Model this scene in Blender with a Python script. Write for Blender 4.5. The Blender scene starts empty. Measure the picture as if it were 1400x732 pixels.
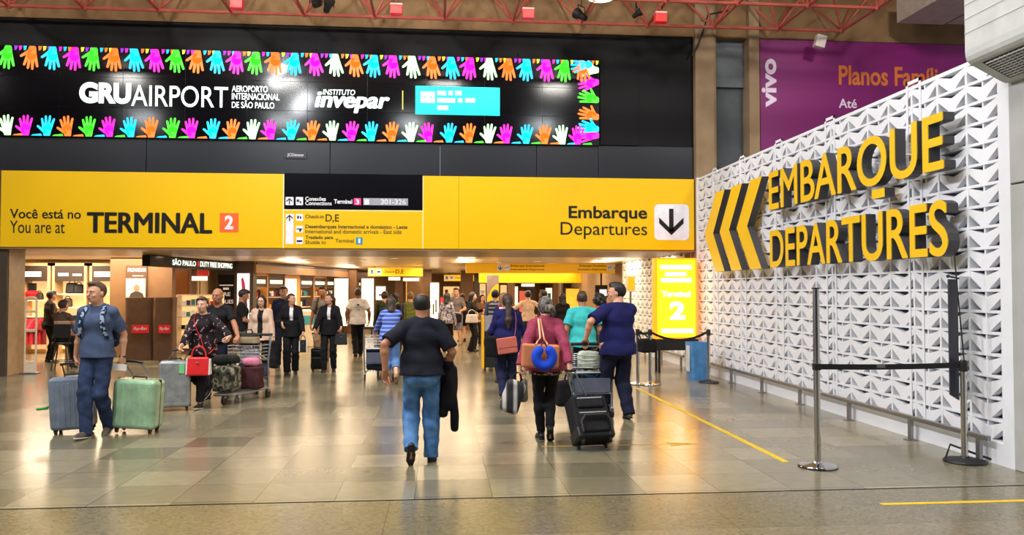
import bpy, bmesh, math, random
import numpy as np
from mathutils import Vector, Matrix

# ------------------------------------------------------------------ camera, world, lights
SC = bpy.context.scene
COL = SC.collection
F_PX, PITCH, YAW, EYE = 1100.0, math.atan(31 / 1100.0), math.atan(100 / 1100.0), 1.75
cam_d = bpy.data.cameras.new('camera')
cam_d.sensor_width = 36.0
cam_d.lens = 36.0 * F_PX / 1400.0
cam_d.clip_end = 300
cam = bpy.data.objects.new('camera', cam_d)
COL.objects.link(cam)
cam.location = (0, 0, EYE)
cam.rotation_euler = (math.pi / 2 + PITCH, 0, -YAW)
SC.camera = cam

SC.view_settings.view_transform = 'Standard'
SC.view_settings.look = 'None'
SC.view_settings.gamma = 1.0
SC.view_settings.exposure = 0.12
SC.view_settings.use_curve_mapping = False
SC.cycles.use_denoising = True
SC.cycles.max_bounces = 7
SC.cycles.sample_clamp_indirect = 6.0

world = bpy.data.worlds.new('hall_ambient')
SC.world = world
world.use_nodes = True
wn = world.node_tree.nodes['Background']
wn.inputs[0].default_value = (0.80, 0.86, 1.0, 1)
wn.inputs[1].default_value = 0.34


def area(name, loc, size, power, color, rot=(0, 0, 0), shape='RECTANGLE'):
    l = bpy.data.lights.new(name, 'AREA')
    l.shape = shape
    l.size = size[0]
    if shape in ('RECTANGLE', 'ELLIPSE'):
        l.size_y = size[1]
    l.energy = power
    l.color = color
    o = bpy.data.objects.new(name, l)
    o.location = loc
    o.rotation_euler = rot
    COL.objects.link(o)
    return o


# high-bay lamps under the hall roof (above and behind the viewer)
for lx in (-15.4, -10.3, -5.2, 0.2, 4.0, 9.0):
    area('hall_light', (lx, 6.7, 8.8), (0.9, 0.5), 190, (1.0, 0.96, 0.88))
for lx in (-12.0, -6.5, -1.2, 4.4):
    area('hall_light', (lx, 0.4, 8.8), (0.9, 0.5), 190, (0.92, 0.97, 1.0))
# added fill lights across the hall, turned to face the lattice screen
for ly in (4.5, 8.5, 12.5):
    area('hall_light', (-5.0, ly, 8.6), (0.8, 0.8), 330, (0.93, 0.96, 1.0), (0, math.radians(-52), 0))
# added fill lights, unseen, brightening the portal wall and the red roof truss
for lx in (-10.5, -6.0, -1.5, 3.0):
    area('wall_fill', (lx, 11.0, 9.15), (1.0, 0.4), 230, (1.0, 0.95, 0.88), (math.radians(82), 0, 0))
area('wall_fill', (8.0, 9.6, 8.6), (0.8, 0.35), 230, (1.0, 0.92, 0.86), (math.radians(86), 0, math.radians(-12)))
# recessed panels in the concourse ceiling; nearest row is added fill beneath the soffit
for ly in (19.5, 22.8, 28.8, 32.6, 38.0):
    for lx in (-3.6, 0.6, 4.0):
        area('concourse_light', (lx, ly, 2.585), (3.2, 1.7), 105 if ly > 20 else 60, (1.0, 0.78, 0.52))
# added unseen uplights that brighten the concourse ceiling
for lx, ly in ((-4.4, 25.0), (-3.4, 30.5), (5.0, 23.5), (0.8, 24.0), (1.5, 31.0)):
    area('ceiling_fill', (lx, ly, 2.45), (0.5, 3.0), 26, (1.0, 0.8, 0.56), (math.radians(180), 0, 0))
# shop spotlights, left
for lx, ly in ((-10.2, 22.4), (-8.2, 21.9), (-7.7, 20.9), (-10.0, 20.9)):
    area('shop_lamp', (lx, ly, 2.57), (1.9, 1.3), 92, (1.0, 0.82, 0.6))

# ------------------------------------------------------------------ helpers
SPI, CPI = math.sin(YAW), math.cos(YAW)
STH, CTH = math.sin(PITCH), math.cos(PITCH)


def A(px, py, d):
    """point of the photograph at horizontal distance d in front of the viewer"""
    t = (366 - py) / F_PX
    h = d * (t * CTH + STH) / (CTH - t * STH)
    zc = d * CTH + h * STH
    xr = (px - 700) / F_PX * zc
    return Vector((d * SPI + xr * CPI, d * CPI - xr * SPI, EYE + h))


def G(px, py, z=0.0):
    t = (366 - py) / F_PX
    h = z - EYE
    d = h * (CTH - t * STH) / (t * CTH + STH)
    v = A(px, py, d)
    v.z = z
    return v


def AY(px, py, Y):
    """point of the photograph on the plane y = Y"""
    lo, hi = 0.5, 120.0
    for _ in range(50):
        m = (lo + hi) / 2
        if A(px, py, m).y < Y:
            lo = m
        else:
            hi = m
    return A(px, py, lo)


def AX(px, py, X):
    lo, hi = 0.5, 120.0
    for _ in range(50):
        m = (lo + hi) / 2
        if A(px, py, m).x < X:
            lo = m
        else:
            hi = m
    return A(px, py, lo)


def lin(c):
    out = []
    for v in c[:3]:
        v = v / 255.0
        out.append(v / 12.92 if v <= 0.04045 else ((v + 0.055) / 1.055) ** 2.4)
    return out


MATS = {}


def mat(name, rgb, rough=0.6, metal=0.0, spec=0.5, vary=0.10, scale=6.0, emit=0.0, coat=0.0, alpha=1.0, sheen=0.0):
    if name in MATS:
        return MATS[name]
    m = bpy.data.materials.new(name)
    m.use_nodes = True
    nt = m.node_tree
    b = nt.nodes['Principled BSDF']
    c = lin(rgb)
    b.inputs['Roughness'].default_value = rough
    b.inputs['Metallic'].default_value = metal
    b.inputs['Specular IOR Level'].default_value = spec
    b.inputs['Coat Weight'].default_value = coat
    b.inputs['Alpha'].default_value = alpha
    tc = nt.nodes.new('ShaderNodeTexCoord')
    no = nt.nodes.new('ShaderNodeTexNoise')
    no.inputs['Scale'].default_value = scale
    no.inputs['Detail'].default_value = 3
    nt.links.new(tc.outputs['Object'], no.inputs['Vector'])
    ra = nt.nodes.new('ShaderNodeValToRGB')
    ra.color_ramp.elements[0].position = 0.3
    ra.color_ramp.elements[1].position = 0.7
    ra.color_ramp.elements[0].color = [v * (1 - vary) for v in c] + [1]
    ra.color_ramp.elements[1].color = [min(1, v * (1 + vary)) for v in c] + [1]
    nt.links.new(no.outputs['Fac'], ra.inputs['Fac'])
    nt.links.new(ra.outputs['Color'], b.inputs['Base Color'])
    if emit:
        b.inputs['Emission Color'].default_value = c + [1]
        b.inputs['Emission Strength'].default_value = emit
    MATS[name] = m
    return m


def ramp_mat(name, kind, stops, rough=0.8, scale=20.0, detail=2, constant=True, vec=None, distort=0.0):
    """pattern material: noise / voronoi / wave through a colour ramp (stops = [(pos, rgb)])"""
    if name in MATS:
        return MATS[name]
    m = bpy.data.materials.new(name)
    m.use_nodes = True
    nt = m.node_tree
    b = nt.nodes['Principled BSDF']
    b.inputs['Roughness'].default_value = rough
    b.inputs['Specular IOR Level'].default_value = 0.25
    tc = nt.nodes.new('ShaderNodeTexCoord')
    if kind == 'wave':
        t = nt.nodes.new('ShaderNodeTexWave')
        t.wave_type = 'BANDS'
        t.bands_direction = vec or 'Z'
        t.inputs['Scale'].default_value = scale
        t.inputs['Distortion'].default_value = distort
        out = t.outputs['Fac']
    elif kind == 'voronoi':
        t = nt.nodes.new('ShaderNodeTexVoronoi')
        t.inputs['Scale'].default_value = scale
        out = t.outputs['Distance']
    elif kind == 'cells':
        t = nt.nodes.new('ShaderNodeTexVoronoi')
        t.inputs['Scale'].default_value = scale
        sep = nt.nodes.new('ShaderNodeSeparateColor')
        nt.links.new(t.outputs['Color'], sep.inputs[0])
        out = sep.outputs[0]
    else:
        t = nt.nodes.new('ShaderNodeTexNoise')
        t.inputs['Scale'].default_value = scale
        t.inputs['Detail'].default_value = detail
        out = t.outputs['Fac']
    nt.links.new(tc.outputs['Object'], t.inputs['Vector'])
    ra = nt.nodes.new('ShaderNodeValToRGB')
    cr = ra.color_ramp
    cr.interpolation = 'CONSTANT' if constant else 'LINEAR'
    while len(cr.elements) < len(stops):
        cr.elements.new(0.5)
    for e, (p, c) in zip(cr.elements, stops):
        e.position = p
        e.color = lin(c) + [1]
    nt.links.new(out, ra.inputs['Fac'])
    nt.links.new(ra.outputs['Color'], b.inputs['Base Color'])
    MATS[name] = m
    return m


def tag(o, label=None, cat=None, group=None, kind=None):
    if label:
        o['label'] = label
    if cat:
        o['category'] = cat
    if group:
        o['group'] = group
    if kind:
        o['kind'] = kind
    return o


def thing(name, label, cat, loc=(0, 0, 0), rz=0.0, group=None):
    o = bpy.data.objects.new(name, None)
    o.empty_display_size = 0.1
    COL.objects.link(o)
    o.location = loc
    o.rotation_euler = (0, 0, rz)
    return tag(o, label, cat, group)


def link(name, me, m=None, parent=None, loc=None, rot=None):
    o = bpy.data.objects.new(name, me)
    COL.objects.link(o)
    if m is not None:
        for x in (m if isinstance(m, (list, tuple)) else [m]):
            me.materials.append(x)
    if parent is not None:
        o.parent = parent
    if loc is not None:
        o.location = loc
    if rot is not None:
        o.rotation_euler = rot
    return o


def dup(root, loc, rz=None, label=None, group=None):
    r = root.copy()
    COL.objects.link(r)
    r.location = loc
    if rz is not None:
        r.rotation_euler = (0, 0, rz)
    if label:
        r['label'] = label
    if group:
        r['group'] = group
    for ch in list(root.children):
        c = ch.copy()
        COL.objects.link(c)
        c.parent = r
        for g in list(ch.children):
            e = g.copy()
            COL.objects.link(e)
            e.parent = c
    return r


class MB:
    """collects shapes, builds one mesh object"""

    def __init__(s):
        s.v, s.f, s.mi, s.sm = [], [], [], []

    def add(s, verts, faces, mi=0, smooth=False):
        o = len(s.v)
        s.v += [tuple(p) for p in verts]
        for f in faces:
            s.f.append([i + o for i in f])
            s.mi.append(mi)
            s.sm.append(smooth)
        return s

    def bm(s, bm, M=None, mi=0, smooth=False):
        bm.verts.ensure_lookup_table()
        bm.verts.index_update()
        vs = [(M @ v.co) if M is not None else v.co.copy() for v in bm.verts]
        s.add(vs, [[v.index for v in f.verts] for f in bm.faces], mi, smooth)
        bm.free()
        return s

    def box(s, c, size, bevel=0.0, seg=2, rot=None, mi=0, taper=None, smooth=False):
        b = bmesh.new()
        bmesh.ops.create_cube(b, size=1.0)
        for v in b.verts:
            k = 1.0
            kx = ky = 1.0
            if taper and v.co.z > 0:
                kx, ky = taper
            v.co = Vector((v.co.x * size[0] * kx, v.co.y * size[1] * ky, v.co.z * size[2]))
        if bevel:
            bmesh.ops.bevel(b, geom=list(b.edges), offset=bevel, segments=seg, profile=0.5, affect='EDGES')
        M = Matrix.Translation(Vector(c))
        if rot is not None:
            M = M @ (rot.to_4x4() if isinstance(rot, Matrix) else Matrix.Rotation(rot, 4, 'Z'))
        return s.bm(b, M, mi, smooth or bevel > 0.012)

    def bx(s, lo, hi, bevel=0.0, mi=0):
        lo, hi = Vector(lo), Vector(hi)
        return s.box((lo + hi) / 2, [abs(x) for x in (hi - lo)], bevel, mi=mi)

    def tube(s, pts, r, n=10, closed=False, mi=0, flat=None):
        pts = [Vector(p) for p in pts]
        m = len(pts)
        rs = r if isinstance(r, (list, tuple)) else [r] * m
        vs, fs = [], []
        prev = None
        for i, p in enumerate(pts):
            a = pts[(i - 1) % m] if (closed or i > 0) else p
            b = pts[(i + 1) % m] if (closed or i < m - 1) else p
            t = (b - a).normalized()
            if prev is None:
                up = Vector((0, 0, 1)) if abs(t.z) < 0.9 else Vector((1, 0, 0))
                x = t.cross(up).normalized()
            else:
                x = (prev - t * prev.dot(t))
                x = x.normalized() if x.length > 1e-6 else t.orthogonal().normalized()
            prev = x
            y = t.cross(x)
            for k in range(n):
                q = 2 * math.pi * k / n
                rx, ry = rs[i], rs[i] * (flat or 1.0)
                vs.append(p + x * math.cos(q) * rx + y * math.sin(q) * ry)
        for i in range(m if closed else m - 1):
            j = (i + 1) % m
            for k in range(n):
                l = (k + 1) % n
                fs.append((i * n + k, i * n + l, j * n + l, j * n + k))
        if not closed:
            fs.append(tuple(range(n))[::-1])
            fs.append(tuple((m - 1) * n + k for k in range(n)))
        return s.add(vs, fs, mi, n > 5)

    def lathe(s, prof, c=(0, 0, 0), n=24, mi=0, M=None):
        vs, fs = [], []
        c = Vector(c)
        for r, z in prof:
            for k in range(n):
                q = 2 * math.pi * k / n
                p = Vector((r * math.cos(q), r * math.sin(q), z))
                vs.append((M @ p if M is not None else p) + c)
        for i in range(len(prof) - 1):
            for k in range(n):
                l = (k + 1) % n
                fs.append((i * n + k, i * n + l, (i + 1) * n + l, (i + 1) * n + k))
        fs.append(tuple(range(n))[::-1])
        fs.append(tuple((len(prof) - 1) * n + k for k in range(n)))
        return s.add(vs, fs, mi, True)

    def prism(s, poly, o, ux, uy, un, depth, mi=0, side_mi=None):
        """poly (x, y) in the frame ux, uy at o, extruded from the front back by depth along -un"""
        o, ux, uy, un = Vector(o), Vector(ux), Vector(uy), Vector(un)
        n = len(poly)
        fr = [o + ux * x + uy * y for x, y in poly]
        bk = [p - un * depth for p in fr]
        s.add(fr + bk, [list(range(n)), list(range(2 * n - 1, n - 1, -1))], mi)
        s.add(fr + bk, [(i, n + i, n + (i + 1) % n, (i + 1) % n) for i in range(n)], mi if side_mi is None else side_mi)
        return s

    def ball(s, c, r, n=12, mi=0, M=None):
        b = bmesh.new()
        bmesh.ops.create_uvsphere(b, u_segments=n, v_segments=max(6, n // 2 + 2), radius=1.0)
        rr = r if isinstance(r, (list, tuple)) else (r, r, r)
        X = Matrix.Translation(Vector(c)) @ (M.to_4x4() if M is not None else Matrix.Identity(4)) @ Matrix.Diagonal((rr[0], rr[1], rr[2], 1))
        return s.bm(b, X, mi, True)

    def build(s, name, m, parent=None, loc=None, rot=None):
        me = bpy.data.meshes.new(name)
        me.from_pydata(s.v, [], s.f)
        ms = m if isinstance(m, (list, tuple)) else [m]
        me.polygons.foreach_set('material_index', s.mi)
        me.polygons.foreach_set('use_smooth', s.sm)
        me.update()
        b = bmesh.new()
        b.from_mesh(me)
        bmesh.ops.recalc_face_normals(b, faces=list(b.faces))
        b.to_mesh(me)
        b.free()
        o = link(name, me, ms, parent, loc, rot)
        if any(s.sm):
            md = o.modifiers.new('edges', 'EDGE_SPLIT')
            md.split_angle = math.radians(42)
            wm = o.modifiers.new('normals', 'WEIGHTED_NORMAL')
            wm.weight = 90
        return o


def text_geo(body, size=1.0, extrude=0.0, offset=0.0, shear=0.0, align='LEFT', spacing=1.0, bevel=0.0):
    """lettering as plain vertices and faces in the xy plane"""
    cu = bpy.data.curves.new('lettering', 'FONT')
    cu.body = body
    cu.size = size
    cu.extrude = extrude
    cu.offset = offset
    cu.shear = shear
    cu.align_x = align
    cu.space_character = spacing
    cu.resolution_u = 6
    ob = bpy.data.objects.new('lettering', cu)
    COL.objects.link(ob)
    bpy.context.view_layer.update()
    me = bpy.data.meshes.new_from_object(ob.evaluated_get(bpy.context.evaluated_depsgraph_get()))
    v = [x.co.copy() for x in me.vertices]
    f = [list(p.vertices) for p in me.polygons]
    nz = [p.normal.z for p in me.polygons]
    bpy.data.objects.remove(ob)
    bpy.data.curves.remove(cu)
    bpy.data.meshes.remove(me)
    return v, f, nz


def put_text(mb, body, o, ux, uy, un, w=None, h=None, mi=0, offset=0.0, shear=0.0, depth=0.004, anchor='l', spacing=1.0, lift=0.003, bold=0.0):
    """flat raised lettering fitted to width w and / or height h, o = lower left (or right for anchor r, centre c)"""
    v, f, nz = text_geo(body, 1.0, 0.02, offset, shear, spacing=spacing)
    if not v:
        return
    x0, x1 = min(p.x for p in v), max(p.x for p in v)
    y0, y1 = min(p.y for p in v), max(p.y for p in v)
    sx = w / (x1 - x0) if w else None
    sy = h / (y1 - y0) if h else None
    sx = sx or sy
    sy = sy or sx
    wd = (x1 - x0) * sx
    sh = {'l': 0, 'r': -wd, 'c': -wd / 2}[anchor]
    o, ux, uy, un = Vector(o), Vector(ux), Vector(uy), Vector(un)
    vs = [o + ux * ((p.x - x0) * sx + sh) + uy * ((p.y - y0) * sy) + un * (lift + (depth if p.z > 0 else 0)) for p in v]
    mb.add(vs, f, mi)
    if bold:
        b_ = bold * (y1 - y0) * sy
        lift = 0.0
        for dx, dz in ((-1, 0), (1, 0), (0, 0.6), (0, -0.6), (-0.7, 0.5), (0.7, 0.5), (-0.7, -0.5), (0.7, -0.5)):
            lift += 0.0004
            mb.add([q + ux * dx * b_ + uy * dz * b_ + un * lift for q in vs], f, mi)


def struct(name, mb, m, label=None):
    o = mb.build(name, m)
    o['kind'] = 'structure'
    if label:
        o['label'] = label
    return o


EX, EY, EZ = Vector((1, 0, 0)), Vector((0, 1, 0)), Vector((0, 0, 1))
# ------------------------------------------------------------------ floor
WY = 17.2          # front plane of the portal
LX = 5.6           # lattice plane


def floor_mat(name, c1, c2, mortar, bw, bh, ms, rough, veins, off=(0, 0), mixv=0.35):
    m = bpy.data.materials.new(name)
    m.use_nodes = True
    nt = m.node_tree
    b = nt.nodes['Principled BSDF']
    L = nt.links.new
    tc = nt.nodes.new('ShaderNodeTexCoord')
    mp = nt.nodes.new('ShaderNodeMapping')
    mp.inputs['Location'].default_value = (off[0], off[1], 0)
    L(tc.outputs['Object'], mp.inputs['Vector'])
    br = nt.nodes.new('ShaderNodeTexBrick')
    br.offset = 0.0
    br.inputs['Scale'].default_value = 1.0
    br.inputs['Brick Width'].default_value = bw
    br.inputs['Row Height'].default_value = bh
    br.inputs['Mortar Size'].default_value = ms
    br.inputs['Mortar Smooth'].default_value = 0.3
    br.inputs['Color1'].default_value = lin(c1) + [1]
    br.inputs['Color2'].default_value = lin(c2) + [1]
    br.inputs['Mortar'].default_value = lin(mortar) + [1]
    L(mp.outputs['Vector'], br.inputs['Vector'])
    n1 = nt.nodes.new('ShaderNodeTexNoise')
    n1.inputs['Scale'].default_value = veins
    n1.inputs['Detail'].default_value = 8
    n1.inputs['Distortion'].default_value = 2.5
    L(tc.outputs['Object'], n1.inputs['Vector'])
    r1 = nt.nodes.new('ShaderNodeValToRGB')
    r1.color_ramp.elements[0].position = 0.32
    r1.color_ramp.elements[0].color = (0.55, 0.55, 0.54, 1)
    r1.color_ramp.elements[1].position = 0.68
    r1.color_ramp.elements[1].color = (1.32, 1.28, 1.22, 1)
    L(n1.outputs['Fac'], r1.inputs['Fac'])
    n2 = nt.nodes.new('ShaderNodeTexNoise')
    n2.inputs['Scale'].default_value = 1.3
    n2.inputs['Detail'].default_value = 4
    L(tc.outputs['Object'], n2.inputs['Vector'])
    mx = nt.nodes.new('ShaderNodeMix')
    mx.data_type = 'RGBA'
    mx.blend_type = 'MULTIPLY'
    mx.inputs[0].default_value = mixv
    L(br.outputs['Color'], mx.inputs[6])
    L(r1.outputs['Color'], mx.inputs[7])
    L(mx.outputs[2], b.inputs['Base Color'])
    mr = nt.nodes.new('ShaderNodeMapRange')
    mr.inputs['To Min'].default_value = rough - 0.03
    mr.inputs['To Max'].default_value = rough + 0.05
    L(n2.outputs['Fac'], mr.inputs['Value'])
    L(mr.outputs[0], b.inputs['Roughness'])
    bp = nt.nodes.new('ShaderNodeBump')
    bp.inputs['Strength'].default_value = 0.012
    bp.inputs['Distance'].default_value = 0.01
    L(n1.outputs['Fac'], bp.inputs['Height'])
    L(bp.outputs['Normal'], b.inputs['Normal'])
    return m


FM = floor_mat('polished_stone', (106, 101, 82), (148, 139, 114), (82, 75, 60), 0.66, 0.6, 0.004, 0.185, 3.0, (0.2, 0.3), 0.2)
FM2 = floor_mat('swirled_stone', (112, 104, 80), (130, 120, 94), (86, 78, 60), 2.6, 2.0, 0.004, 0.19, 11.0, (0.4, 0.2), 0.65)
fl = MB()
fl.add([(-26, 6.83, 0), (14, 6.83, 0), (14, 62, 0), (-26, 62, 0)], [(0, 1, 2, 3)], 0)
fl.add([(-26, -14, 0), (14, -14, 0), (14, 6.80, 0), (-26, 6.80, 0)], [(0, 1, 2, 3)], 1)
fl.add([(-26, 6.80, -0.006), (14, 6.80, -0.006), (14, 6.83, -0.006), (-26, 6.83, -0.006)], [(0, 1, 2, 3)], 2)
fl.add([(-26, 6.80, 0), (14, 6.80, 0), (14, 6.80, -0.006), (-26, 6.80, -0.006)], [(0, 1, 2, 3)], 2)
fl.add([(-26, 6.83, -0.006), (14, 6.83, -0.006), (14, 6.83, 0), (-26, 6.83, 0)], [(0, 1, 2, 3)], 2)
struct('floor', fl, [FM, FM2, mat('joint_black', (18, 16, 14), 0.7)])

YEL = mat('tape_yellow', (226, 190, 30), 0.5, vary=0.12, scale=9)
tp = MB()
tp.bx((3.49, 7.95, 0), (3.56, 14.2, 0.002))
tag(tp.build('tape_line', YEL), 'long yellow floor tape running along the lattice screen to the tall post', 'floor tape')
tp = MB()
g1, g2 = G(1205, 690), G(1405, 684)
tp.bx((g1.x, g1.y - 0.03, 0), (5.3, g1.y + 0.03, 0.002))
tag(tp.build('tape_line', YEL), 'short yellow floor tape in the near right corner of the floor', 'floor tape')
tp = MB()
tp.bx((1.15, 8.98, 0), (2.86, 9.0, 0.002))
tp.prism([(0, 0.11), (0.34, 0), (0, -0.11), (0, -0.06), (0.2, 0), (0, 0.06)], (2.6, 8.99, 0.002), EX, EY, EZ, 0.002)
tag(tp.build('tape_arrow', mat('tape_ochre', (206, 160, 40), 0.5)), 'thin worn yellow arrow taped on the floor by the black wheeled bag', 'floor tape')

# ------------------------------------------------------------------ hall roof, walls
CONC = mat('concrete', (150, 128, 100), 0.85, spec=0.2, vary=0.16, scale=2.2)
CONC_D = mat('roof_concrete', (140, 112, 80), 0.9, spec=0.1, vary=0.2, scale=1.5)
CONC_G = mat('grey_concrete', (176, 176, 174), 0.85, spec=0.2, vary=0.07, scale=2.5)
BLACK_P = mat('black_panel', (10, 10, 14), 0.6, spec=0.2, vary=0.2, scale=1.0)
BLACK_G = mat('black_glass_panel', (24, 28, 38), 0.3, spec=0.5, vary=0.15, scale=0.8)
DARK = mat('near_black', (14, 13, 13), 0.6)
WHITE_L = mat('lit_white_letter', (236, 250, 248), 0.5, emit=0.95, vary=0.0)
mb = MB()
mb.bx((-26, -14, 9.4), (14, 18.4, 9.6))
struct('ceiling', mb, CONC_D)
mb = MB()
mb.bx((-26, WY + 0.02, 7.36), (14, WY + 1.0, 9.4))
struct('trim_1', mb, CONC_D, 'brown concrete beam above the black wall')
# dark wall behind the video wall and header
mb = MB()
mb.bx((-26, WY + 0.06, 6.9), (5.6, WY + 0.5, 7.36))
for i, x0 in enumerate((-26, -11.2, -6.9, -2.6, 1.7)):
    x1 = (-11.2, -6.9, -2.6, 1.7, 5.6)[i]
    mb.bx((x0 + 0.006, WY + 0.06, 4.9), (x1 - 0.006, WY + 0.4, 6.9))
mb.bx((3.5, WY + 0.02, 4.92), (4.35, WY + 0.06, 6.72))
struct('wall_back', mb, BLACK_P)
mb = MB()
xs = (-26, -9.0, -6.05, -2.3, 0.02, 2.1, 3.46, 5.58)
for a_, b_ in zip(xs, xs[1:]):
    mb.bx((a_ + 0.006, WY + 0.03, 4.2), (b_ - 0.006, WY + 0.4, 4.9), 0.004)
struct('trim_2', mb, BLACK_G, 'glossy dark panels between screen and yellow fascia')
mb = MB()
p_ = AY(404, 212.5, WY)
mb.box((p_.x, WY + 0.02, p_.z), (0.46, 0.02, 0.14), 0.006)
t = thing('maker_plate', 'tiny dark plate with small white lettering under the video wall', 'sign plate', (0, 0, 0))
mb.build('plate', mat('plate_grey', (40, 42, 52), 0.3), t)
tb = MB()
put_text(tb, 'JCDecaux', (p_.x - 0.17, WY + 0.01, p_.z - 0.035), EX, EZ, -EY, w=0.34, offset=0.01)
tb.build('lettering', mat('white_print', (225, 225, 228), 0.5), t)

mb = MB()
mb.bx((-26, -14.3, 0), (14, -14, 9.4))
struct('wall_front_hall', mb, mat('hall_far_wall', (110, 104, 96), 0.8), 'far end wall of the hall')
# concrete columns between the black wall and the purple billboard
mb = MB()
mb.bx((5.6, WY - 0.1, 0), (6.02, WY + 0.8, 9.4))
mb.bx((6.02, WY - 0.05, 0), (6.08, WY + 0.8, 9.4))
struct('trim_3', mb, CONC, 'tall board-marked concrete column')
mb = MB()
mb.bx((6.82, WY - 0.1, 0), (7.05, WY + 0.8, 9.4))
struct('trim_4', mb, CONC, 'slender concrete column beside the purple billboard')
mb = MB()
mb.bx((6.08, WY + 0.35, 0), (6.82, WY + 0.8, 9.4))
for k in range(22):
    x = 6.1 + k * 0.034
    mb.bx((x - 0.005, WY + 0.28, 4.0), (x + 0.005, WY + 0.29, 6.3))
for k in range(70):
    z = 4.0 + k * 0.034
    mb.bx((6.09, WY + 0.275, z - 0.005), (6.81, WY + 0.28, z + 0.005))
mb.bx((6.08, WY + 0.2, 6.3), (6.82, WY + 0.35, 9.4))
struct('trim_5', mb, mat('mesh_grille', (98, 106, 112), 0.6), 'dark wire mesh grille between two columns')

# purple billboard
bl = AY(1022, 52, WY)
t = thing('billboard', 'purple wall billboard with white vertical word and orange heading', 'billboard', (0, 0, 0))
mb = MB()
mb.bx((7.08, WY - 0.06, 2.0), (13.6, WY + 0.1, 7.32))
o = mb.build('panel', mat('billboard_purple', (122, 16, 100), 0.45, vary=0.1, scale=0.25, emit=0.06), t)
tb = MB()
v0, v1 = AY(1062, 147, WY - 0.07), AY(1042, 80, WY - 0.07)
put_text(tb, 'vivo', (v0.x, WY - 0.06, v0.z), EZ, -EX, -EY, w=v1.z - v0.z, h=0.34, offset=0.035)
tb.build('logo_lettering', mat('billboard_lilac', (232, 214, 236), 0.5, vary=0.02), t)
tb = MB()
a0, a1 = AY(1147, 116, WY - 0.07), AY(1251, 96, WY - 0.07)
put_text(tb, 'Planos Família', (a0.x, WY - 0.06, a0.z), EX, EZ, -EY, w=(a1.x - a0.x) * 1.42, h=0.44, offset=0.022)
tb.build('heading', mat('billboard_orange', (224, 120, 44), 0.5, vary=0.03), t)
tb = MB()
a0 = AY(1147, 147.5, WY - 0.07)
put_text(tb, 'Até', (a0.x, WY - 0.06, a0.z), EX, EZ, -EY, w=0.42, offset=0.016)
tb.build('subheading', MATS['billboard_lilac'], t)

# ------------------------------------------------------------------ lattice screen on the right
WHT = mat('white_lattice', (232, 234, 240), 0.55, vary=0.03, scale=3)
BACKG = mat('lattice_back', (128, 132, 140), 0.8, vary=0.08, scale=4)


def lattice(mb, y0, y1, z0, z1, W=0.4855, Hh=0.2175, X=LX):
    """moulded blocks: frame bars, butterfly plate, split or open top triangle"""
    nx, nz = max(1, round((y1 - y0) / W)), max(1, round((z1 - z0) / Hh))
    W, Hh = (y1 - y0) / nx, (z1 - z0) / nz
    un = -EX
    ux = -EY
    D = 0.10
    for i in range(nx + 1):
        y = y0 + i * W
        mb.bx((X - 0.003, y - 0.016, z0), (X + D, y + 0.019, z1))
    for j in range(nz + 1):
        z = z0 + j * Hh
        mb.bx((X - 0.002, y0, z - 0.015), (X + D, y1, z + 0.015))
    for i in range(nx):
        for j in range(nz):
            o = Vector((X + 0.001, y0 + (i + 1) * W, z0 + j * Hh))
            P = [(0, 0.97), (0.5, 0.66), (1, 0.97), (1, 0.70), (0.60, 0.04), (0.40, 0.04), (0, 0.70)]
            mb.prism([(x * W, z * Hh) for x, z in P], o, ux, EZ, un, D * 0.72)
            if (i + j * 0) % 2 == 0:
                mb.bx((X + 0.006, o.y - W / 2 - 0.012, o.z + 0.6 * Hh), (X + D, o.y - W / 2 + 0.012, o.z + Hh))
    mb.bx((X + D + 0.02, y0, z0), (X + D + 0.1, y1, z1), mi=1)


mb = MB()
lattice(mb, 7.56, 16.98, 0.22, 4.15)
mb.bx((LX - 0.01, 7.56, 0), (LX + 0.2, 16.98, 0.22))          # plinth
mb.bx((LX - 0.012, 7.4, 0), (LX + 0.25, 7.56, 4.18))          # end post
mb.bx((LX - 0.012, 16.98, 0), (LX + 0.2, 17.08, 4.2))
mb.bx((LX, 7.4, 4.15), (LX + 0.2, 17.0, 4.18))
for y in (9.0, 11.05, 12.8, 14.4, 15.9):                     # slim upright frames standing proud of the blocks
    for dy in (-0.13, 0.13):
        mb.bx((LX - 0.012, y + dy - 0.02, 0.22), (LX - 0.004, y + dy + 0.02, 4.24))
    mb.bx((LX - 0.012, y - 0.15, 4.2), (LX - 0.004, y + 0.15, 4.24))
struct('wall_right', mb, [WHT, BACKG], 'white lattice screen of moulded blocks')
mb = MB()
lattice(mb, 17.5, 24.2, 0.22, 2.82)
mb.bx((LX - 0.01, 17.5, 0), (LX + 0.2, 24.2, 0.22))
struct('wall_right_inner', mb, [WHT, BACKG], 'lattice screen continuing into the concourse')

# foot rail before the lattice
STEEL = mat('brushed_steel', (150, 153, 160), 0.35, metal=0.95, vary=0.05, scale=12)
CHROME = mat('polished_steel', (205, 205, 208), 0.12, metal=1.0, vary=0.02)
t = thing('foot_rail', 'long low steel rail along the foot of the white lattice', 'rail', (5.5, 12, 0))
mb = MB()
mb.bx((-0.025, -4.35, 0.235), (0.025, 4.9, 0.285), 0.008)
mb.build('bar', STEEL, t)
for y in (7.8, 9.0, 10.42, 11.9, 13.35, 14.8, 16.3):
    mb = MB()
    mb.bx((-0.02, y - 12 - 0.03, 0.01), (0.02, y - 12 + 0.03, 0.236), 0.004)
    mb.bx((-0.06, y - 12 - 0.055, 0), (0.05, y - 12 + 0.055, 0.012), 0.003)
    mb.build('post', STEEL, t)
t = thing('foot_rail', 'low steel rail along the inner lattice behind the yellow lightbox', 'rail', (5.48, 20.5, 0))
mb = MB()
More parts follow.
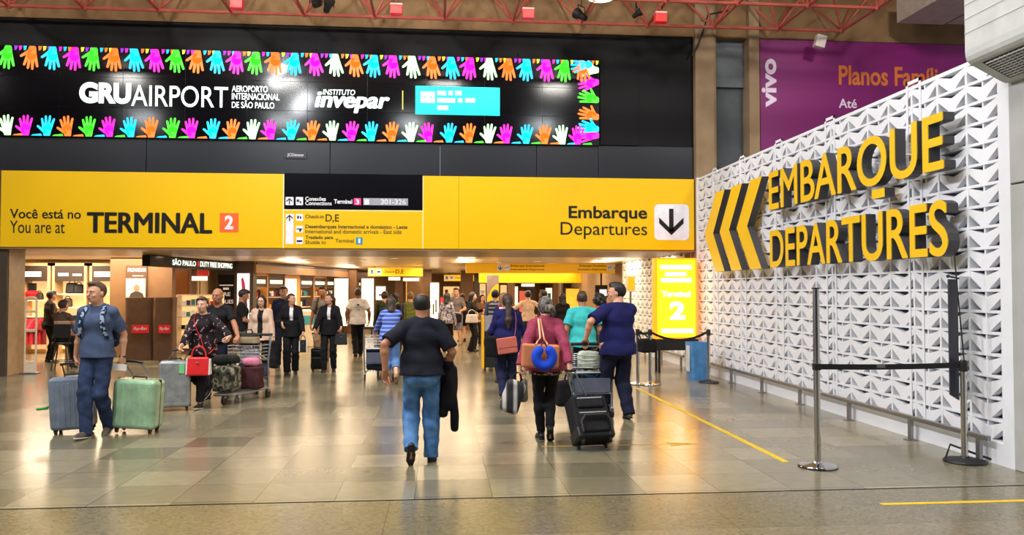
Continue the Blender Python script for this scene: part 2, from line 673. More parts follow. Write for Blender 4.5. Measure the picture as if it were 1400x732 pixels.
mb.bx((-0.025, -2.8, 0.235), (0.025, 3.4, 0.285), 0.008)
mb.build('bar', STEEL, t)
for y in (-2.6, -1.0, 0.6, 2.2, 3.3):
    mb = MB()
    mb.bx((-0.02, y - 0.03, 0), (0.02, y + 0.03, 0.236), 0.004)
    mb.build('post', STEEL, t)

# grey concrete pier and ventilation box at the near right
mb = MB()
mb.bx((LX - 0.02, 3.0, 0), (LX + 1.2, 7.4, 2.78), 0.01)
mb.bx((LX - 0.02, 3.0, 2.795), (LX + 1.2, 7.4, 9.4), 0.01)
struct('wall_right_pier', mb, CONC_G, 'smooth grey concrete pier at the end of the lattice')
t = thing('ventilation_box', 'grey rounded ventilation box with louvred grille over the pier', 'ventilation box', (0, 0, 0))
mb = MB()
prof = [(LX - 0.02, 3.78), (5.52, 3.78), (5.49, 3.79), (5.16, 3.955), (5.13, 3.98), (5.115, 4.02), (5.11, 4.08), (5.11, 6.6), (LX - 0.02, 6.6)]
n_ = len(prof)
vs = [(x, 7.36, z) for x, z in prof] + [(x, 3.0, z) for x, z in prof]
mb.add(vs, [list(range(n_)), list(range(2 * n_ - 1, n_ - 1, -1))] + [(i, (i + 1) % n_, n_ + (i + 1) % n_, n_ + i) for i in range(n_)])
for k in range(9):
    z = 4.25 + k * 0.14
    mb.bx((5.105, 3.0, z), (5.112, 7.36, z + 0.006))
mb.build('housing', mat('vent_grey', (188, 190, 188), 0.7, vary=0.08, scale=5), t)
gr = MB()
ga, gb = Vector((5.20, 0, 3.931)), Vector((5.46, 0, 3.801))
gd = (gb - ga).normalized()
gnr = Vector((gd.z, 0, -gd.x))
if gnr.z > 0:
    gnr = -gnr
for k in range(9):
    c = ga + (gb - ga) * (k + 0.5) / 9 + gnr * 0.006
    gr.box((c.x, 5.2, c.z), (0.012, 4.0, 0.01), rot=Matrix.Rotation(0.4, 3, 'Y'))
for k in range(64):
    c = ga + (gb - ga) * 0.5 + gnr * 0.002
    gr.box((c.x, 3.25 + k * 0.0615, c.z), ((gb - ga).length, 0.008, 0.006), rot=Matrix.Rotation(math.atan2(-gd.z, gd.x), 3, 'Y'))
gr.build('louvre', mat('louvre_white', (206, 208, 210), 0.5), t)
gb_ = MB()
c = ga + (gb - ga) * 0.5 - gnr * 0.0
gb_.box((c.x, 5.2, c.z), ((gb - ga).length + 0.02, 4.05, 0.006), rot=Matrix.Rotation(math.atan2(-gd.z, gd.x), 3, 'Y'))
gb_.build('dark_backing', DARK, t)  # near-black sheet stands in for the shade behind the louvres

# cable loop on the pier
mb = MB()
c = G(1400, 560, 0.62)
cy = 7.2
mb.tube([(LX - 0.05, cy + 0.10 * math.cos(q) - 0.1, 0.78 + 0.14 * math.sin(q)) for q in [k * 2 * math.pi / 20 for k in range(20)]], 0.008, 8, closed=True)
tag(mb.build('cable_loop', DARK), 'thin black cable loop hanging on the grey concrete pier', 'cable')

# white acoustic panels under the roof, far right
mb = MB()
for (pa, pb, ya, yb) in ((1226, 1290, 2, 32), (1294, 1345, 3, 33), (1245, 1320, -16, 1)):
    q0, q1 = AY(pa, yb, 16.6), AY(pb, ya, 16.6)
    mb.bx((q0.x, 14.6, q0.z), (q1.x - 0.02, 16.6, q1.z), 0.01)
tag(mb.build('acoustic_panel', mat('panel_white', (190, 180, 166), 0.8)), 'pale stepped acoustic panels hung under the roof above the billboard', 'ceiling panel')

# ------------------------------------------------------------------ red space frame
RED = mat('truss_red', (176, 84, 70), 0.5, vary=0.12, scale=3)
M_, zb, zt = 1.445, 7.43, 8.55
xs = [-12.9 + M_ * i for i in range(16)]
ys = [16.75 - M_ * j for j in range(4)]
ch, brc, nd = MB(), MB(), MB()
for y in ys:
    ch.tube([(xs[0], y, zb), (xs[-1], y, zb)], 0.035, 8)
    ch.tube([(xs[0], y - M_ / 2, zt), (xs[-1], y - M_ / 2, zt)], 0.035, 8)
for x in xs:
    ch.tube([(x, ys[0], zb), (x, ys[-1], zb)], 0.03, 8)
    ch.tube([(x + M_ / 2, ys[0] + M_ / 2, zt), (x + M_ / 2, ys[-1] - M_ / 2, zt)], 0.03, 8)
for x in xs:
    for y in ys:
        nd.ball((x, y, zb), 0.06, 8)
        for dx in (-1, 1):
            for dy in (-1, 1):
                brc.tube([(x, y, zb), (x + dx * M_ / 2, y + dy * M_ / 2, zt)], 0.024, 6)
root = thing('roof_truss', 'red steel space frame under the hall roof', 'roof truss', (0, 0, 0))
root['kind'] = 'structure'
del root['category']
ch.build('chord', RED, root)
brc.build('brace', RED, root)
nd.build('node', RED, root)

RB = mat('red_box', (226, 44, 40), 0.45, emit=0.15)
PK = mat('pale_pink', (228, 190, 180), 0.5)
for k, (px, py, lab) in enumerate(((324, 5, 'above the left half of the video wall'), (542, 13, 'above the middle of the video wall'),
                                   (722, 19, 'above the right end of the video wall'), (903, 24, 'beside the concrete column'))):
    c = AY(px, py, 15.6)
    t = thing('alarm_box', 'small red box hanging on the truss ' + lab, 'alarm box', c, 0, 'red boxes on the truss')
    mb = MB()
    mb.box((0, 0, -0.02), (0.23, 0.16, 0.17), 0.01)
    mb.build('body', RB, t)
    mb = MB()
    mb.box((0, 0, 0.085), (0.24, 0.17, 0.04), 0.01)
    mb.build('lid', PK, t)
    mb = MB()
    mb.tube([(0, 0, 0.1), (0, 0, 0.42)], 0.012, 6)
    mb.build('hanger', RED, t)
for k, (px, py, lab) in enumerate(((432, 5, 'left of the pair over the lettering'), (448, 9, 'right of the pair over the lettering'), (795, 22, 'over the right end of the screen'), (870, 20, 'smallest, between two red boxes'))):
    c = AY(px, py, 16.0)
    t = thing('spotlight', 'black spotlight clamped to the red truss, ' + lab, 'spotlight', c, 0.4 * k, 'black spotlights on the truss')
    mb = MB()
    R = Matrix.Rotation(math.radians(60 if k % 2 else -55), 3, 'X')
    s_ = 0.7 if k == 3 else 1
    mb.lathe([(0.02, -0.13), (0.06, -0.12), (0.075, 0.02), (0.11, 0.12), (0.115, 0.16), (0.1, 0.155)], (0, 0, 0), 16, M=R * s_)
    mb.build('housing', DARK, t)
    mb = MB()
    mb.tube([(-0.12, 0, 0.0), (-0.12, 0, 0.2), (0.12, 0, 0.2), (0.12, 0, 0.0)], 0.012, 6)
    mb.tube([(0, 0, 0.2), (0, 0, 0.4)], 0.012, 6)
    mb.build('yoke', DARK, t)
c = AY(1121, 57, 16.6)
t = thing('paging_speaker', 'small white box hanging tilted before the purple billboard', 'speaker', c)
mb = MB()
mb.box((0, 0, 0), (0.22, 0.14, 0.27), 0.012, rot=Matrix.Rotation(0.25, 3, 'Y'))
mb.build('case', mat('case_white', (226, 218, 210), 0.5), t)
mb = MB()
mb.tube([(0.03, 0, 0.1), (0.03, 16.75 - c.y, 7.43 - c.z)], 0.012, 6)
mb.build('hanger', RED, t)
c = AY(822, -3, 15.2)
t = thing('bay_lamp', 'round lit lamp hanging within the truss above the screen', 'lamp', c)
mb = MB()
mb.lathe([(0.05, 0.3), (0.12, 0.26), (0.3, 0.05), (0.31, 0.0), (0.29, 0.0)], n=24)
mb.build('shade', mat('lamp_shade', (210, 214, 205), 0.4), t)
mb = MB()
mb.lathe([(0.28, 0.012), (0.28, 0.004), (0.2, -0.02), (0.05, -0.03)], n=24)
mb.build('diffuser', mat('lamp_diffuser', (236, 255, 226), 0.5, emit=3.0), t)
mb = MB()
pa, pb = AY(995, 18, 16.7), AY(940, 68, 16.9)
mb.tube([AY(1000, 14, 16.6), AY(968, 20, 16.8), AY(962, 40, 17.0), AY(955, 60, 17.04), AY(946, 76, 17.08)], 0.02, 8)
tag(mb.build('hanging_cable', DARK), 'loose black cable hanging from the truss down the concrete column', 'cable')

# ------------------------------------------------------------------ video wall
t = thing('video_wall', 'huge black video wall with rainbow hand prints and white logos', 'screen', (0, WY, 4.9))
SX0, SX1, SZ0, SZ1 = -12.2, 3.46, 4.9, 6.75
SCRB = mat('screen_black', (9, 9, 15), 0.11, spec=0.38, vary=0.1, scale=0.6)
mb = MB()
nc = 12
cw = 1.245
x = SX1
while x > SX0:
    for r_ in range(3):
        zz = (SZ1 - SZ0) / 3
        mb.bx((x - cw + 0.004, -0.06, r_ * zz + 0.004), (x - 0.004, 0.1, (r_ + 1) * zz - 0.004))
    x -= cw
mb.build('module', SCRB, t)
mb = MB()
mb.bx((SX0, -0.045, 0), (SX1, 0.05, SZ1 - SZ0))
mb.build('seam', mat('seam_grey', (70, 74, 92), 0.4), t)
HC = {'g': (70, 232, 50), 'o': (255, 120, 40), 'c': (20, 200, 255), 'm': (246, 30, 190), 'w': (190, 255, 190), 'p': (150, 40, 220), 'y': (240, 240, 60)}
HM = [mat('hand_' + n, HC[k], 0.5, emit=1.0, vary=0.0) for k, n in zip('gocmwpy', ('green', 'orange', 'cyan', 'magenta', 'mint', 'purple', 'yellow'))]
HI = {k: i for i, k in enumerate('gocmwpy')}


def hand_print(mb, c, ang, s, mi, flip=1, lay=0):
    """open hand in the plane of the screen, fingers towards ang"""
    yv = Vector((math.cos(ang), 0, math.sin(ang)))
    xv = Vector((yv.z, 0, -yv.x)) * flip
    o = Vector(c) + Vector((0, -0.0610 - 0.0006 * lay, 0))

    def blob(a, b, r0, r1, n=7):
        a, b = Vector(a), Vector(b)
        d = (b - a).normalized()
        p = Vector((-d.y, d.x))
        pts = []
        for k in range(n):
            q = -math.pi / 2 + math.pi * k / (n - 1)
            pts.append(b + d * math.cos(q) * r1 - p * math.sin(q) * -r1)
        for k in range(n):
            q = math.pi / 2 + math.pi * k / (n - 1)
            pts.append(a + d * math.cos(q) * r0 - p * math.sin(q) * -r0)
        mb.add([o + (xv * q.x + yv * q.y) * s for q in pts], [list(range(len(pts)))], mi)
    blob((0, -0.1), (0, 0.22), 0.17, 0.22, 9)
    for k, (fx, tx, ty) in enumerate(((-0.15, -0.30, 0.70), (-0.05, -0.1, 0.84), (0.06, 0.1, 0.82), (0.16, 0.28, 0.68))):
        blob((fx, 0.2), (tx, ty), 0.075, 0.055)
    blob((0.1, 0.02), (0.46, 0.3), 0.09, 0.055)


rng = random.Random(4)
mb = MB()
hw = 0.335 * 1.465
seq = 'goccm'
top_px = [13, 46, 74, 104, 130, 158, 186, 214, 242, 271, 298, 325, 351, 378, 404, 431, 459, 486, 512, 538, 564, 591, 617, 643, 669, 695, 720, 747, 772, 795]
for i, px in enumerate(top_px):
    k = 'gocm'[i % 4]
    p = AY(px, 72, WY)
    if i % 4 == 0 and 14 <= i <= 26:
        k = 'g' if rng.random() < .6 else 'w'
    hand_print(mb, (p.x, 0, SZ1 - SZ0 - 0.1), -math.pi / 2 + rng.uniform(-.12, .12), 0.44, HI[k], 1, i % 3)
    for q in range(3):
        xx = p.x + 0.12 + q * 0.09
        zt_ = SZ1 - SZ0
        mb.add([(xx, -0.0608, zt_), (xx + 0.07, -0.0608, zt_), (xx + 0.05, -0.0608, zt_ - 0.08), (xx + 0.01, -0.0608, zt_ - 0.1)], [(0, 1, 2, 3)], HI['pomyc'[(i + q * 2) % 5]])
bot_px = [12, 37, 66, 94, 123, 151, 180, 208, 237, 263, 292, 318, 346, 371, 399, 427, 455, 481, 508, 536, 562, 586, 614, 641, 668, 692, 719, 744, 768, 789]
for i, px in enumerate(bot_px):
    k = 'wmco'[i % 4] if (i % 3 == 0 or px > 420) else 'gmco'[i % 4]
    p = AY(px, 190, WY)
    hand_print(mb, (p.x, 0, 0.07), math.pi / 2 + rng.uniform(-.12, .12), 0.40, HI[k], -1, i % 3)
    mb.add([(p.x + 0.1, -0.0607, 0), (p.x + 0.32, -0.0607, 0), (p.x + 0.3, -0.0607, 0.05), (p.x + 0.14, -0.0607, 0.03)], [(0, 1, 2, 3)], HI['ocg'[i % 3]])
for i, (py, k) in enumerate(((97, 'w'), (114, 'm'), (137, 'g'), (160, 'o'), (177, 'c'), (90, 'c'), (186, 'm'))):
    p = AY(812, py, WY)
    hand_print(mb, (SX1 - 0.10 - (0.16 if i == 5 else 0), 0, p.z - 4.9), math.pi + rng.uniform(-.3, .3), 0.42, HI[k], 1, i % 3)
# keep the prints inside the screen
mb.v = [(min(max(v[0], SX0), SX1 - 0.004), v[1], min(max(v[2], 0.004), SZ1 - SZ0 - 0.004)) for v in mb.v]
mb.build('hand_print_border', HM, t)


def scr(mb, body, px0, py0, px1, py1, depth_y=WY, **kw):
    a0, a1 = AY(px0, py1, depth_y), AY(px1, py0, depth_y)
    b0 = AY(px0, py0, depth_y)
    put_text(mb, body, (a0.x, depth_y - 0.06, a0.z), EX, EZ, -EY, w=a1.x - a0.x, h=b0.z - a0.z, **kw)


for group_ in ((('GRU', 110, 113, 181, 142, 0.055, 0), ('AIRPORT', 181, 117, 313, 146, 0.004, 0)),
               (('AEROPORTO', 318, 118, 367, 126.5, 0.012, 0), ('INTERNACIONAL', 318, 128, 383, 137, 0.012, 0), ('DE SÃO PAULO', 318, 138, 376, 148.5, 0.012, 0)),
               (('INSTITUTO', 442, 123, 486, 130.5, 0.012, 0.15), ('invepar', 432, 127, 532, 154, -1, 0.2))):
    tb = MB()
    for body, a_, b_, c_, d_, off, sh_ in group_:
        scr(tb, body, a_, b_, c_, d_, offset=max(off, 0), shear=sh_, bold=0.05 if off < 0 else 0)
    tb.v = [(x, y - WY, z - 4.9) for x, y, z in tb.v]
    tb.build('lettering', WHITE_L, t)
tb = MB()
a0, a1 = AY(550, 151, WY), AY(551, 125, WY)
tb.bx((a0.x, -0.064, a0.z - 4.9), (a0.x + 0.02, -0.06, a1.z - 4.9))
tb.build('divider', mat('divider_yellow', (230, 220, 90), 0.5, emit=0.8), t)
tb = MB()
a0, a1 = AY(568, 157, WY), AY(683, 121, WY)
tb.bx((a0.x, -0.064, a0.z - 4.9), (a1.x, -0.05, a1.z - 4.9))
bn = tb.build('banner', mat('banner_cyan', (0, 226, 226), 0.5, emit=0.95, vary=0.02), t)
tb = MB()
e = AY(585, 134, WY)
tb.box((e.x, -0.065, e.z - 4.9), (0.3, 0.004, 0.24), 0.0)
for dx in (-0.07, 0.07):
    tb.box((e.x + dx, -0.068, e.z - 4.9), (0.05, 0.004, 0.07), mi=1)
for (x0, x1, yy) in ((598, 610, 128), (613, 619, 128), (622, 631, 128), (598, 622, 138), (626, 632, 138), (636, 649, 138), (598, 613, 148)):
    q0, q1 = AY(x0, yy + 3, WY), AY(x1, yy - 2.5, WY)
    tb.bx((q0.x, -0.066, q0.z - 4.9), (q1.x, -0.062, q1.z - 4.9))
tb.build('banner_print', [WHITE_L, mat('banner_teal', (120, 225, 225), 0.5, emit=0.7)], bn)

# ------------------------------------------------------------------ yellow portal fascia
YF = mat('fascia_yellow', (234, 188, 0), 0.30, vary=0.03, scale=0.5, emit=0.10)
YF2 = mat('sign_yellow', (240, 176, 8), 0.4, vary=0.04, scale=0.8, emit=0.30)
BROWN_T = mat('print_brown', (44, 20, 16), 0.5)
INK = mat('print_black', (22, 16, 14), 0.35)
ICON = mat('icon_white', (226, 226, 236), 0.4, emit=0.12)
t = thing('fascia_sign', 'long yellow portal fascia with terminal and departures lettering', 'sign', (0, WY, 2.63))
XA, XB = AY(388, 290, WY).x, AY(578.5, 290, WY).x
XC = AY(627, 290, WY).x
mb = MB()
mb.bx((-8.86, -0.04, 0), (XA - 0.012, 0.3, 1.555), 0.004)
mb.bx((XB + 0.006, -0.04, 0), (XC - 0.003, 0.3, 1.555), 0.004)
mb.bx((XC + 0.003, -0.04, 0), (5.57, 0.3, 1.555), 0.004)
zm = AY(480, 288, WY).z - 2.63
mb.bx((XA + 0.012, -0.04, 0), (XB - 0.012, 0.3, zm - 0.01), 0.004)
mb.build('panel', YF, t)
mb = MB()
mb.bx((XA - 0.01, -0.036, 0), (XA + 0.01, 0.2, 1.555))
mb.bx((XB - 0.010, -0.036, 0), (XB + 0.004, 0.2, 1.555))
mb.bx((XA, -0.036, zm - 0.01), (XB, 0.2, zm + 0.01))
mb.build('edge_strip', mat('edge_pale', (250, 236, 190), 0.4, emit=0.2), t)
mb = MB()
mb.bx((XA + 0.012, -0.05, zm + 0.012), (XB - 0.012, 0.3, 1.575), 0.004)
bp_ = mb.build('black_panel', mat('sign_black_gloss', (12, 12, 18), 0.14, spec=0.6), t)


def fs(mb, body, px0, py0, px1, py1, mi=0, **kw):
    a0, a1, b0 = AY(px0, py1, WY), AY(px1, py0, WY), AY(px0, py0, WY)
    put_text(mb, body, (a0.x, -0.04, a0.z - 2.63), EX, EZ, -EY, w=a1.x - a0.x, h=b0.z - a0.z, mi=mi, **kw)


def plate(mb, px0, py0, px1, py1, y=-0.04, d=0.006, mi=0):
    a0, a1 = AY(px0, py1, WY), AY(px1, py0, WY)
    mb.box(((a0.x + a1.x) / 2, y - d / 2, (a0.z + a1.z) / 2 - 2.63), (a1.x - a0.x, d, a1.z - a0.z), 0.0, mi=mi)


def plate_round(mb, px0, py0, px1, py1, r=0.05, y=-0.04, d=0.006, mi=0):
    a0, a1 = AY(px0, py1, WY), AY(px1, py0, WY)
    w, h = a1.x - a0.x, a1.z - a0.z
    pts = []
    for cx, cz, q0 in ((w - r, r, -90), (w - r, h - r, 0), (r, h - r, 90), (r, r, 180)):
        for k in range(6):
            q = math.radians(q0 + 18 * k)
            pts.append((cx + r * math.cos(q), cz + r * math.sin(q)))
    mb.prism(pts, (a0.x, y - d, a0.z - 2.63), EX, EZ, -EY, d, mi)


def arrow(mb, cx, cy, s, up, mi=0, y=-0.05):
    """thick arrow centred on the pixel, s = size in metres"""
    c = AY(cx, cy, WY)
    o = (c.x, y, c.z - 2.63)
    k = s * (1 if up else -1)
    w = 0.085 * s
    mb.prism([(-w, -0.5 * k), (w, -0.5 * k), (w, 0.36 * k), (-w, 0.36 * k)], o, EX, EZ, -EY, 0.004, mi)
    for sg in (-1, 1):
        mb.prism([(0, 0.5 * k), (sg * 0.47 * s, 0.05 * k), (sg * 0.47 * s, -0.17 * k), (0, 0.28 * k)], o, EX, EZ, -EY, 0.004, mi)


for body, a_, b_, c_, d_, off in (('Você está no', 15, 286, 112, 299, 0.012), ('You are at', 15, 302, 90, 319, 0.0), ('TERMINAL', 121, 291, 290, 318, -1), ('Embarque', 777, 282, 884, 304, 0.022), ('Departures', 766, 304, 884, 327, 0.0)):
    tb = MB()
    fs(tb, body, a_, b_, c_, d_, offset=max(off, 0), bold=0.045 if off < 0 else 0)
    tb.build('lettering', INK, t)
tb = MB()
plate(tb, 301, 292, 327, 318)
nb = tb.build('number_plate', mat('plate_orange', (232, 98, 40), 0.4, emit=0.15), t)
tb = MB()
fs(tb, '2', 308, 295, 320, 314, offset=0.04, lift=0.007)
tb.build('number', ICON, nb)
tb = MB()
plate_round(tb, 894, 280, 941, 328.5, 0.1)
ap = tb.build('arrow_plate', ICON, t)
tb = MB()
arrow(tb, 917, 304, 0.58, False)
tb.build('arrow', INK, ap)
# directory panel
tb = MB()
plate_round(tb, 391, 270, 402, 281, 0.015, -0.05)
plate_round(tb, 405, 270, 415, 281, 0.015, -0.05)
plate(tb, 391, 293, 402, 334)
for y0 in (293, 309, 324.5):
    plate_round(tb, 405, y0, 415, y0 + 9.5, 0.015)
tb.build('icon_plate', ICON, t)
tb = MB()
arrow(tb, 396.5, 275.5, 0.13, True, y=-0.062)
arrow(tb, 396.5, 298.5, 0.14, True)
for (px, py, w, h) in ((408, 275, 0.05, 0.05), (411.5, 277, 0.03, 0.04), (408, 297.5, 0.035, 0.06), (411.5, 298, 0.03, 0.05), (410, 313.5, 0.11, 0.02), (411, 315, 0.04, 0.06), (410, 330, 0.11, 0.035)):
    c = AY(px, py, WY)
    yb = -0.06 if py < 285 else -0.05
    tb.box((c.x, yb, c.z - 2.63), (w, 0.006, h))
tb.build('pictogram', INK, t)
for body, a_, b_, c_, d_, off in (('Conexões', 418, 269.5, 446, 275, 0.02), ('Connections', 418, 275.5, 454, 281, 0.015), ('Terminal', 457, 273, 482, 279, 0.025)):
    tb = MB()
    fs(tb, body, a_, b_, c_, d_, offset=off, lift=0.012)
    tb.build('directory_lettering', mat('print_white', (226, 226, 232), 0.5, emit=0.15), t)
tb = MB()
plate(tb, 484, 271.5, 494, 281, -0.05)
k3 = tb.build('gate_number_plate', mat('plate_pink', (232, 40, 130), 0.4, emit=0.15), t)
tb = MB()
fs(tb, '3', 486.5, 273, 491.5, 280, offset=0.03, lift=0.02)
tb.build('number', ICON, k3)
tb = MB()
plate(tb, 497, 272, 558, 281, -0.05)
gp_ = tb.build('gate_range_plate', mat('plate_grey_light', (160, 164, 176), 0.4), t)
tb = MB()
fs(tb, '301-326', 521, 273, 555, 280, offset=0.015, lift=0.02)
plate(tb, 498.5, 273.2, 505, 280, -0.057, 0.003)
tb.build('gate_range', ICON, gp_)
for body, a_, b_, c_, d_, off in (('Check-in', 418, 294, 443, 299, 0.012), ('D,E', 445.5, 293.5, 464, 305, 0.012), ('Desembarques Internacional e doméstico - Leste', 418, 307.5, 557, 314, 0.018), ('International and domestic arrivals - East side', 418, 314, 549, 319.5, 0.004),
                                  ('Traslado para', 418, 322.5, 456, 328.5, 0.018), ('Shuttle to', 418, 329, 446, 334, 0.004), ('Terminal', 459, 327, 484, 332, 0.004)):
    tb = MB()
    fs(tb, body, a_, b_, c_, d_, offset=off)
    tb.build('directory_lettering', BROWN_T, t)
tb = MB()
plate(tb, 487, 325, 496, 334.5)
k1 = tb.build('terminal_number_plate', mat('plate_blue', (24, 140, 180), 0.4, emit=0.1), t)
tb = MB()
fs(tb, '1', 490, 326.5, 493, 333, offset=0.03, lift=0.008)
tb.build('number', ICON, k1)

# soffit, portal jambs
SOF = mat('soffit_brown', (138, 108, 70), 0.35, vary=0.2, scale=0.7)
mb = MB()
mb.bx((-26, WY + 0.3, 2.60), (5.6, 20.6, 2.9))
mb.bx((-26, WY - 0.02, 2.585), (5.6, WY + 0.32, 2.625))
struct('trim_6', mb, SOF, 'brown metal soffit of the portal')
mb = MB()
mb.bx((-26, WY, 2.63), (-8.88, WY + 0.3, 4.2))
mb.bx((-26, WY + 0.12, 0), (-8.95, WY + 0.7, 2.6))
mb.bx((-9.0, WY + 0.05, 0), (-8.76, WY + 0.12, 2.6))
struct('wall_left', mb, mat('jamb_grey', (70, 58, 46), 0.5))
mb = MB()
mb.bx((-8.95, WY + 0.12, 0), (-8.75, WY + 0.75, 2.6), 0.006)
struct('trim_7', mb, mat('jamb_cream', (190, 158, 118), 0.45), 'cream door jamb of the left shop')
mb = MB()
mb.bx((5.6, WY + 0.0, 0), (5.75, WY + 0.5, 4.2))
struct('trim_8', mb, mat('jamb_pale', (170, 160, 150), 0.5), 'pale edge post beside the lattice')

# ------------------------------------------------------------------ lattice lettering
YL = mat('letter_yellow', (238, 190, 22), 0.45, vary=0.04, scale=2, emit=0.03)
GS = mat('letter_side', (66, 64, 68), 0.5, vary=0.06)
WF = 5.36


def islands(v, f):
    par = list(range(len(v)))

    def find(a):
        while par[a] != a:
            par[a] = par[par[a]]
            a = par[a]
        return a
    key = {}
    for i, p in enumerate(v):
        k = (round(p.x, 4), round(p.y, 4), round(p.z, 4))
        if k in key:
            par[find(i)] = find(key[k])
        else:
            key[k] = i
    for q in f:
        for a in q[1:]:
            par[find(a)] = find(q[0])
    gr = {}
    for i, q in enumerate(f):
        gr.setdefault(find(q[0]), []).append(i)
    return sorted(gr.values(), key=lambda g: min(v[k].x for i in g for k in f[i]))


def word(name, label, body, ya, yb, z0, z1, offset, tail=None):
    t = thing(name, label, 'sign lettering', (WF, ya, z0))
    v, f, nz = text_geo(body, 1.0, 0.5, offset)
    x0, x1 = min(p.x for p in v), max(p.x for p in v)
    y0, y1 = min(p.y for p in v), max(p.y for p in v)
    sx, sy = (ya - yb) / (x1 - x0), (z1 - z0) / (y1 - y0)
    for n, g in enumerate(islands(v, f)):
        mb = MB()
        ids = sorted({k for i in g for k in f[i]})
        mp = {k: j for j, k in enumerate(ids)}
        vs = [Vector((0.13 * (0.5 - v[k].z), -(v[k].x - x0) * sx, (v[k].y - y0) * sy)) for k in ids]
        for i in g:
            mb.add([vs[mp[k]] for k in f[i]], [list(range(len(f[i])))], 0 if nz[i] > 0.5 else 1)
        base_v = list(vs)
        for q_, (dy, dz) in enumerate(((-0.016, 0), (0.016, 0), (0, 0.010), (0, -0.010), (0.011, 0.007), (-0.011, 0.007), (0.011, -0.007), (-0.011, -0.007))):
            for i in g:
                mb.add([base_v[mp[k]] + Vector((-0.0006 * (q_ + 1), dy, dz)) for k in f[i]], [list(range(len(f[i])))], 0 if nz[i] > 0.5 else 1)
        if tail == n:
            cy = sum(p.y for p in vs) / len(vs)
            mb.prism([(-0.02, 0), (0.27, 0), (0.27, 0.11), (-0.02, 0.11)], (0, cy - 0.02, -0.17), -EY, EZ, -EX, 0.13, 0, 1)
        me = bpy.data.meshes.new('letter')
        me.from_pydata(mb.v, [], mb.f)
        me.polygons.foreach_set('material_index', mb.mi)
        link('letter', me, [YL, GS], t)
    st = MB()
    for k in range(7):
        y = -0.25 - k * (ya - yb - 0.5) / 6
        st.tube([(0.12, y, (z1 - z0) / 2), (LX - 0.014 - WF, y, (z1 - z0) / 2)], 0.012, 6)
    st.build('standoff', WHT, t)
    return t


word('wall_lettering', 'big yellow raised word EMBARQUE on the white lattice', 'EMBAROUE', 12.64, 8.1, 3.05, 3.66, 0.0, tail=5)
word('wall_lettering', 'big yellow raised word DEPARTURES on the white lattice', 'DEPARTURES', 12.62, 8.05, 2.12, 2.71, 0.0)
for k, (tip, lab) in enumerate(((15.85, 'farthest of the three, at the end of the lattice'), (14.98, 'middle one of the three'), (14.1, 'nearest of the three, beside the lettering'))):
    t = thing('chevron', 'yellow raised chevron on the lattice, ' + lab, 'chevron', (WF, tip, 2.87), 0, 'yellow chevrons')
    mb = MB()
    P = [(0, 0), (0.66, 0.78), (1.16, 0.78), (0.5, 0), (1.12, -0.76), (0.62, -0.76)]
    mb.prism(P, (0, 0, 0), -EY, EZ, -EX, 0.13, 0, 1)
    me = bpy.data.meshes.new('face')
    me.from_pydata(mb.v, [], mb.f)
    me.polygons.foreach_set('material_index', mb.mi)
    link('face', me, [YL, GS], t)
    mb = MB()
    for z in (0.4, -0.4):
        mb.tube([(0.12, -0.6, z), (LX - 0.014 - WF, -0.6, z)], 0.012, 6)
    mb.build('standoff', WHT, t)
# ------------------------------------------------------------------ concourse shell
CEIL = mat('concourse_ceiling', (236, 208, 172), 0.28, vary=0.05, scale=1.0)
SHOPW = mat('shop_wall', (226, 196, 150), 0.6, vary=0.05)
BROWN_P = mat('brown_laminate', (112, 78, 50), 0.45, vary=0.12, scale=3)
DKBR = mat('dark_brown', (58, 42, 32), 0.5, vary=0.1)
LITW = mat('lit_panel', (255, 240, 214), 0.5, emit=1.0, vary=0.03, scale=3)
LITO = mat('lit_shelf_warm', (255, 206, 140), 0.5, emit=0.8, vary=0.06, scale=5)
WSH = mat('white_shelf', (236, 222, 198), 0.5)
mb = MB()
mb.bx((-6.1, 20.6, 2.62), (6.2, 47, 3.1))
struct('ceiling_concourse', mb, CEIL, 'glossy warm concourse ceiling')
mb = MB()
mb.bx((-13.5, 20.6, 2.60), (-6.1, 27.5, 2.75))
struct('ceiling_shop', mb, mat('shop_ceiling', (232, 206, 166), 0.6), 'shop ceiling')
mb = MB()
mb.bx((-13.6, WY + 0.7, 0), (-13.4, 27.5, 2.7))
mb.bx((-13.6, 23.9, 0), (-6.9, 24.1, 2.7))
mb.bx((-7.0, 24.0, 0), (-6.9, 27.5, 2.7))
struct('wall_left_shop', mb, SHOPW)
mb = MB()
mb.bx((5.9, 17.5, 0), (6.1, 47, 3.1))
struct('wall_right_concourse', mb, mat('far_wall', (150, 120, 88), 0.6))
mb = MB()
mb.bx((-13, 46.5, 0), (6.2, 46.7, 3.1))
struct('wall_far', mb, mat('far_shop_wall', (214, 170, 112), 0.5))
# downlight rings in the ceilings
t = None
for k, (x, y, z) in enumerate([(-4.9, 23, 2.62), (-3.6, 22.4, 2.62), (-2.2, 23.4, 2.62), (-1.2, 21.8, 2.62), (0.9, 22.2, 2.62), (2.9, 23.6, 2.62), (4.6, 22.4, 2.62), (-2.8, 26.6, 2.62), (-0.6, 27.2, 2.62), (1.9, 25.2, 2.62), (3.6, 25.6, 2.62)]):
    t = thing('downlight', 'recessed round downlight in the concourse ceiling', 'ceiling light', (x, y, z), 0, 'round downlights')
    mb = MB()
    mb.lathe([(0.13, 0.0), (0.13, -0.015), (0.10, -0.015), (0.10, 0.0)], n=18)
    mb.build('ring', WSH, t)
    mb = MB()
    mb.lathe([(0.1, -0.004), (0.1, -0.008)], n=18)
    mb.build('lens', mat('downlight_lens', (255, 236, 200), 0.4, emit=2.5), t)

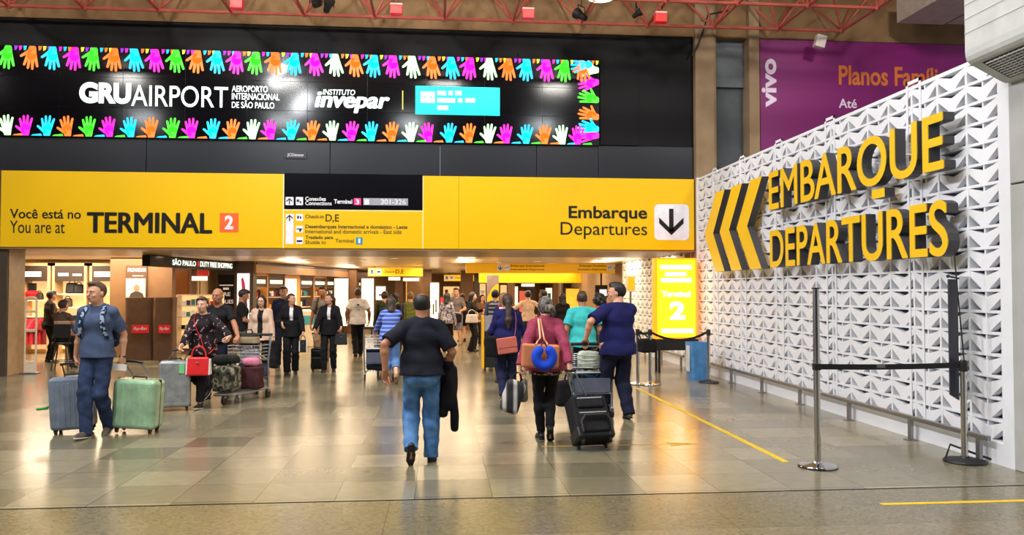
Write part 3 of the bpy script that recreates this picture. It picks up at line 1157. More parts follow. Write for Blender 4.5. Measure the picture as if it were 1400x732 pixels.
# ------------------------------------------------------------------ overhead signs of the concourse
t = thing('overhead_sign', 'long yellow overhead sign with arrows at both ends, deep in the concourse', 'sign', (0, 26.6, 0))
q0, q1 = AY(637, 373.5, 26.6), AY(851, 358.5, 26.6)
mb = MB()
mb.bx((q0.x, 0, q0.z), (5.9, 0.3, 2.62), 0.01)
mb.build('board', YF2, t)
ib, pk, lt = MB(), MB(), MB()
for px, arrow_ in ((684, 1), (693.5, 0), (833.5, 0), (842.5, 1)):
    c = AY(px, 366.5, 26.6)
    ib.box((c.x, -0.005, c.z), (0.19 if arrow_ else 0.16, 0.012, 0.2))
    if arrow_:
        pk.prism([(-0.015, -0.03), (0.015, -0.03), (0.015, 0.07), (-0.015, 0.07)], (c.x, -0.013, c.z), EX, EZ, -EY, 0.003)
        pk.prism([(0, -0.08), (0.08, 0.0), (0.08, 0.035), (0, -0.04), (-0.08, 0.035), (-0.08, 0)], (c.x, -0.014, c.z), EX, EZ, -EY, 0.003)
    else:
        pk.prism([(-0.06, -0.02), (0.06, 0.03), (0.06, 0.05), (-0.06, 0)], (c.x, -0.013, c.z), EX, EZ, -EY, 0.003)
ib.build('icon_plate', ICON, t)
pk.build('pictogram', mat('print_navy', (30, 34, 90), 0.5), t)
for body, px0, px1, py1, hh in (('Embarque Internacional', 698, 744, 366, 0.1), ('International Departures', 698, 744, 370.5, 0.08), ('Embarque Doméstico', 792, 829, 366, 0.1), ('Domestic Departures', 790, 829, 370.5, 0.08)):
    a0, a1 = AY(px0, py1, 26.6), AY(px1, py1, 26.6)
    put_text(lt, body, (a0.x, 0, a0.z), EX, EZ, -EY, w=a1.x - a0.x, h=hh, offset=0.01)
lt.build('lettering', BROWN_T, t)
t = thing('overhead_sign', 'lower yellow band behind the long overhead sign', 'sign', (0, 33.0, 0))
q0, q1 = AY(655, 387, 33.0), AY(850, 373, 33.0)
mb = MB()
mb.bx((q0.x, 0, q0.z), (5.9, 0.25, q1.z + 0.12), 0.01)
mb.build('board', YF2, t)
mb = MB()
c = AY(821, 382, 33)
mb.box((c.x, -0.006, c.z), (0.34, 0.012, 0.16))
mb.build('icon_plate', ICON, t)


def hang_sign(px0, py0, px1, py1, d, body, label, post=None):
    a0, a1 = A(px0, py1, d), A(px1, py0, d)
    y = (a0.y + a1.y) / 2
    t = thing('hanging_sign', label, 'sign', (0, y, 0), 0)
    a0, a1 = AY(px0, py1, y), AY(px1, py0, y)
    w, h = a1.x - a0.x, a1.z - a0.z
    mb = MB()
    mb.bx((a0.x, 0, a0.z), (a1.x, 0.14, a1.z), 0.01)
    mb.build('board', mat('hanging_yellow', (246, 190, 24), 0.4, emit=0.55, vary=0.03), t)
    mb = MB()
    for f in (0.12, 0.88):
        mb.tube([(a0.x + w * f, 0.07, a1.z), (a0.x + w * f, 0.07, 2.62)], 0.02, 8)
    mb.build('hanger', DKBR, t)
    mb = MB()
    s = h * 0.68
    for k in range(2):
        mb.box((a0.x + h * (0.45 + 0.75 * k), -0.005, a0.z + h / 2), (s * 0.9, 0.012, s))
    mb.build('icon_plate', ICON, t)
    mb = MB()
    mb.ball((a0.x + h * 0.45, -0.012, a0.z + h * 0.6), (s * 0.22, 0.004, s * 0.18), 10)
    mb.box((a0.x + h * 0.45, -0.012, a0.z + h * 0.38), (s * 0.5, 0.004, s * 0.2))
    mb.box((a0.x + h * 1.2, -0.012, a0.z + h * 0.5), (s * 0.5, 0.004, s * 0.25))
    mb.build('pictogram', INK, t)
    mb = MB()
    put_text(mb, 'Check-in', (a0.x + h * 1.75, 0, a0.z + h * 0.38), EX, EZ, -EY, w=w * 0.2, h=h * 0.28, offset=0.01)
    put_text(mb, body, (a0.x + h * 1.85 + w * 0.2, 0, a0.z + h * 0.22), EX, EZ, -EY, h=h * 0.55, offset=0.015)
    mb.build('lettering', BROWN_T, t)
    return t


hang_sign(503, 366, 578, 378, 29.5, 'D,E', 'yellow hanging sign lettered D,E over the crowd')
hang_sign(607, 376, 668, 384.5, 40.0, 'D', 'smaller yellow hanging sign lettered D, farther back')

# ------------------------------------------------------------------ perfume shop wall, left of the concourse
P0, P1 = A(345, 400, 24.5), A(505, 400, 37)
P0.z = P1.z = 0
dv = (P1 - P0)
LW = dv.length
ang = math.atan2(dv.y, dv.x)
mb = MB()
R = Matrix.Rotation(ang, 3, 'Z')
nrm = R @ Vector((0, 1, 0))     # away from the aisle (to the left)


def along(s, off=0.0, z=0.0):
    p = P0 + dv.normalized() * s + nrm * off
    return Vector((p.x, p.y, z))


def obox(mb, s0, s1, o0, o1, z0, z1, mi=0, bevel=0.0):
    c = along((s0 + s1) / 2, (o0 + o1) / 2, (z0 + z1) / 2)
    mb.box(c, (s1 - s0, abs(o1 - o0), z1 - z0), bevel, rot=R, mi=mi)


obox(mb, -0.3, LW, -0.25, 0.9, 2.28, 2.62, 0)
obox(mb, -0.3, LW, -0.28, -0.25, 2.53, 2.61, 1)
struct('trim_9', mb, [mat('shop_fascia', (150, 112, 76), 0.4), DKBR], 'brown shop fascia over the perfume shelves')
mb = MB()
obox(mb, -0.3, LW + 6, 0.9, 1.0, 0, 3.0)
struct('wall_perfumery', mb, SHOPW)
un_w = LW / 9
bl_mats = [mat('goods_' + n, c, 0.4, emit=e) for n, c, e in (('white', (244, 240, 230), 0.2), ('blue', (70, 90, 160), 0), ('red', (200, 40, 40), 0), ('gold', (226, 170, 70), 0.1), ('black', (26, 24, 24), 0), ('teal', (80, 170, 190), 0))]
goods = MB()
gr = random.Random(8)
for k in range(9):
    s0, s1 = k * un_w, (k + 1) * un_w
    kind = 'bright' if k in (2, 6) else 'shelf'
    t = thing('perfume_display', 'lit wall unit of perfume shelves under a warm cornice' if kind == 'shelf' else 'wall unit with one tall white lit panel among the perfume shelves', 'shelf unit', along((s0 + s1) / 2, 0.4, 0), ang, 'perfume wall units')
    mb = MB()
    hw_ = un_w / 2
    mb.bx((-hw_, -0.3, 0), (-hw_ + 0.06, 0.35, 2.28))
    mb.bx((hw_ - 0.06, -0.3, 0), (hw_, 0.35, 2.28))
    mb.bx((-hw_, -0.3, 2.2), (hw_, 0.35, 2.28))
    mb.bx((-hw_, -0.35, 0), (hw_, 0.35, 0.75))
    mb.build('carcass', BROWN_P if k % 2 else mat('gold_trim', (220, 160, 90), 0.4, metal=0.3), t)
    mb = MB()
    if kind == 'bright':
        mb.bx((-hw_ + 0.07, -0.2, 0.8), (hw_ - 0.07, -0.1, 2.15))
        mb.build('lit_panel', LITW, t)
    else:
        mb.bx((-hw_ + 0.06, 0.25, 0.75), (hw_ - 0.06, 0.3, 2.2))
        mb.build('lit_back', LITO if k % 3 else LITW, t)
        mb = MB()
        mb.bx((-hw_ + 0.06, -0.28, 1.86), (hw_ - 0.06, -0.22, 2.2))
        mb.build('header_panel', DKBR, t)
        mb = MB()
        mb.bx((-hw_ + 0.2, -0.30, 1.96), (hw_ - 0.2, -0.28, 2.08))
        mb.build('brand_strip', LITW, t)
        for z in (0.75, 1.12, 1.5, 1.84):
            mb = MB()
            mb.bx((-hw_ + 0.06, -0.2, z), (hw_ - 0.06, 0.25, z + 0.03))
            mb.build('shelf', WSH, t)
            if z < 1.8:
                n = 7
                for q in range(n):
                    x = -hw_ + 0.16 + (un_w - 0.32) * q / (n - 1)
                    h = gr.uniform(0.12, 0.26)
                    p = along((s0 + s1) / 2 + x, 0.4 - 0.05, z + 0.03 + h / 2)
                    mi = gr.randrange(6)
                    goods.box(p, (gr.uniform(0.07, 0.13), 0.09, h * 0.8), rot=R, mi=mi)
                    goods.box((p.x, p.y, p.z + h * 0.45), (0.04, 0.04, h * 0.2), rot=R, mi=4)
g = goods.build('perfume_goods', bl_mats)
tag(g, 'small perfume boxes and bottles on the lit wall shelves', 'goods', kind='stuff')

# free-standing counters before the perfume wall
for k, (px, d, w, h, lab) in enumerate(((366, 23.6, 0.9, 1.05, 'white sales counter before the perfume shelves, near the man in dark blue'), (424, 25.2, 1.2, 1.1, 'white sales counter with a blue panel before the perfume shelves'))):
    c = A(px, 400, d)
    t = thing('sales_counter', lab, 'counter', (c.x, c.y, 0), 0.2)
    mb = MB()
    mb.box((0, 0, h / 2), (w, 0.5, h), 0.02)
    mb.build('body', WSH, t)
    mb = MB()
    mb.box((0, 0, h + 0.02), (w + 0.06, 0.56, 0.04), 0.01)
    mb.build('top', LITW, t)
    mb = MB()
    mb.box((0, -0.26, h * 0.75), (w * 0.8, 0.02, h * 0.25))
    mb.build('front_panel', bl_mats[5] if k else bl_mats[2], t)

# ------------------------------------------------------------------ brown pillar with dark brand panel and lightbox poster
a0, a1 = A(296, 400, 24.0), A(345, 400, 24.0)
mb = MB()
mb.box(((a0.x + a1.x) / 2, a0.y + 0.25, 1.48), (a1.x - a0.x, 0.5, 2.62))
struct('trim_10', mb, DKBR, 'dark brown shop pillar')
yq = a0.y - 0.03
t = thing('brand_panel', 'black shop panel with white lettering beside the lightbox poster', 'sign panel', (0, yq, 0))
q0, q1 = AY(298, 432, yq), AY(320, 376, yq)
mb = MB()
mb.bx((q0.x, 0, 0.4), (q1.x, 0.05, q1.z), 0.004)
mb.build('panel', BLACK_P, t)
mb = MB()
for body, px0, px1, py0, py1 in (('PRE', 301, 315, 400, 405), ('JOLIES', 300, 319, 410, 417)):
    e0, e1 = AY(px0, py1, yq), AY(px1, py0, yq)
    put_text(mb, body, (e0.x, 0, e0.z), EX, EZ, -EY, w=e1.x - e0.x, h=e1.z - e0.z, offset=0.01)
e0, e1 = AY(300, 391, yq), AY(319, 389.5, yq)
mb.bx((e0.x, -0.006, e0.z), (e1.x, 0, e1.z))
e0, e1 = AY(305, 396.5, yq), AY(313, 393.5, yq)
mb.bx((e0.x, -0.006, e0.z), (e1.x, 0, e1.z))
mb.build('lettering', ICON, t)
t = thing('lightbox_poster', 'tall white lit poster of a pink lipstick on the brown pillar', 'poster', (0, yq, 0))
q0, q1 = AY(323, 500, yq), AY(341, 374, yq)
mb = MB()
mb.bx((q0.x, 0, 0.3), (q1.x, 0.05, q1.z), 0.005)
mb.build('lit_panel', mat('poster_white', (246, 232, 236), 0.4, emit=0.9, vary=0.02), t)
mb = MB()
e = AY(332, 395, yq)
mb.prism([(-0.05, 0.3), (0.0, 0.34), (0.05, 0.2), (0.09, -0.1), (0.04, -0.35), (-0.02, -0.1)], (e.x, -0.004, e.z), EX, EZ, -EY, 0.003, 0)
mb.prism([(0.0, -0.1), (0.09, -0.1), (0.14, -0.5), (0.1, -1.0), (0.02, -1.0), (-0.02, -0.5)], (e.x, -0.007, e.z), EX, EZ, -EY, 0.003, 1)
mb.build('print', [mat('print_magenta', (190, 60, 100), 0.5, emit=0.2), mat('print_mauve', (84, 66, 76), 0.5)], t)

# ------------------------------------------------------------------ left shop
t = thing('shop_fascia', 'black shop fascia with white lit lettering over the left shop corner', 'sign', (0, 0, 0))
f0, f1 = A(205, 356, 19.2), A(322, 372, 24.0)
f0.z = f1.z = 2.46
fd = (f1 - f0).normalized()
fa = math.atan2(fd.y, fd.x)
FR = Matrix.Rotation(fa, 3, 'Z')
fn = Vector((fd.y, -fd.x, 0))
mb = MB()
mb.box((f0 + f1) / 2 - fn * 0.1, ((f1 - f0).length, 0.2, 0.27), 0.01, rot=FR)
mb.build('board', DARK, t)
mb = MB()
LWD = (f1 - f0).length
put_text(mb, 'SÃO PAULO', f0 + fd * LWD * 0.22 + Vector((0, 0, -0.075)), fd, EZ, fn, w=LWD * 0.26, h=0.17, offset=0.03)
put_text(mb, 'DUTY FREE SHOPPING', f0 + fd * LWD * 0.53 + Vector((0, 0, -0.075)), fd, EZ, fn, w=LWD * 0.42, h=0.15, offset=0.025)
mb.build('lettering', WHITE_L, t)
mb = MB()
mb.box(f0 + fd * LWD * 0.505 + fn * 0.006, (0.09, 0.012, 0.13), rot=FR)
mb.build('logo_block', mat('logo_red', (210, 40, 40), 0.5, emit=0.3), t)

# brown partition with the fitting-room poster
pa, pb = A(150, 400, 21.0), A(233, 400, 21.0)
yq = pa.y
mb = MB()
mb.bx((pa.x, yq, 0), (pb.x, yq + 0.25, 2.6), 0.01)
struct('wall_partition', mb, mat('partition_brown', (128, 92, 58), 0.5, vary=0.06))
t = thing('wall_poster', 'framed poster headed PROVADOR on the brown shop partition', 'poster', (0, yq, 0))
q0, q1 = AY(172, 432, yq), AY(202, 363, yq)
mb = MB()
mb.bx((q0.x, -0.05, q0.z), (q1.x, 0, q1.z), 0.006)
mb.build('board', mat('poster_brown', (92, 64, 44), 0.5), t)
mb = MB()
e0, e1 = AY(176, 372, yq), AY(201, 367, yq)
put_text(mb, 'PROVADOR', (e0.x, -0.05, e0.z), EX, EZ, -EY, w=e1.x - e0.x, h=e1.z - e0.z, offset=0.015)
e0, e1 = AY(182, 378, yq), AY(197, 377, yq)
mb.bx((e0.x, -0.056, e0.z), (e1.x, -0.05, e1.z))
mb.build('lettering', ICON, t)
mb = MB()
e0, e1 = AY(173, 408, yq), AY(200, 381, yq)
mb.bx((e0.x, -0.056, e0.z), (e1.x, -0.05, e1.z))
pw = mb.build('picture', mat('poster_pale', (226, 206, 170), 0.5, emit=0.2, vary=0.1), t)
mb = MB()
e = AY(188, 394, yq)
mb.ball((e.x, -0.06, e.z), (0.075, 0.005, 0.1), 12, 0)
mb.prism([(-0.2, -0.27), (0.2, -0.27), (0.15, -0.14), (0.05, -0.09), (-0.05, -0.09), (-0.15, -0.14)], (e.x, -0.057, e.z), EX, EZ, -EY, 0.003, 1)
mb.build('portrait_print', [mat('print_skin', (170, 116, 84), 0.6), mat('print_dark', (60, 48, 44), 0.6)], pw)

# two cloth-covered display columns with a red script plate
CLOTH_B = mat('cover_brown', (104, 74, 52), 0.75, vary=0.15, scale=5)
for k, (px0, px1, lab) in enumerate(((168, 204, 'brown covered display column with red plate, beside the fitting-room poster'), (208, 235, 'brown covered display column with red plate, nearest the white glass shelves'))):
    a0, a1 = A(px0, 493, 20.0), A(px1, 493, 20.0)
    w = a1.x - a0.x
    t = thing('display_column', lab, 'display stand', ((a0.x + a1.x) / 2, a0.y + 0.2, 0), 0.12 if k == 0 else -0.1, 'covered display columns')
    mb = MB()
    prof = []
    n = 40
    for z, s in ((0.0, 1.0), (0.05, 1.0), (0.4, 0.98), (0.8, 0.97), (1.2, 0.95), (1.45, 0.98), (1.54, 1.0), (1.57, 0.97)):
        ring = []
        for q in range(n):
            an = 2 * math.pi * q / n
            ex = 0.25
            cx, cy = math.copysign(abs(math.cos(an)) ** ex, math.cos(an)), math.copysign(abs(math.sin(an)) ** ex, math.sin(an))
            rip = 1 + 0.018 * math.sin(5 * an + 3 * z) * (1 if z < 1.5 else 0.4)
            ring.append((cx * w / 2 * s * rip, cy * 0.16 * s * rip, z))
        prof.append(ring)
    vs = [p for r_ in prof for p in r_]
    fs_ = [(i * n + q, i * n + (q + 1) % n, (i + 1) * n + (q + 1) % n, (i + 1) * n + q) for i in range(len(prof) - 1) for q in range(n)]
    fs_.append(tuple((len(prof) - 1) * n + q for q in range(n)))
    fs_.append(tuple(range(n))[::-1])
    mb.add(vs, fs_, 0, True)
    mb.build('cover', CLOTH_B, t)
    mb = MB()
    mb.box((0.05, -0.175, 0.78), (w * 0.62, 0.012, 0.2), 0.004)
    pl_ = mb.build('plate', mat('plate_red', (222, 40, 36), 0.4, emit=0.2), t)
    mb = MB()
    put_text(mb, 'Ray-Ban', (0.05 - w * 0.24, -0.182, 0.735), EX, EZ, -EY, w=w * 0.48, h=0.1, shear=0.35, offset=0.005)
    mb.build('script', ICON, pl_)

# white shelving with glass shelves
t = thing('glass_shelving', 'tall white shelving with lit shelves behind the brown display columns', 'shelf unit', (0, 0, 0))
a0, a1 = A(241, 490, 22.0), A(298, 490, 22.0)
yq = a0.y
mb = MB()
for x in (a0.x, (a0.x + a1.x) / 2, a1.x):
    mb.bx((x - 0.02, yq - 0.02, 0), (x + 0.02, yq + 0.4, 1.62), 0.004)
mb.build('frame', WSH, t)
for z in (0.25, 0.65, 1.0, 1.3, 1.6):
    mb = MB()
    mb.bx((a0.x, yq, z), (a1.x, yq + 0.4, z + 0.03), 0.004)
    mb.build('shelf', WSH, t)
mb = MB()
mb.bx((a0.x, yq + 0.41, 0.1), (a1.x, yq + 0.43, 1.62))
mb.build('back', LITO, t)
sg = MB()
for z in (0.28, 0.68, 1.03, 1.33):
    for q in range(8):
        x = a0.x + 0.12 + (a1.x - a0.x - 0.24) * q / 7
        h = gr.uniform(0.1, 0.2)
        sg.box((x, yq + 0.2, z + h / 2), (0.09, 0.1, h), mi=gr.randrange(6))
tag(sg.build('boxed_goods', bl_mats), 'small boxed goods on the white glass shelving', 'goods', kind='stuff')
for k, (px0, py0, px1, py1, mname, lab) in enumerate(((245, 371, 254, 392, BROWN_P, 'brown'), (270, 370, 285, 377, 0, 'red'))):
    pass
t = thing('small_sign', 'small red sign over white lettering inside the left shop', 'sign', (0, 0, 0))
q0, q1 = AY(269, 377, 22.6), AY(285, 370, 22.6)
mb = MB()
mb.bx((q0.x, 22.6, q0.z), (q1.x, 22.66, q1.z), 0.004)
mb.build('board', mat('logo_red', (210, 40, 40)), t)
q0, q1 = AY(262, 384, 22.6), AY(283, 378, 22.6)
mb = MB()
mb.bx((q0.x, 22.6, q0.z), (q1.x, 22.66, q1.z), 0.004)
mb.build('lit_strip', LITW, t)
mb = MB()
mb.tube([(q0.x + 0.1, 22.63, q1.z), (q0.x + 0.1, 22.63, 2.6)], 0.012, 6)
mb.tube([(q1.x - 0.1, 22.63, q1.z), (q1.x - 0.1, 22.63, 2.6)], 0.012, 6)
mb.build('hanger', DKBR, t)
t = thing('wall_unit', 'tall brown wall unit behind the white glass shelving', 'wall unit', (0, 0, 0))
q0, q1 = AY(236, 430, 23.3), AY(262, 366, 23.3)
mb = MB()
mb.bx((q0.x, 23.3, 0), (q1.x, 23.8, q1.z), 0.01)
mb.build('carcass', BROWN_P, t)
mb = MB()
mb.bx((q0.x + 0.08, 23.28, 1.1), (q1.x - 0.08, 23.31, q1.z - 0.1))
mb.build('mirror_panel', mat('bronze_panel', (150, 100, 60), 0.2, metal=0.6), t)

# back bays with clothing
yb_ = 23.2
for k, (px0, px1, lab) in enumerate(((28, 68, 'with red clothes hung below it, beside the door jamb'), (71, 118, 'in the middle of the shop back wall'), (122, 168, 'next to the brown partition'))):
    q0, q1 = AY(px0, 400, yb_), AY(px1, 400, yb_)
    w = q1.x - q0.x
    t = thing('shelf_bay', 'lit shop shelf bay ' + lab, 'shelf unit', ((q0.x + q1.x) / 2, yb_, 0), 0, 'shop shelf bays')
    mb = MB()
    mb.bx((-w / 2, 0, 0), (-w / 2 + 0.07, 0.6, 2.5))
    mb.bx((w / 2 - 0.07, 0, 0), (w / 2, 0.6, 2.5))
    mb.bx((-w / 2, 0.0, 2.42), (w / 2, 0.6, 2.5))
    mb.build('frame', mat('bay_beige', (206, 172, 126), 0.5), t)
    mb = MB()
    mb.bx((-w / 2 + 0.07, -0.01, 2.0), (w / 2 - 0.07, 0.05, 2.42))
    mb.build('header_panel', DKBR, t)
    mb = MB()
    if k == 0:
        mb.bx((-w / 2 + 0.1, -0.02, 2.12), (w * 0.2, -0.01, 2.26))
    elif k == 1:
        mb.bx((-w * 0.32, -0.02, 2.14), (-w * 0.02, -0.01, 2.22))
        mb.bx((w * 0.1, -0.02, 2.15), (w * 0.36, -0.01, 2.2))
    else:
        mb.bx((-w * 0.35, -0.02, 2.12), (w * 0.35, -0.01, 2.26))
    mb.build('brand_strip', LITW, t)
    mb = MB()
    mb.bx((-w / 2 + 0.07, 0.5, 0.1), (w / 2 - 0.07, 0.55, 2.0))
    mb.build('lit_back', LITO, t)
    for z in ((1.25, 1.62) if k else (1.0, 1.45)):
        mb = MB()
        mb.bx((-w / 2 + 0.07, 0.05, z), (w / 2 - 0.07, 0.5, z + 0.035))
        mb.build('shelf', WSH, t)
    if k == 0:
        mb = MB()
        mb.tube([(-w / 2 + 0.07, 0.25, 0.98), (w / 2 - 0.07, 0.25, 0.98)], 0.012, 6)
        mb.build('rail', STEEL, t)
REDS = [mat('shirt_' + n, c, 0.85, vary=0.15, scale=8) for n, c in (('pink', (236, 84, 130)), ('scarlet', (206, 30, 40)), ('crimson', (160, 22, 34)), ('rose', (226, 60, 84)), ('maroon', (120, 24, 32)))]


def garment(name, label, loc, rz, m, s=1.0, group=None):
    """shirt on a hanger seen edge-on or face-on"""
    t = thing(name, label, 'shirt', loc, rz, group)
    mb = MB()
    P = [(-0.2, -0.72), (0.2, -0.72), (0.21, -0.2), (0.32, -0.34), (0.37, -0.28), (0.22, -0.02), (0.08, 0.03), (0, -0.02), (-0.08, 0.03), (-0.22, -0.02), (-0.37, -0.28), (-0.32, -0.34), (-0.21, -0.2)]
    n = len(P)
    vs = []
    for sy, kk in ((-0.05, 0.94), (-0.02, 1.0), (0.02, 1.0), (0.05, 0.94)):
        vs += [(x * s * kk, sy * s + 0.015 * math.sin(9 * x + 5 * z), z * s) for x, z in P]
    fs2 = [tuple(range(n)), tuple(range(4 * n - 1, 3 * n - 1, -1))]
    for r_ in range(3):
        fs2 += [(r_ * n + i, r_ * n + (i + 1) % n, (r_ + 1) * n + (i + 1) % n, (r_ + 1) * n + i) for i in range(n)]
    mb.add(vs, fs2, 0, True)
    mb.build('cloth', m, t)
    mb = MB()
    mb.tube([(-0.18 * s, 0, -0.02 * s), (0, 0, 0.07 * s), (0.18 * s, 0, -0.02 * s)], 0.008, 6)
    mb.tube([(0, 0, 0.07 * s), (0, 0, 0.12 * s), (0.03, 0, 0.14 * s)], 0.004, 6)
    mb.build('hanger', STEEL, t)
    return t


gx0, gx1 = AY(33, 440, yb_).x, AY(66, 440, yb_).x
ords = ['first from the door jamb', 'second from the door jamb', 'third from the door jamb', 'fourth from the door jamb', 'fifth, nearest the seated man', 'sixth, behind the seated man']
for k in range(6):
    x = gx0 + (gx1 - gx0) * (k + 0.3) / 6
    garment('hanging_shirt', '%s shirt on the shop rail, %s' % (('pink', 'scarlet', 'rose red', 'crimson', 'scarlet', 'maroon')[k], ords[k]), (x, yb_ + 0.14, 0.94), 1.22 + 0.06 * (k % 3), REDS[(0, 1, 3, 2, 1, 4)[k]], 0.95, 'red shirts on the shop rail')
# bust with a red top on the shelf, dark hat boxes, folded goods
q = AY(43, 398, yb_ + 0.2)
t = thing('bust_form', 'shop bust wearing a red top under a black box', 'mannequin bust', (q.x, yb_ + 0.25, 1.485))
mb = MB()
mb.lathe([(0.08, 0), (0.09, 0.02), (0.13, 0.06), (0.2, 0.16), (0.19, 0.21), (0.1, 0.25), (0.05, 0.27)], n=20)
mb.build('red_top', REDS[1], t)
mb = MB()
mb.box((0, 0, 0.36), (0.16, 0.16, 0.2), 0.01)
mb.build('black_box', DARK, t)
for k, (px, py, s, lab) in enumerate(((53, 416, 0.2, 'beside the red bust'), (98, 404, 0.3, 'right end of the middle bay'), (92, 418, 0.24, 'under the other dark bags of the middle bay'), (107, 410, 0.26, 'at the edge of the middle bay'))):
    q = AY(px, py, yb_ + 0.2)
    t = thing('shop_bag', 'dark bag on the shop shelf, ' + lab, 'bag', (q.x, yb_ + 0.22, (1.485 if k == 0 else 1.655 if k != 2 else 1.285)), 0.2 * k, 'dark bags on the shop shelves')
    mb = MB()
    mb.box((0, 0, s * 0.5), (s * 1.1, 0.18, s), 0.05, 3, taper=(0.85, 0.7))
    mb.build('body', DARK if k % 2 else DKBR, t)
    mb = MB()
    mb.tube([(-s * 0.25, 0, s * 0.95)] + [(s * 0.25 * math.cos(a), 0, s * 0.95 + s * 0.3 * math.sin(a)) for a in (2.6, 2.1, 1.57, 1.0, 0.5)] + [(s * 0.25, 0, s * 0.95)], 0.012, 6)
    mb.build('handle', DARK, t)
# pale counter behind the seated man
q0, q1 = A(92, 485, 19.4), A(128, 485, 19.4)
t = thing('shop_counter', 'pale shop counter with grey top before the seated man', 'counter', ((q0.x + q1.x) / 2, q0.y, 0))
mb = MB()
mb.box((0, 0.1, 0.46), (q1.x - q0.x, 0.5, 0.92), 0.02)
mb.build('body', mat('counter_cream', (236, 206, 160), 0.5), t)
mb = MB()
mb.box((0, 0.1, 0.94), (q1.x - q0.x + 0.05, 0.56, 0.045), 0.01)
mb.build('top', WSH, t)
# denim jacket on the counter edge
t = thing('folded_jeans', 'blue denim draped over the pale shop counter', 'clothing', ((q0.x + q1.x) / 2 - 0.1, q0.y - 0.14, 0.97))
mb = MB()
mb.box((0, -0.03, 0.09), (0.36, 0.2, 0.2), 0.06, 3)
mb.box((0, -0.07, -0.12), (0.3, 0.05, 0.3), 0.02, 2)
mb.build('cloth', mat('denim_light', (76, 96, 128), 0.9, vary=0.2, scale=12), t)
# anti-theft gate at the shop door
q = G(41, 511)
t = thing('security_gate', 'white anti-theft gate standing in the left shop doorway', 'security gate', (q.x, q.y, 0), 0.0)
mb = MB()
for sx in (-0.11, 0.11):
    mb.tube([(sx, 0, 0.02), (sx, 0, 1.56)], 0.03, 10, flat=0.6)
mb.tube([(-0.11, 0, 1.55), (-0.06, 0, 1.59), (0.06, 0, 1.59), (0.11, 0, 1.55)], 0.03, 10)
mb.build('frame', mat('gate_white', (226, 210, 188), 0.4), t)
mb = MB()
mb.box((0, 0, 0.9), (0.2, 0.03, 0.06), 0.008)
mb.box((0, 0, 0.14), (0.24, 0.05, 0.24), 0.01)
mb.box((0, 0, 1.3), (0.2, 0.03, 0.05), 0.008)
mb.build('cross_panel', MATS['gate_white'], t)
mb = MB()
mb.box((0, 0, 0.012), (0.34, 0.2, 0.024), 0.006)
mb.build('foot', STEEL, t)

# ------------------------------------------------------------------ far concourse: pillars, lightboxes, posters
PIL = mat('pillar_brown', (128, 94, 62), 0.45, vary=0.1)
n_ = 11
for k, (px0, px1, d, m) in enumerate(((471, 487, 33, BROWN_P), (556, 576, 38, PIL), (576, 590, 34, PIL), (630, 647, 36, PIL), (648, 656, 40, DKBR), (556, 560, 30, PIL), (694, 704, 40, BROWN_P), (722, 732, 41, DKBR), (757, 764, 40, BROWN_P), (770, 800, 36, DKBR), (540, 551, 40, BROWN_P))):
    if k == 5:
        continue
    a0, a1 = A(px0, 400, d), A(px1, 400, d)
    mb = MB()
    mb.bx((a0.x, a0.y, 0), (a1.x, a0.y + 0.6, 2.62), 0.01)
    struct('trim_%d' % (n_ + k), mb, m, 'concourse pillar')


def lightbox(px0, py0, px1, py1, d, m, label, inner=None, z0=None):
    a0, a1 = A(px0, py1, d), A(px1, py0, d)
    y = a0.y
    t = thing('lightbox', label, 'lightbox', (0, y, 0))
    b0 = z0 if z0 is not None else a0.z
    mb = MB()
    w = 0.04
    mb.bx((a0.x - w, 0.0, b0 - w), (a1.x + w, 0.1, a1.z + w), 0.006)
    mb.bx((a0.x + 0.05, 0.02, 0), (a0.x + 0.1, 0.08, b0))
    mb.bx((a1.x - 0.1, 0.02, 0), (a1.x - 0.05, 0.08, b0))
    mb.build('frame', DKBR, t)
    mb = MB()
    mb.bx((a0.x, -0.02, b0), (a1.x, 0.0, a1.z))
    p = mb.build('lit_face', m, t)
    if inner:
        mb = MB()
        for (fx0, fz0, fx1, fz1, mi) in inner:
            W_, H_ = a1.x - a0.x, a1.z - b0
            mb.bx((a0.x + W_ * fx0, -0.026, b0 + H_ * fz0), (a0.x + W_ * fx1, -0.02, b0 + H_ * fz1), mi=mi)
        mb.build('print', bl_mats, p)
    return t


lightbox(457, 381, 476, 440, 31.5, LITW, 'white lightbox left of the dark pillar behind the capped man', z0=0.35)
lightbox(494, 381, 511, 445, 31, LITW, 'white lightbox right of the dark pillar behind the capped man', z0=0.35)
lightbox(588, 387, 600, 450, 33.5, LITW, 'tall white lightbox with small dark prints behind the bald man in black', [(0.3, 0.25, 0.45, 0.5, 4), (0.6, 0.3, 0.75, 0.6, 4), (0.45, 0.8, 0.55, 0.83, 4)], z0=0.3)
lightbox(602, 407, 609, 440, 32, mat('lit_red', (236, 56, 56), 0.5, emit=0.6), 'red lit panel beside the tall white lightbox', z0=0.4)
lightbox(514, 392, 527, 405, 33, LITW, 'white lit poster with a dark bird-like print behind the green backpack', [(0.3, 0.3, 0.8, 0.45, 1)], z0=1.35)
lightbox(555, 385, 575, 416, 39, mat('lit_amber', (255, 180, 70), 0.5, emit=0.7), 'amber lit shopfront panel in the middle distance', z0=0.3)
lightbox(774, 395, 792, 432, 34, mat('lit_orange', (255, 170, 50), 0.5, emit=0.9, vary=0.3, scale=2), 'orange lit poster on the dark pillar left of the teal shirt', [(0.2, 0.05, 0.8, 0.2, 0)], z0=0.5)
lightbox(746, 394, 756, 425, 42, LITW, 'pale lit figure-like panel in the far shopfront', [(0.3, 0.2, 0.7, 0.8, 5)], z0=0.5)
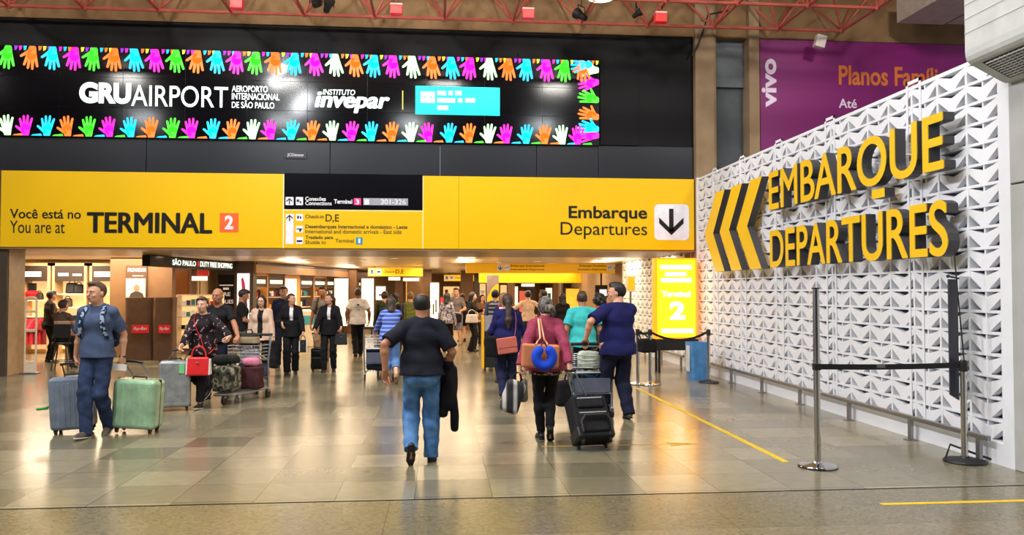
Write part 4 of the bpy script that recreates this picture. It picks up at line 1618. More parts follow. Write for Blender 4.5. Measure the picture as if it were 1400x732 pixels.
lightbox(700, 392, 708, 412, 41, LITW, 'narrow white lit panel in the far shopfront', z0=1.0)
lightbox(710, 398, 722, 425, 42, mat('lit_coral', (250, 110, 80), 0.5, emit=0.6), 'coral lit panel in the far shopfront', z0=0.6)
lightbox(762, 390, 772, 412, 42, mat('lit_lilac', (190, 190, 250), 0.5, emit=0.8), 'pale violet lit panel in the far shopfront', z0=0.8)
lightbox(684, 390, 694, 420, 43, LITO, 'warm lit shelf in the far shopfront left of the red scarf', [(0.1, 0.3, 0.5, 0.5, 2), (0.5, 0.6, 0.9, 0.7, 0)], z0=0.5)
lightbox(652, 388, 664, 430, 43, LITO, 'warm lit shopfront shelf behind the chatting women', [(0.1, 0.4, 0.5, 0.5, 0), (0.4, 0.7, 0.9, 0.8, 0), (0.2, 0.2, 0.8, 0.3, 2)], z0=0.3)
lightbox(606, 392, 628, 430, 43, LITO, 'warm lit shopfront behind the man in grey shorts', [(0.1, 0.5, 0.3, 0.9, 2), (0.5, 0.6, 0.7, 0.8, 0), (0.75, 0.4, 0.9, 0.7, 4)], z0=0.3)
for (px0, py0, px1, py1, d, lab) in ((531, 379, 547, 383.5, 34, 'left one of the pair under the D,E sign'), (551, 380, 573, 384.5, 34, 'right one of the pair under the D,E sign'), (713, 388, 731, 392, 40, 'long one in the far right shopfront')):
    a0, a1 = A(px0, py1, d), A(px1, py0, d)
    t = thing('lit_sign', 'white lit strip sign, ' + lab, 'sign', (0, a0.y, 0), 0, 'white strip signs')
    mb = MB()
    mb.bx((a0.x, 0, a0.z), (a1.x, 0.1, a1.z), 0.005)
    mb.build('lit_face', LITW, t)
    mb = MB()
    for x in (a0.x + 0.1, a1.x - 0.1):
        mb.tube([(x, 0.05, a1.z), (x, 0.05, 2.62)], 0.012, 6)
    mb.build('hanger', DKBR, t)
t = thing('pillar_poster', 'grey and yellow curved poster panel on a pillar by the striped backpack', 'poster', (0, 0, 0))
a0, a1 = A(666, 440, 29), A(682, 385, 29)
mb = MB()
mb.bx((a0.x, a0.y, 0), (a1.x, a0.y + 0.3, 2.3), 0.01)
mb.build('panel', mat('poster_grey', (150, 132, 128), 0.4), t)
mb = MB()
W_ = a1.x - a0.x
pts = [(0, 0), (W_, 0)] + [(W_ * (1 - k / 6), 1.95 - 0.5 * (k / 6) ** 2) for k in range(7)]
mb.prism(pts, (a0.x, a0.y - 0.01, 0.02), EX, EZ, -EY, 0.01)
mb.build('yellow_print', mat('poster_yellow', (246, 186, 30), 0.4, emit=0.25), t)
t = thing('monitor', 'black flight monitor hung beyond the navy man', 'monitor', (0, 0, 0))
a0, a1 = A(814, 407, 27), A(831, 390, 27)
mb = MB()
mb.bx((a0.x, a0.y, a0.z), (a1.x, a0.y + 0.1, a1.z), 0.01)
mb.build('case', DARK, t)
mb = MB()
mb.bx((a0.x + 0.14, a0.y - 0.008, a0.z + 0.05), (a1.x - 0.03, a0.y, a0.z + 0.27))
mb.build('display', mat('display_pale', (220, 230, 240), 0.3, emit=0.8), t)
mb = MB()
mb.tube([((a0.x + a1.x) / 2, a0.y + 0.05, a1.z), ((a0.x + a1.x) / 2, a0.y + 0.05, 2.62)], 0.03, 8)
mb.build('bracket', DARK, t)

# ------------------------------------------------------------------ yellow lightbox on black legs
t = thing('lightbox_kiosk', 'bright yellow lightbox with Terminal 2 on a black stand by the lattice', 'lightbox', (0, 16.7, 0))
q0, q1 = AY(896, 464, 16.7), AY(953, 353, 16.7)
mb = MB()
mb.bx((q0.x, 0, q0.z), (q1.x, 0.25, q1.z), 0.012)
mb.build('case', mat('kiosk_amber', (240, 140, 8), 0.4, emit=1.3), t)
m_ = mat('kiosk_face', (255, 180, 18), 0.35, emit=2.2, vary=0.05, scale=1.2)
mb = MB()
mb.bx((q0.x + 0.05, -0.012, q0.z + 0.04), (q1.x - 0.05, 0.0, q1.z - 0.04))
fc = mb.build('lit_face', m_, t)
mb = MB()
KW, KH = q1.x - q0.x, q1.z - q0.z


def krow(f0, f1, z):
    mb.bx((q0.x + KW * f0, -0.018, q0.z + KH * (z - 0.025)), (q0.x + KW * f1, -0.012, q0.z + KH * (z + 0.025)))


krow(0.12, 0.86, 0.885)
krow(0.24, 0.74, 0.80)
krow(0.14, 0.86, 0.725)
krow(0.14, 0.9, 0.10)
put_text(mb, 'Terminal', (q0.x + KW * 0.15, -0.012, q0.z + KH * 0.52), EX, EZ, -EY, w=KW * 0.68, h=KH * 0.07, offset=0.03)
put_text(mb, '2', (q0.x + KW * 0.34, -0.012, q0.z + KH * 0.24), EX, EZ, -EY, w=KW * 0.36, h=KH * 0.22, offset=0.045)
mb.build('lettering', mat('kiosk_white', (255, 255, 232), 0.4, emit=2.4, vary=0.0), fc)
mb = MB()
mb.bx((q0.x + 0.02, -0.02, q0.z - 0.24), (q1.x + 0.02, 0.3, q0.z - 0.004), 0.008)
mb.build('tray', DARK, t)
for x in (q0.x + 0.06, q1.x - 0.12):
    for y in (0.0, 0.24):
        mb = MB()
        mb.bx((x, y, 0), (x + 0.05, y + 0.04, q0.z - 0.23), 0.004)
        mb.build('leg', DARK, t)
# ------------------------------------------------------------------ small yellow plate on a post in the inner lattice
t = thing('post_sign', 'small yellow sign plate in a pale frame on a post beside the inner lattice', 'sign', (0, 0, 0))
a0, a1 = A(856, 399, 21), A(869, 377, 21)
mb = MB()
mb.bx((a0.x, a0.y, a0.z), (a1.x, a0.y + 0.05, a1.z), 0.008)
mb.build('frame', mat('frame_pale', (220, 210, 190), 0.5), t)
mb = MB()
mb.bx((a0.x + 0.05, a0.y - 0.008, a0.z + 0.05), (a1.x - 0.03, a0.y, a1.z - 0.04))
mb.build('plate', YF2, t)
mb = MB()
mb.tube([((a0.x + a1.x) / 2, a0.y + 0.03, 0), ((a0.x + a1.x) / 2, a0.y + 0.03, a0.z)], 0.03, 8)
mb.build('post', STEEL, t)

# ------------------------------------------------------------------ queue posts
RUB = mat('black_rubber', (20, 20, 22), 0.5)
BELT = mat('belt_black', (16, 16, 18), 0.7, vary=0.1)


def queue_post(px, py, h, label, base_m, r=0.17, head=True, pr=0.032):
    c = G(px, py)
    t = thing('queue_post', label, 'queue post', c)
    mb = MB()
    mb.lathe([(r, 0), (r, 0.012), (r * 0.96, 0.024), (r * 0.5, 0.036), (0.05, 0.045), (0.04, 0.06)], n=36)
    mb.build('base', base_m, t)
    mb = MB()
    mb.lathe([(r + 0.004, 0.0), (r + 0.004, 0.01)], n=36)
    mb.build('base_ring', RUB, t)
    mb = MB()
    mb.lathe([(pr, 0.045), (pr, h - 0.01), (pr * 0.9, h)], n=24)
    mb.build('pole', CHROME, t)
    if head:
        mb = MB()
        mb.lathe([(pr + 0.006, h - 0.11), (pr + 0.008, h - 0.1), (pr + 0.008, h - 0.01), (pr * 0.9, h + 0.006)], n=24)
        mb.build('cassette', RUB, t)
    else:
        mb = MB()
        mb.lathe([(pr + 0.003, h - 0.012), (pr + 0.003, h)], n=24)
        mb.build('cap', RUB, t)
        mb = MB()
        mb.box((0, 0, 0.99), (pr * 2.1, pr * 2.1, 0.07), 0.008)
        mb.build('belt_clip', RUB, t)
    return t


def belt(t, a, b, sag=0.02, h=0.05, mk=True):
    mb = MB()
    n = 14
    a, b = Vector(a), Vector(b)
    side = (b - a).cross(EZ).normalized() * 0.0015
    vs, fs2 = [], []
    for i in range(n + 1):
        f = i / n
        p = a.lerp(b, f) - EZ * sag * 4 * f * (1 - f)
        vs += [p + side + EZ * h / 2, p + side - EZ * h / 2, p - side - EZ * h / 2, p - side + EZ * h / 2]
    for i in range(n):
        for k in range(4):
            fs2.append((i * 4 + k, i * 4 + (k + 1) % 4, i * 4 + 4 + (k + 1) % 4, i * 4 + 4 + k))
    mb.add(vs, fs2)
    o = mb.build('belt', BELT, t)
    return o


s1 = queue_post(1118, 639, 1.775, 'extra tall steel queue post at the end of the yellow floor line', CHROME, 0.185, False)
s2 = queue_post(1319, 632, 1.03, 'steel queue post with black base at the near end of the lattice', RUB, 0.2, True)
v = Vector(s2.location) - Vector(s1.location)
b_ = belt(s1, v.normalized() * 0.035 + EZ * 0.99, v - v.normalized() * 0.045 + EZ * 0.985, 0.01, 0.055)
mb = MB()
c = v * 0.43 + EZ * 0.985 - v.cross(EZ).normalized() * -0.004
mb.box(c, (0.09, 0.006, 0.03), rot=math.atan2(v.y, v.x))
mb.build('belt_print', mat('belt_grey', (110, 110, 110), 0.6), b_)
s3 = queue_post(889, 526.5, 1.02, 'steel queue post by the left edge of the yellow lightbox', CHROME, 0.19, True)
s5 = queue_post(872, 525.5, 1.02, 'steel queue post half hidden behind the man in navy', CHROME, 0.19, True)
s4 = queue_post(969, 523.5, 1.0, 'steel queue post before the blue bin', RUB, 0.19, True)
v = Vector(s4.location) - Vector(s3.location)
belt(s3, v.normalized() * 0.04 + EZ * 0.96, v - v.normalized() * 0.04 + EZ * 0.95, 0.14)
v = Vector(s5.location) - Vector(s3.location)
belt(s3, v.normalized() * 0.04 + EZ * 0.96, v - v.normalized() * 0.04 + EZ * 0.96, 0.02)

# tall blade sign beside the near queue post
cx = Vector(s2.location)
t = thing('blade_sign', 'tall narrow dark sign blade in a thin black frame beside the near queue post', 'sign', (cx.x, cx.y, 0))
mb = MB()
p0 = A(1304, 342, 8.3) - cx
p1 = A(1318, 493, 8.17) - cx
mb.tube([p0, (p0 + p1) / 2, p1, (p1.x, p1.y, 0.95)], 0.007, 8)
p2 = A(1296, 378, 8.3) - cx
p3 = A(1311, 381, 8.3) - cx
mb.tube([p2, p3], 0.009, 8)
mb.ball(p2, 0.018, 8)
mb.build('frame', RUB, t)
mb = MB()
e0, e1 = A(1297, 382, 8.32) - cx, A(1310, 548, 8.32) - cx
w = (A(1310, 382, 8.32) - A(1297, 382, 8.32)).length
mb.prism([(0, 0.06), (w, 0.0), (w, e0.z - e1.z), (0, e0.z - e1.z)], (e0.x, e0.y, e1.z), EX, EZ, -EY, 0.02)
mb.build('blade', mat('blade_slate', (52, 54, 66), 0.35), t)
mb = MB()
e0, e1 = A(1312, 378, 8.4) - cx, A(1331, 546, 8.55) - cx
mb.add([(e0.x, e0.y, e1.z), (e1.x, e1.y, e1.z), (e1.x, e1.y, e0.z), (e0.x, e0.y, e0.z), (e0.x, e0.y + 0.012, e1.z), (e1.x, e1.y + 0.012, e1.z), (e1.x, e1.y + 0.012, e0.z), (e0.x, e0.y + 0.012, e0.z)],
       [(0, 1, 2, 3), (7, 6, 5, 4), (0, 4, 5, 1), (1, 5, 6, 2), (2, 6, 7, 3), (3, 7, 4, 0)])
mb.build('acrylic_sheet', mat('smoked_acrylic', (110, 118, 122), 0.08, alpha=0.35, vary=0.02), t)
mb = MB()
mb.tube([(-0.1, -0.17, 0.012), (-0.2, 0.02, 0.02), (-0.02, 0.2, 0.14), (0.2, 0.02, 0.05), (0.3, -0.1, 0.02)], 0.012, 6)
mb.build('foot_strap', RUB, t)

# blue bin
c = G(962, 523)
t = thing('waste_bin', 'open bin lined with a blue translucent bag beside the lattice', 'bin', (c.x + 0.02, c.y + 0.42, 0), 0.1)
mb = MB()
n = 28
vs, fs2 = [], []
rows = ((0.0, 0.86), (0.1, 0.9), (0.3, 0.93), (0.5, 0.96), (0.66, 0.99), (0.72, 1.02), (0.74, 1.02), (0.72, 0.97), (0.3, 0.88), (0.05, 0.8))
for z, s in rows:
    for q in range(n):
        an = 2 * math.pi * q / n
        ex = 0.3
        rip = 1 + 0.02 * math.sin(q * 2.3 + z * 9)
        vs.append((math.copysign(abs(math.cos(an)) ** ex, math.cos(an)) * 0.195 * s * rip, math.copysign(abs(math.sin(an)) ** ex, math.sin(an)) * 0.17 * s * rip, z))
for i in range(len(rows) - 1):
    fs2 += [(i * n + q, i * n + (q + 1) % n, (i + 1) * n + (q + 1) % n, (i + 1) * n + q) for q in range(n)]
fs2.append(tuple(range(n))[::-1])
fs2.append(tuple((len(rows) - 1) * n + q for q in range(n)))
mb.add(vs, fs2, 0, True)
mb.build('bag_liner', mat('liner_blue', (74, 134, 190), 0.35, vary=0.2, scale=9), t)
mb = MB()
mb.box((-0.205, -0.02, 0.42), (0.02, 0.16, 0.5), 0.006)
mb.build('side_panel', mat('bin_pale', (200, 204, 208), 0.5), t)
# ------------------------------------------------------------------ continuous bodies: distance fields turned into one surface
def npv(p):
    return np.array([p[0], p[1], p[2]], dtype=np.float64)


class SDF:
    def __init__(s):
        s.ops = []

    def cone(s, a, b, ra, rb, k=0.02, sx=None, ax=None, capa=False, capb=False):
        """tapered limb from a to b; sx widens it along the direction ax"""
        s.ops.append(('cone', npv(a), npv(b), ra, rb, k, sx or 1.0, None if ax is None else npv(ax), capa, capb))
        return s

    def ell(s, c, r, R=None, k=0.02, sub=False):
        s.ops.append(('ell', npv(c), np.array(r, float), np.eye(3) if R is None else np.array(R), k, sub))
        return s

    def rbox(s, c, half, rad, R=None, k=0.02, sub=False):
        s.ops.append(('rbox', npv(c), np.array(half, float), rad, np.eye(3) if R is None else np.array(R), k, sub))
        return s

    def cut(s, p, n, k=0.0):
        """keep the side opposite to n"""
        s.ops.append(('cut', npv(p), npv(n) / np.linalg.norm(npv(n)), k))
        return s

    def wrinkle(s, amp, fx=14.0, fz=20.0, ph=0.0):
        s.ops.append(('wr', amp, fx, fz, ph))
        return s

    def bounds(s):
        lo, hi = np.full(3, 1e9), np.full(3, -1e9)
        for o in s.ops:
            if o[0] == 'cone':
                r = max(o[3], o[4]) * max(1.0, o[6]) + 0.02
                for p in (o[1], o[2]):
                    lo, hi = np.minimum(lo, p - r), np.maximum(hi, p + r)
            elif o[0] == 'ell' and not o[5]:
                r = max(o[2]) + 0.02
                lo, hi = np.minimum(lo, o[1] - r), np.maximum(hi, o[1] + r)
            elif o[0] == 'rbox' and not o[6]:
                r = np.linalg.norm(o[2]) + 0.02
                lo, hi = np.minimum(lo, o[1] - r), np.maximum(hi, o[1] + r)
        return lo - 0.02, hi + 0.02

    def mesh(s, vx):
        lo, hi = s.bounds()
        n = np.ceil((hi - lo) / vx).astype(int) + 2
        g = np.full(n, 9.0, np.float32)
        axs = [(lo[i] + vx * np.arange(n[i])).astype(np.float32) for i in range(3)]

        def sub(l, h):
            i0 = np.clip(np.floor((l - lo) / vx).astype(int), 0, n - 1)
            i1 = np.clip(np.ceil((h - lo) / vx).astype(int) + 1, 1, n)
            sl = tuple(slice(a_, b_) for a_, b_ in zip(i0, i1))
            return sl, axs[0][sl[0]][:, None, None], axs[1][sl[1]][None, :, None], axs[2][sl[2]][None, None, :]
        for o in s.ops:
            if o[0] == 'cone':
                _, a, b, ra, rb, k, sx, ax, capa, capb = o
                r = max(ra, rb) * max(1.0, sx) + k + 2 * vx
                sl, X, Y, Z = sub(np.minimum(a, b) - r, np.maximum(a, b) + r)
                px, py, pz = X - a[0], Y - a[1], Z - a[2]
                if ax is not None and sx != 1.0:
                    t = (px * ax[0] + py * ax[1] + pz * ax[2]) * (1.0 / sx - 1.0)
                    qx, qy, qz = px + t * ax[0], py + t * ax[1], pz + t * ax[2]
                else:
                    qx, qy, qz = px, py, pz
                d = b - a
                if ax is not None and sx != 1.0:
                    d = d + ax * (d @ ax) * (1.0 / sx - 1.0)
                L2 = max(d @ d, 1e-9)
                h = np.clip((qx * d[0] + qy * d[1] + qz * d[2]) / L2, 0, 1)
                dist = np.sqrt((qx - h * d[0]) ** 2 + (qy - h * d[1]) ** 2 + (qz - h * d[2]) ** 2) - (ra + h * (rb - ra))
                u = (b - a) / max(np.linalg.norm(b - a), 1e-9)
                if capb:
                    dist = np.maximum(dist, px * u[0] + py * u[1] + pz * u[2] - np.linalg.norm(b - a))
                if capa:
                    dist = np.maximum(dist, -(px * u[0] + py * u[1] + pz * u[2]))
                subm = False
            elif o[0] == 'ell':
                _, c, r, R, k, subm = o
                rr = max(r) + k + 2 * vx
                sl, X, Y, Z = sub(c - rr, c + rr)
                px, py, pz = X - c[0], Y - c[1], Z - c[2]
                q = [px * R[0, i] + py * R[1, i] + pz * R[2, i] for i in range(3)]
                k0 = np.sqrt(sum((q[i] / r[i]) ** 2 for i in range(3)))
                k1 = np.sqrt(sum((q[i] / r[i] ** 2) ** 2 for i in range(3))) + 1e-9
                dist = k0 * (k0 - 1) / k1
            elif o[0] == 'rbox':
                _, c, hf, rad, R, k, subm = o
                rr = np.linalg.norm(hf) + k + 2 * vx
                sl, X, Y, Z = sub(c - rr, c + rr)
                px, py, pz = X - c[0], Y - c[1], Z - c[2]
                q = [np.abs(px * R[0, i] + py * R[1, i] + pz * R[2, i]) - (hf[i] - rad) for i in range(3)]
                dist = np.sqrt(sum(np.maximum(v, 0) ** 2 for v in q)) + np.minimum(np.maximum(np.maximum(q[0], q[1]), q[2]), 0) - rad
            elif o[0] == 'cut':
                _, p, nn, k = o
                dist = (axs[0][:, None, None] - p[0]) * nn[0] + (axs[1][None, :, None] - p[1]) * nn[1] + (axs[2][None, None, :] - p[2]) * nn[2]
                g = np.maximum(g, dist.astype(np.float32))
                continue
            elif o[0] == 'wr':
                _, amp, fx, fz, ph = o
                X, Y, Z = axs[0][:, None, None], axs[1][None, :, None], axs[2][None, None, :]
                g = g + (amp * np.sin(fx * X + 2.2 * np.sin(0.45 * fz * Z + ph) + ph) * np.sin(fz * Z + 1.7 * np.sin(fx * Y * 0.8 + ph))
                         + 0.6 * amp * np.sin(fx * 1.7 * Y + fz * 0.9 * Z + 2 * ph)).astype(np.float32)
                continue
            dist = dist.astype(np.float32)
            cur = g[sl]
            if subm:
                g[sl] = np.maximum(cur, -dist)
            else:
                h = np.clip(0.5 + 0.5 * (cur - dist) / k, 0, 1)
                g[sl] = cur * (1 - h) + dist * h - k * h * (1 - h)
        return nets(g, lo, vx)


CORN = [(i, j, k) for i in (0, 1) for j in (0, 1) for k in (0, 1)]
EDG = [(a, b) for a in CORN for b in CORN if sum(abs(x - y) for x, y in zip(a, b)) == 1 and a < b]


def nets(g, lo, vx):
    s = g < 0
    c = np.zeros(tuple(x - 1 for x in g.shape), np.int8)
    sh = g.shape
    for a in CORN:
        c += s[a[0]:sh[0] - 1 + a[0], a[1]:sh[1] - 1 + a[1], a[2]:sh[2] - 1 + a[2]]
    act = (c > 0) & (c < 8)
    ijk = np.argwhere(act)
    idx = np.full(act.shape, -1, np.int32)
    idx[act] = np.arange(len(ijk))
    acc = np.zeros((len(ijk), 3))
    cnt = np.zeros(len(ijk))
    vals = {a: g[ijk[:, 0] + a[0], ijk[:, 1] + a[1], ijk[:, 2] + a[2]] for a in CORN}
    for a, b in EDG:
        va, vb = vals[a], vals[b]
        m = (va < 0) != (vb < 0)
        t = np.where(m, va / np.where(m, va - vb, 1), 0)
        t = np.clip(t, 0.02, 0.98)
        p = np.array(a)[None, :] + t[:, None] * (np.array(b) - np.array(a))[None, :]
        acc[m] += p[m]
        cnt[m] += 1
    V = lo + vx * (ijk + acc / np.maximum(cnt, 1)[:, None])
    F = []
    for ax in range(3):
        b1, b2 = (ax + 1) % 3, (ax + 2) % 3
        i0 = [slice(None)] * 3
        i1 = [slice(None)] * 3
        i0[ax] = slice(0, -1)
        i1[ax] = slice(1, None)
        A0, A1 = s[tuple(i0)], s[tuple(i1)]
        df = np.argwhere(A0 != A1)
        ok = (df[:, b1] > 0) & (df[:, b2] > 0) & (df[:, b1] < sh[b1] - 1) & (df[:, b2] < sh[b2] - 1)
        df = df[ok]
        if not len(df):
            continue
        e1, e2 = np.zeros(3, int), np.zeros(3, int)
        e1[b1] = 1
        e2[b2] = 1

        def at(q):
            return idx[q[:, 0], q[:, 1], q[:, 2]]
        q = np.stack([at(df - e1 - e2), at(df - e2), at(df), at(df - e1)], 1)
        inside = A0[df[:, 0], df[:, 1], df[:, 2]]
        q = np.where(inside[:, None], q, q[:, ::-1])
        F.append(q)
    F = np.concatenate(F) if F else np.zeros((0, 4), int)
    return V, F


def np_mesh(name, V, F, m, parent=None, smooth=True):
    me = bpy.data.meshes.new(name)
    me.vertices.add(len(V))
    me.vertices.foreach_set('co', np.asarray(V, np.float32).ravel())
    me.loops.add(F.size)
    me.loops.foreach_set('vertex_index', F.astype(np.int32).ravel())
    me.polygons.add(len(F))
    me.polygons.foreach_set('loop_start', (np.arange(len(F)) * 4).astype(np.int32))
    me.polygons.foreach_set('use_smooth', np.ones(len(F), bool))
    me.update(calc_edges=True)
    me.validate()
    return link(name, me, m, parent)


def rotm(axis, a):
    return np.array(Matrix.Rotation(a, 3, axis))


def ik(a, t, l1, l2, pole):
    a, t, pole = npv(a), npv(t), npv(pole)
    d = t - a
    L = np.linalg.norm(d)
    mx = (l1 + l2) * 0.999
    if L > mx:
        t = a + d / L * mx
        d = t - a
        L = mx
    u = d / L
    c = (l1 * l1 + L * L - l2 * l2) / (2 * l1 * L)
    c = min(1, max(-1, c))
    b = pole - u * (pole @ u)
    b = b / max(np.linalg.norm(b), 1e-9)
    return a + u * l1 * c + b * l1 * math.sqrt(1 - c * c), t


SKIN_T = {'light': (214, 160, 130), 'fair': (226, 176, 148), 'tan': (176, 120, 90), 'brown': (130, 84, 60)}


def nrmz(v):
    v = npv(v)
    return v / max(np.linalg.norm(v), 1e-9)


def person(label, loc, heading, H=1.72, sex='m', bulk=1.0, belly=0.0, feet=None, hands=None, lean=0.0, side=0.0, twist=0.0,
           head=(0, 0), top=None, legs=None, shoes=None, hair=None, skin='fair', vx=0.008, curl=(0.55, 0.55), palm=(None, None), hdir=(None, None),
           jacket=None, glasses=False, face=True, seat=None, elbow=(None, None), group=None, sleeve='short', hem=0.90, socks=None, scarf=None, sandal=False):
    """one figure. Local frame: x to its right, y forward, z up, unit height 1.75 scaled to H."""
    S = H / 1.75
    t = thing('person', label, 'person', (loc[0], loc[1], 0), heading, group)
    F_ = sex == 'f'
    bw = bulk
    hipw, shw = (0.086, 0.148) if F_ else (0.088, 0.172)
    feet = feet or ((0.09, 0, 0, 0), (-0.09, 0, 0, 0))
    hands = hands or ((0.27 * bw, 0.03, 0.78), (-0.27 * bw, 0.03, 0.78))
    zh = 0.93 if seat is None else seat
    # lower the hips so that both feet reach
    for f in feet:
        fx = f[0] - math.copysign(hipw, f[0])
        lim = 0.865 ** 2 - fx * fx - f[1] ** 2
        zh = min(zh, 0.08 + f[2] + math.sqrt(max(lim, 0.01)))
    pel = np.array([0, 0, zh])
    Rt = rotm('Z', twist) @ rotm('Y', side) @ rotm('X', -lean)

    def T(x, y, z):
        return pel + Rt @ np.array([x, y, z - 0.93])
    Xd, Yd, Zd = Rt @ np.array([1, 0, 0.]), Rt @ np.array([0, 1, 0.]), Rt @ np.array([0, 0, 1.])
    hc0 = T(0, 0.035, 1.635)
    Rh = Rt @ rotm('Z', head[0]) @ rotm('X', head[1]) if True else None

    def Hd(x, y, z):
        return hc0 + Rh @ np.array([x, y, z])

    joints = {}
    # legs
    LG = []
    for i, f in enumerate(feet):
        sg = 1 if i == 0 else -1
        hip = pel + np.array([sg * hipw, 0, -0.01])
        pitch = f[3]
        yaw = f[4] if len(f) > 4 else -0.12 * sg
        ank = np.array([f[0], f[1], 0.08 + f[2]])
        kn, ank = ik(hip, ank, 0.44, 0.425, (math.sin(-yaw) * 0.6, 1, 0.05) if seat is None else (sg * 0.25, 1, 0.6))
        Rf = rotm('Z', yaw) @ rotm('X', -pitch)
        LG.append((hip, kn, ank, Rf, sg))
    # arms
    AR = []
    for i, h in enumerate(hands):
        sg = 1 if i == 0 else -1
        sh = T(sg * (shw * (0.75 + 0.25 * bw)), -0.012, 1.41)
        g = npv(h)
        hd = nrmz(hdir[i]) if hdir[i] is not None else nrmz((0, 0.10, -1))
        wr = g - hd * 0.085
        po = elbow[i] if elbow[i] is not None else (sg * 0.5, -1, -0.25)
        el, wr = ik(sh, wr, 0.295, 0.255, po)
        pn = nrmz(palm[i]) if palm[i] is not None else np.array([-sg, 0, 0.0])
        pn = nrmz(pn - hd * (pn @ hd))
        AR.append((sh, el, wr, hd, pn, sg, curl[i]))
        joints['hand_r' if i == 0 else 'hand_l'] = (wr + hd * 0.085) * S
    lr = 0.93 if F_ else 1.0

    def torso(b, o=0.0, low=0.0, k=0.05):
        wz = 0.86 if F_ else 0.98
        b.cone(T(0, 0, 0.93 - low), T(0, 0, 1.10), 0.108 * bw + o, 0.094 * bw * (0.94 if F_ else 1) + o, k, 1.42 * (1.06 if F_ else 1), Xd)
        b.cone(T(0, 0, 1.10), T(0, 0.005, 1.31), 0.096 * bw * (0.94 if F_ else 1) + o, 0.112 * (0.5 + 0.5 * bw) * (0.93 if F_ else 1) + o, k, 1.36, Xd)
        b.cone(T(0, 0.0, 1.30), T(0, -0.012, 1.40), 0.108 * (0.5 + 0.5 * bw) * (0.93 if F_ else 1) + o, 0.074 * lr + o, k * 0.7, 1.42, Xd)
        for sg in (1, -1):
            b.cone(T(0.028 * sg, -0.018, 1.475), T(sg * shw * 0.9, -0.012, 1.415), 0.042 * lr + o * 0.8, 0.05 * lr + o * 0.9, 0.025)
            b.ell(T(sg * 0.062, -0.062, 0.90), (0.085 * bw + o, 0.085 * bw + o, 0.095 + o), k=0.04)
            if F_:
                b.ell(T(sg * 0.068, 0.075, 1.28), (0.056 + o, 0.05 + o, 0.055 + o), k=0.045)
            else:
                b.ell(T(sg * 0.07, 0.055, 1.31), (0.075 + o, 0.045 + o, 0.06 + o), k=0.05)
        if belly:
            b.ell(T(0, 0.05 + 0.3 * belly, 1.08), (0.15 * bw + o, 0.09 + belly + o, 0.15 + o), k=0.06)

    # ---------------- body
    b = SDF()
    torso(b, 0.0)
    for hip, kn, ank, Rf, sg in LG:
        th = 0.5 + 0.5 * bw
        b.cone(hip, kn, 0.082 * th, 0.055 * th, 0.04)
        ca = kn + (ank - kn) * 0.3 + Rf @ np.array([0, -0.012, 0])
        b.cone(kn, ca, 0.052 * th, 0.054 * th, 0.02)
        b.cone(ca, ank, 0.052 * th, 0.034, 0.02)
        b.cone(ank + Rf @ np.array([0, -0.03, -0.045]), ank + Rf @ np.array([0, 0.08, -0.05]), 0.03, 0.028, 0.02)
        b.cone(ank + Rf @ np.array([0, 0.08, -0.05]), ank + Rf @ np.array([0, 0.14, -0.06]), 0.028, 0.018, 0.02)
        b.cone(ank, ank + Rf @ np.array([0, 0.03, -0.045]), 0.034, 0.03, 0.02)
    for sh, el, wr, hd, pn, sg, cu in AR:
        am = (0.55 + 0.45 * bw) * lr
        b.cone(sh, sh + (el - sh) * 0.35, 0.052 * am, 0.05 * am, 0.03)
        b.cone(sh + (el - sh) * 0.35, el, 0.05 * am, 0.038 * am, 0.02)
        b.cone(el, el + (wr - el) * 0.3, 0.038 * am, 0.041 * am, 0.015)
        b.cone(el + (wr - el) * 0.3, wr, 0.041 * am, 0.026 * am, 0.015)
        sd = np.cross(hd, pn) * sg      # towards the thumb
        hs = 0.94 if F_ else 1.0
        for q, off in enumerate((0.031, 0.0105, -0.0105, -0.031)):
            kp = wr + hd * (0.088, 0.094, 0.09, 0.08)[q] * hs + sd * off * hs
            b.cone(wr + sd * off * 0.55 + hd * 0.005, kp, 0.016, 0.0125, 0.012)
            dirv = hd
            p = kp
            for ln, ang_ in zip((0.044, 0.027, 0.021), (0.75, 1.05, 0.7)):
                a_ = ang_ * cu * 1.25
                dirv = dirv * math.cos(a_) + np.cross(np.cross(dirv, pn) / max(np.linalg.norm(np.cross(dirv, pn)), 1e-6), dirv) * -math.sin(a_) * -1 if False else nrmz(dirv * math.cos(a_) + nrmz(pn - dirv * (pn @ dirv) if abs(pn @ dirv) < 0.97 else -hd) * math.sin(a_))
                ln2 = ln * (0.92, 1.02, 0.96, 0.76)[q] * hs
                p2 = p + dirv * ln2
                b.cone(p, p2, 0.0092, 0.0082, 0.004)
                p = p2
        tb = wr + hd * 0.025 + sd * 0.022
        t1 = tb + nrmz(hd * 0.75 + sd * 0.55 + pn * 0.35) * 0.042
        t2 = t1 + nrmz(hd * 0.9 + sd * (0.25 - 0.3 * cu) + pn * (0.2 + 0.7 * cu)) * 0.034
        t3 = t2 + nrmz(hd * 0.8 - sd * 0.3 * cu + pn * (0.2 + 0.9 * cu)) * 0.026
        b.cone(tb, t1, 0.016, 0.012, 0.012)
        b.cone(t1, t2, 0.0112, 0.0098, 0.004)
        b.cone(t2, t3, 0.0098, 0.0085, 0.004)
    # neck and head
    nk = 0.047 if F_ else 0.056 * (0.6 + 0.4 * bw)
    b.cone(T(0, -0.012, 1.44), Hd(0, -0.025, -0.06), nk * 1.12, nk, 0.03)
    hb = 1.01 if F_ else 1.06
    b.ell(Hd(0, -0.012, 0.028), (0.075 * hb, 0.096 * hb, 0.09 * hb), Rh, 0.02)
    b.ell(Hd(0, 0.018, -0.03), (0.062 * hb, 0.072 * hb, 0.085 * hb), Rh, 0.03)
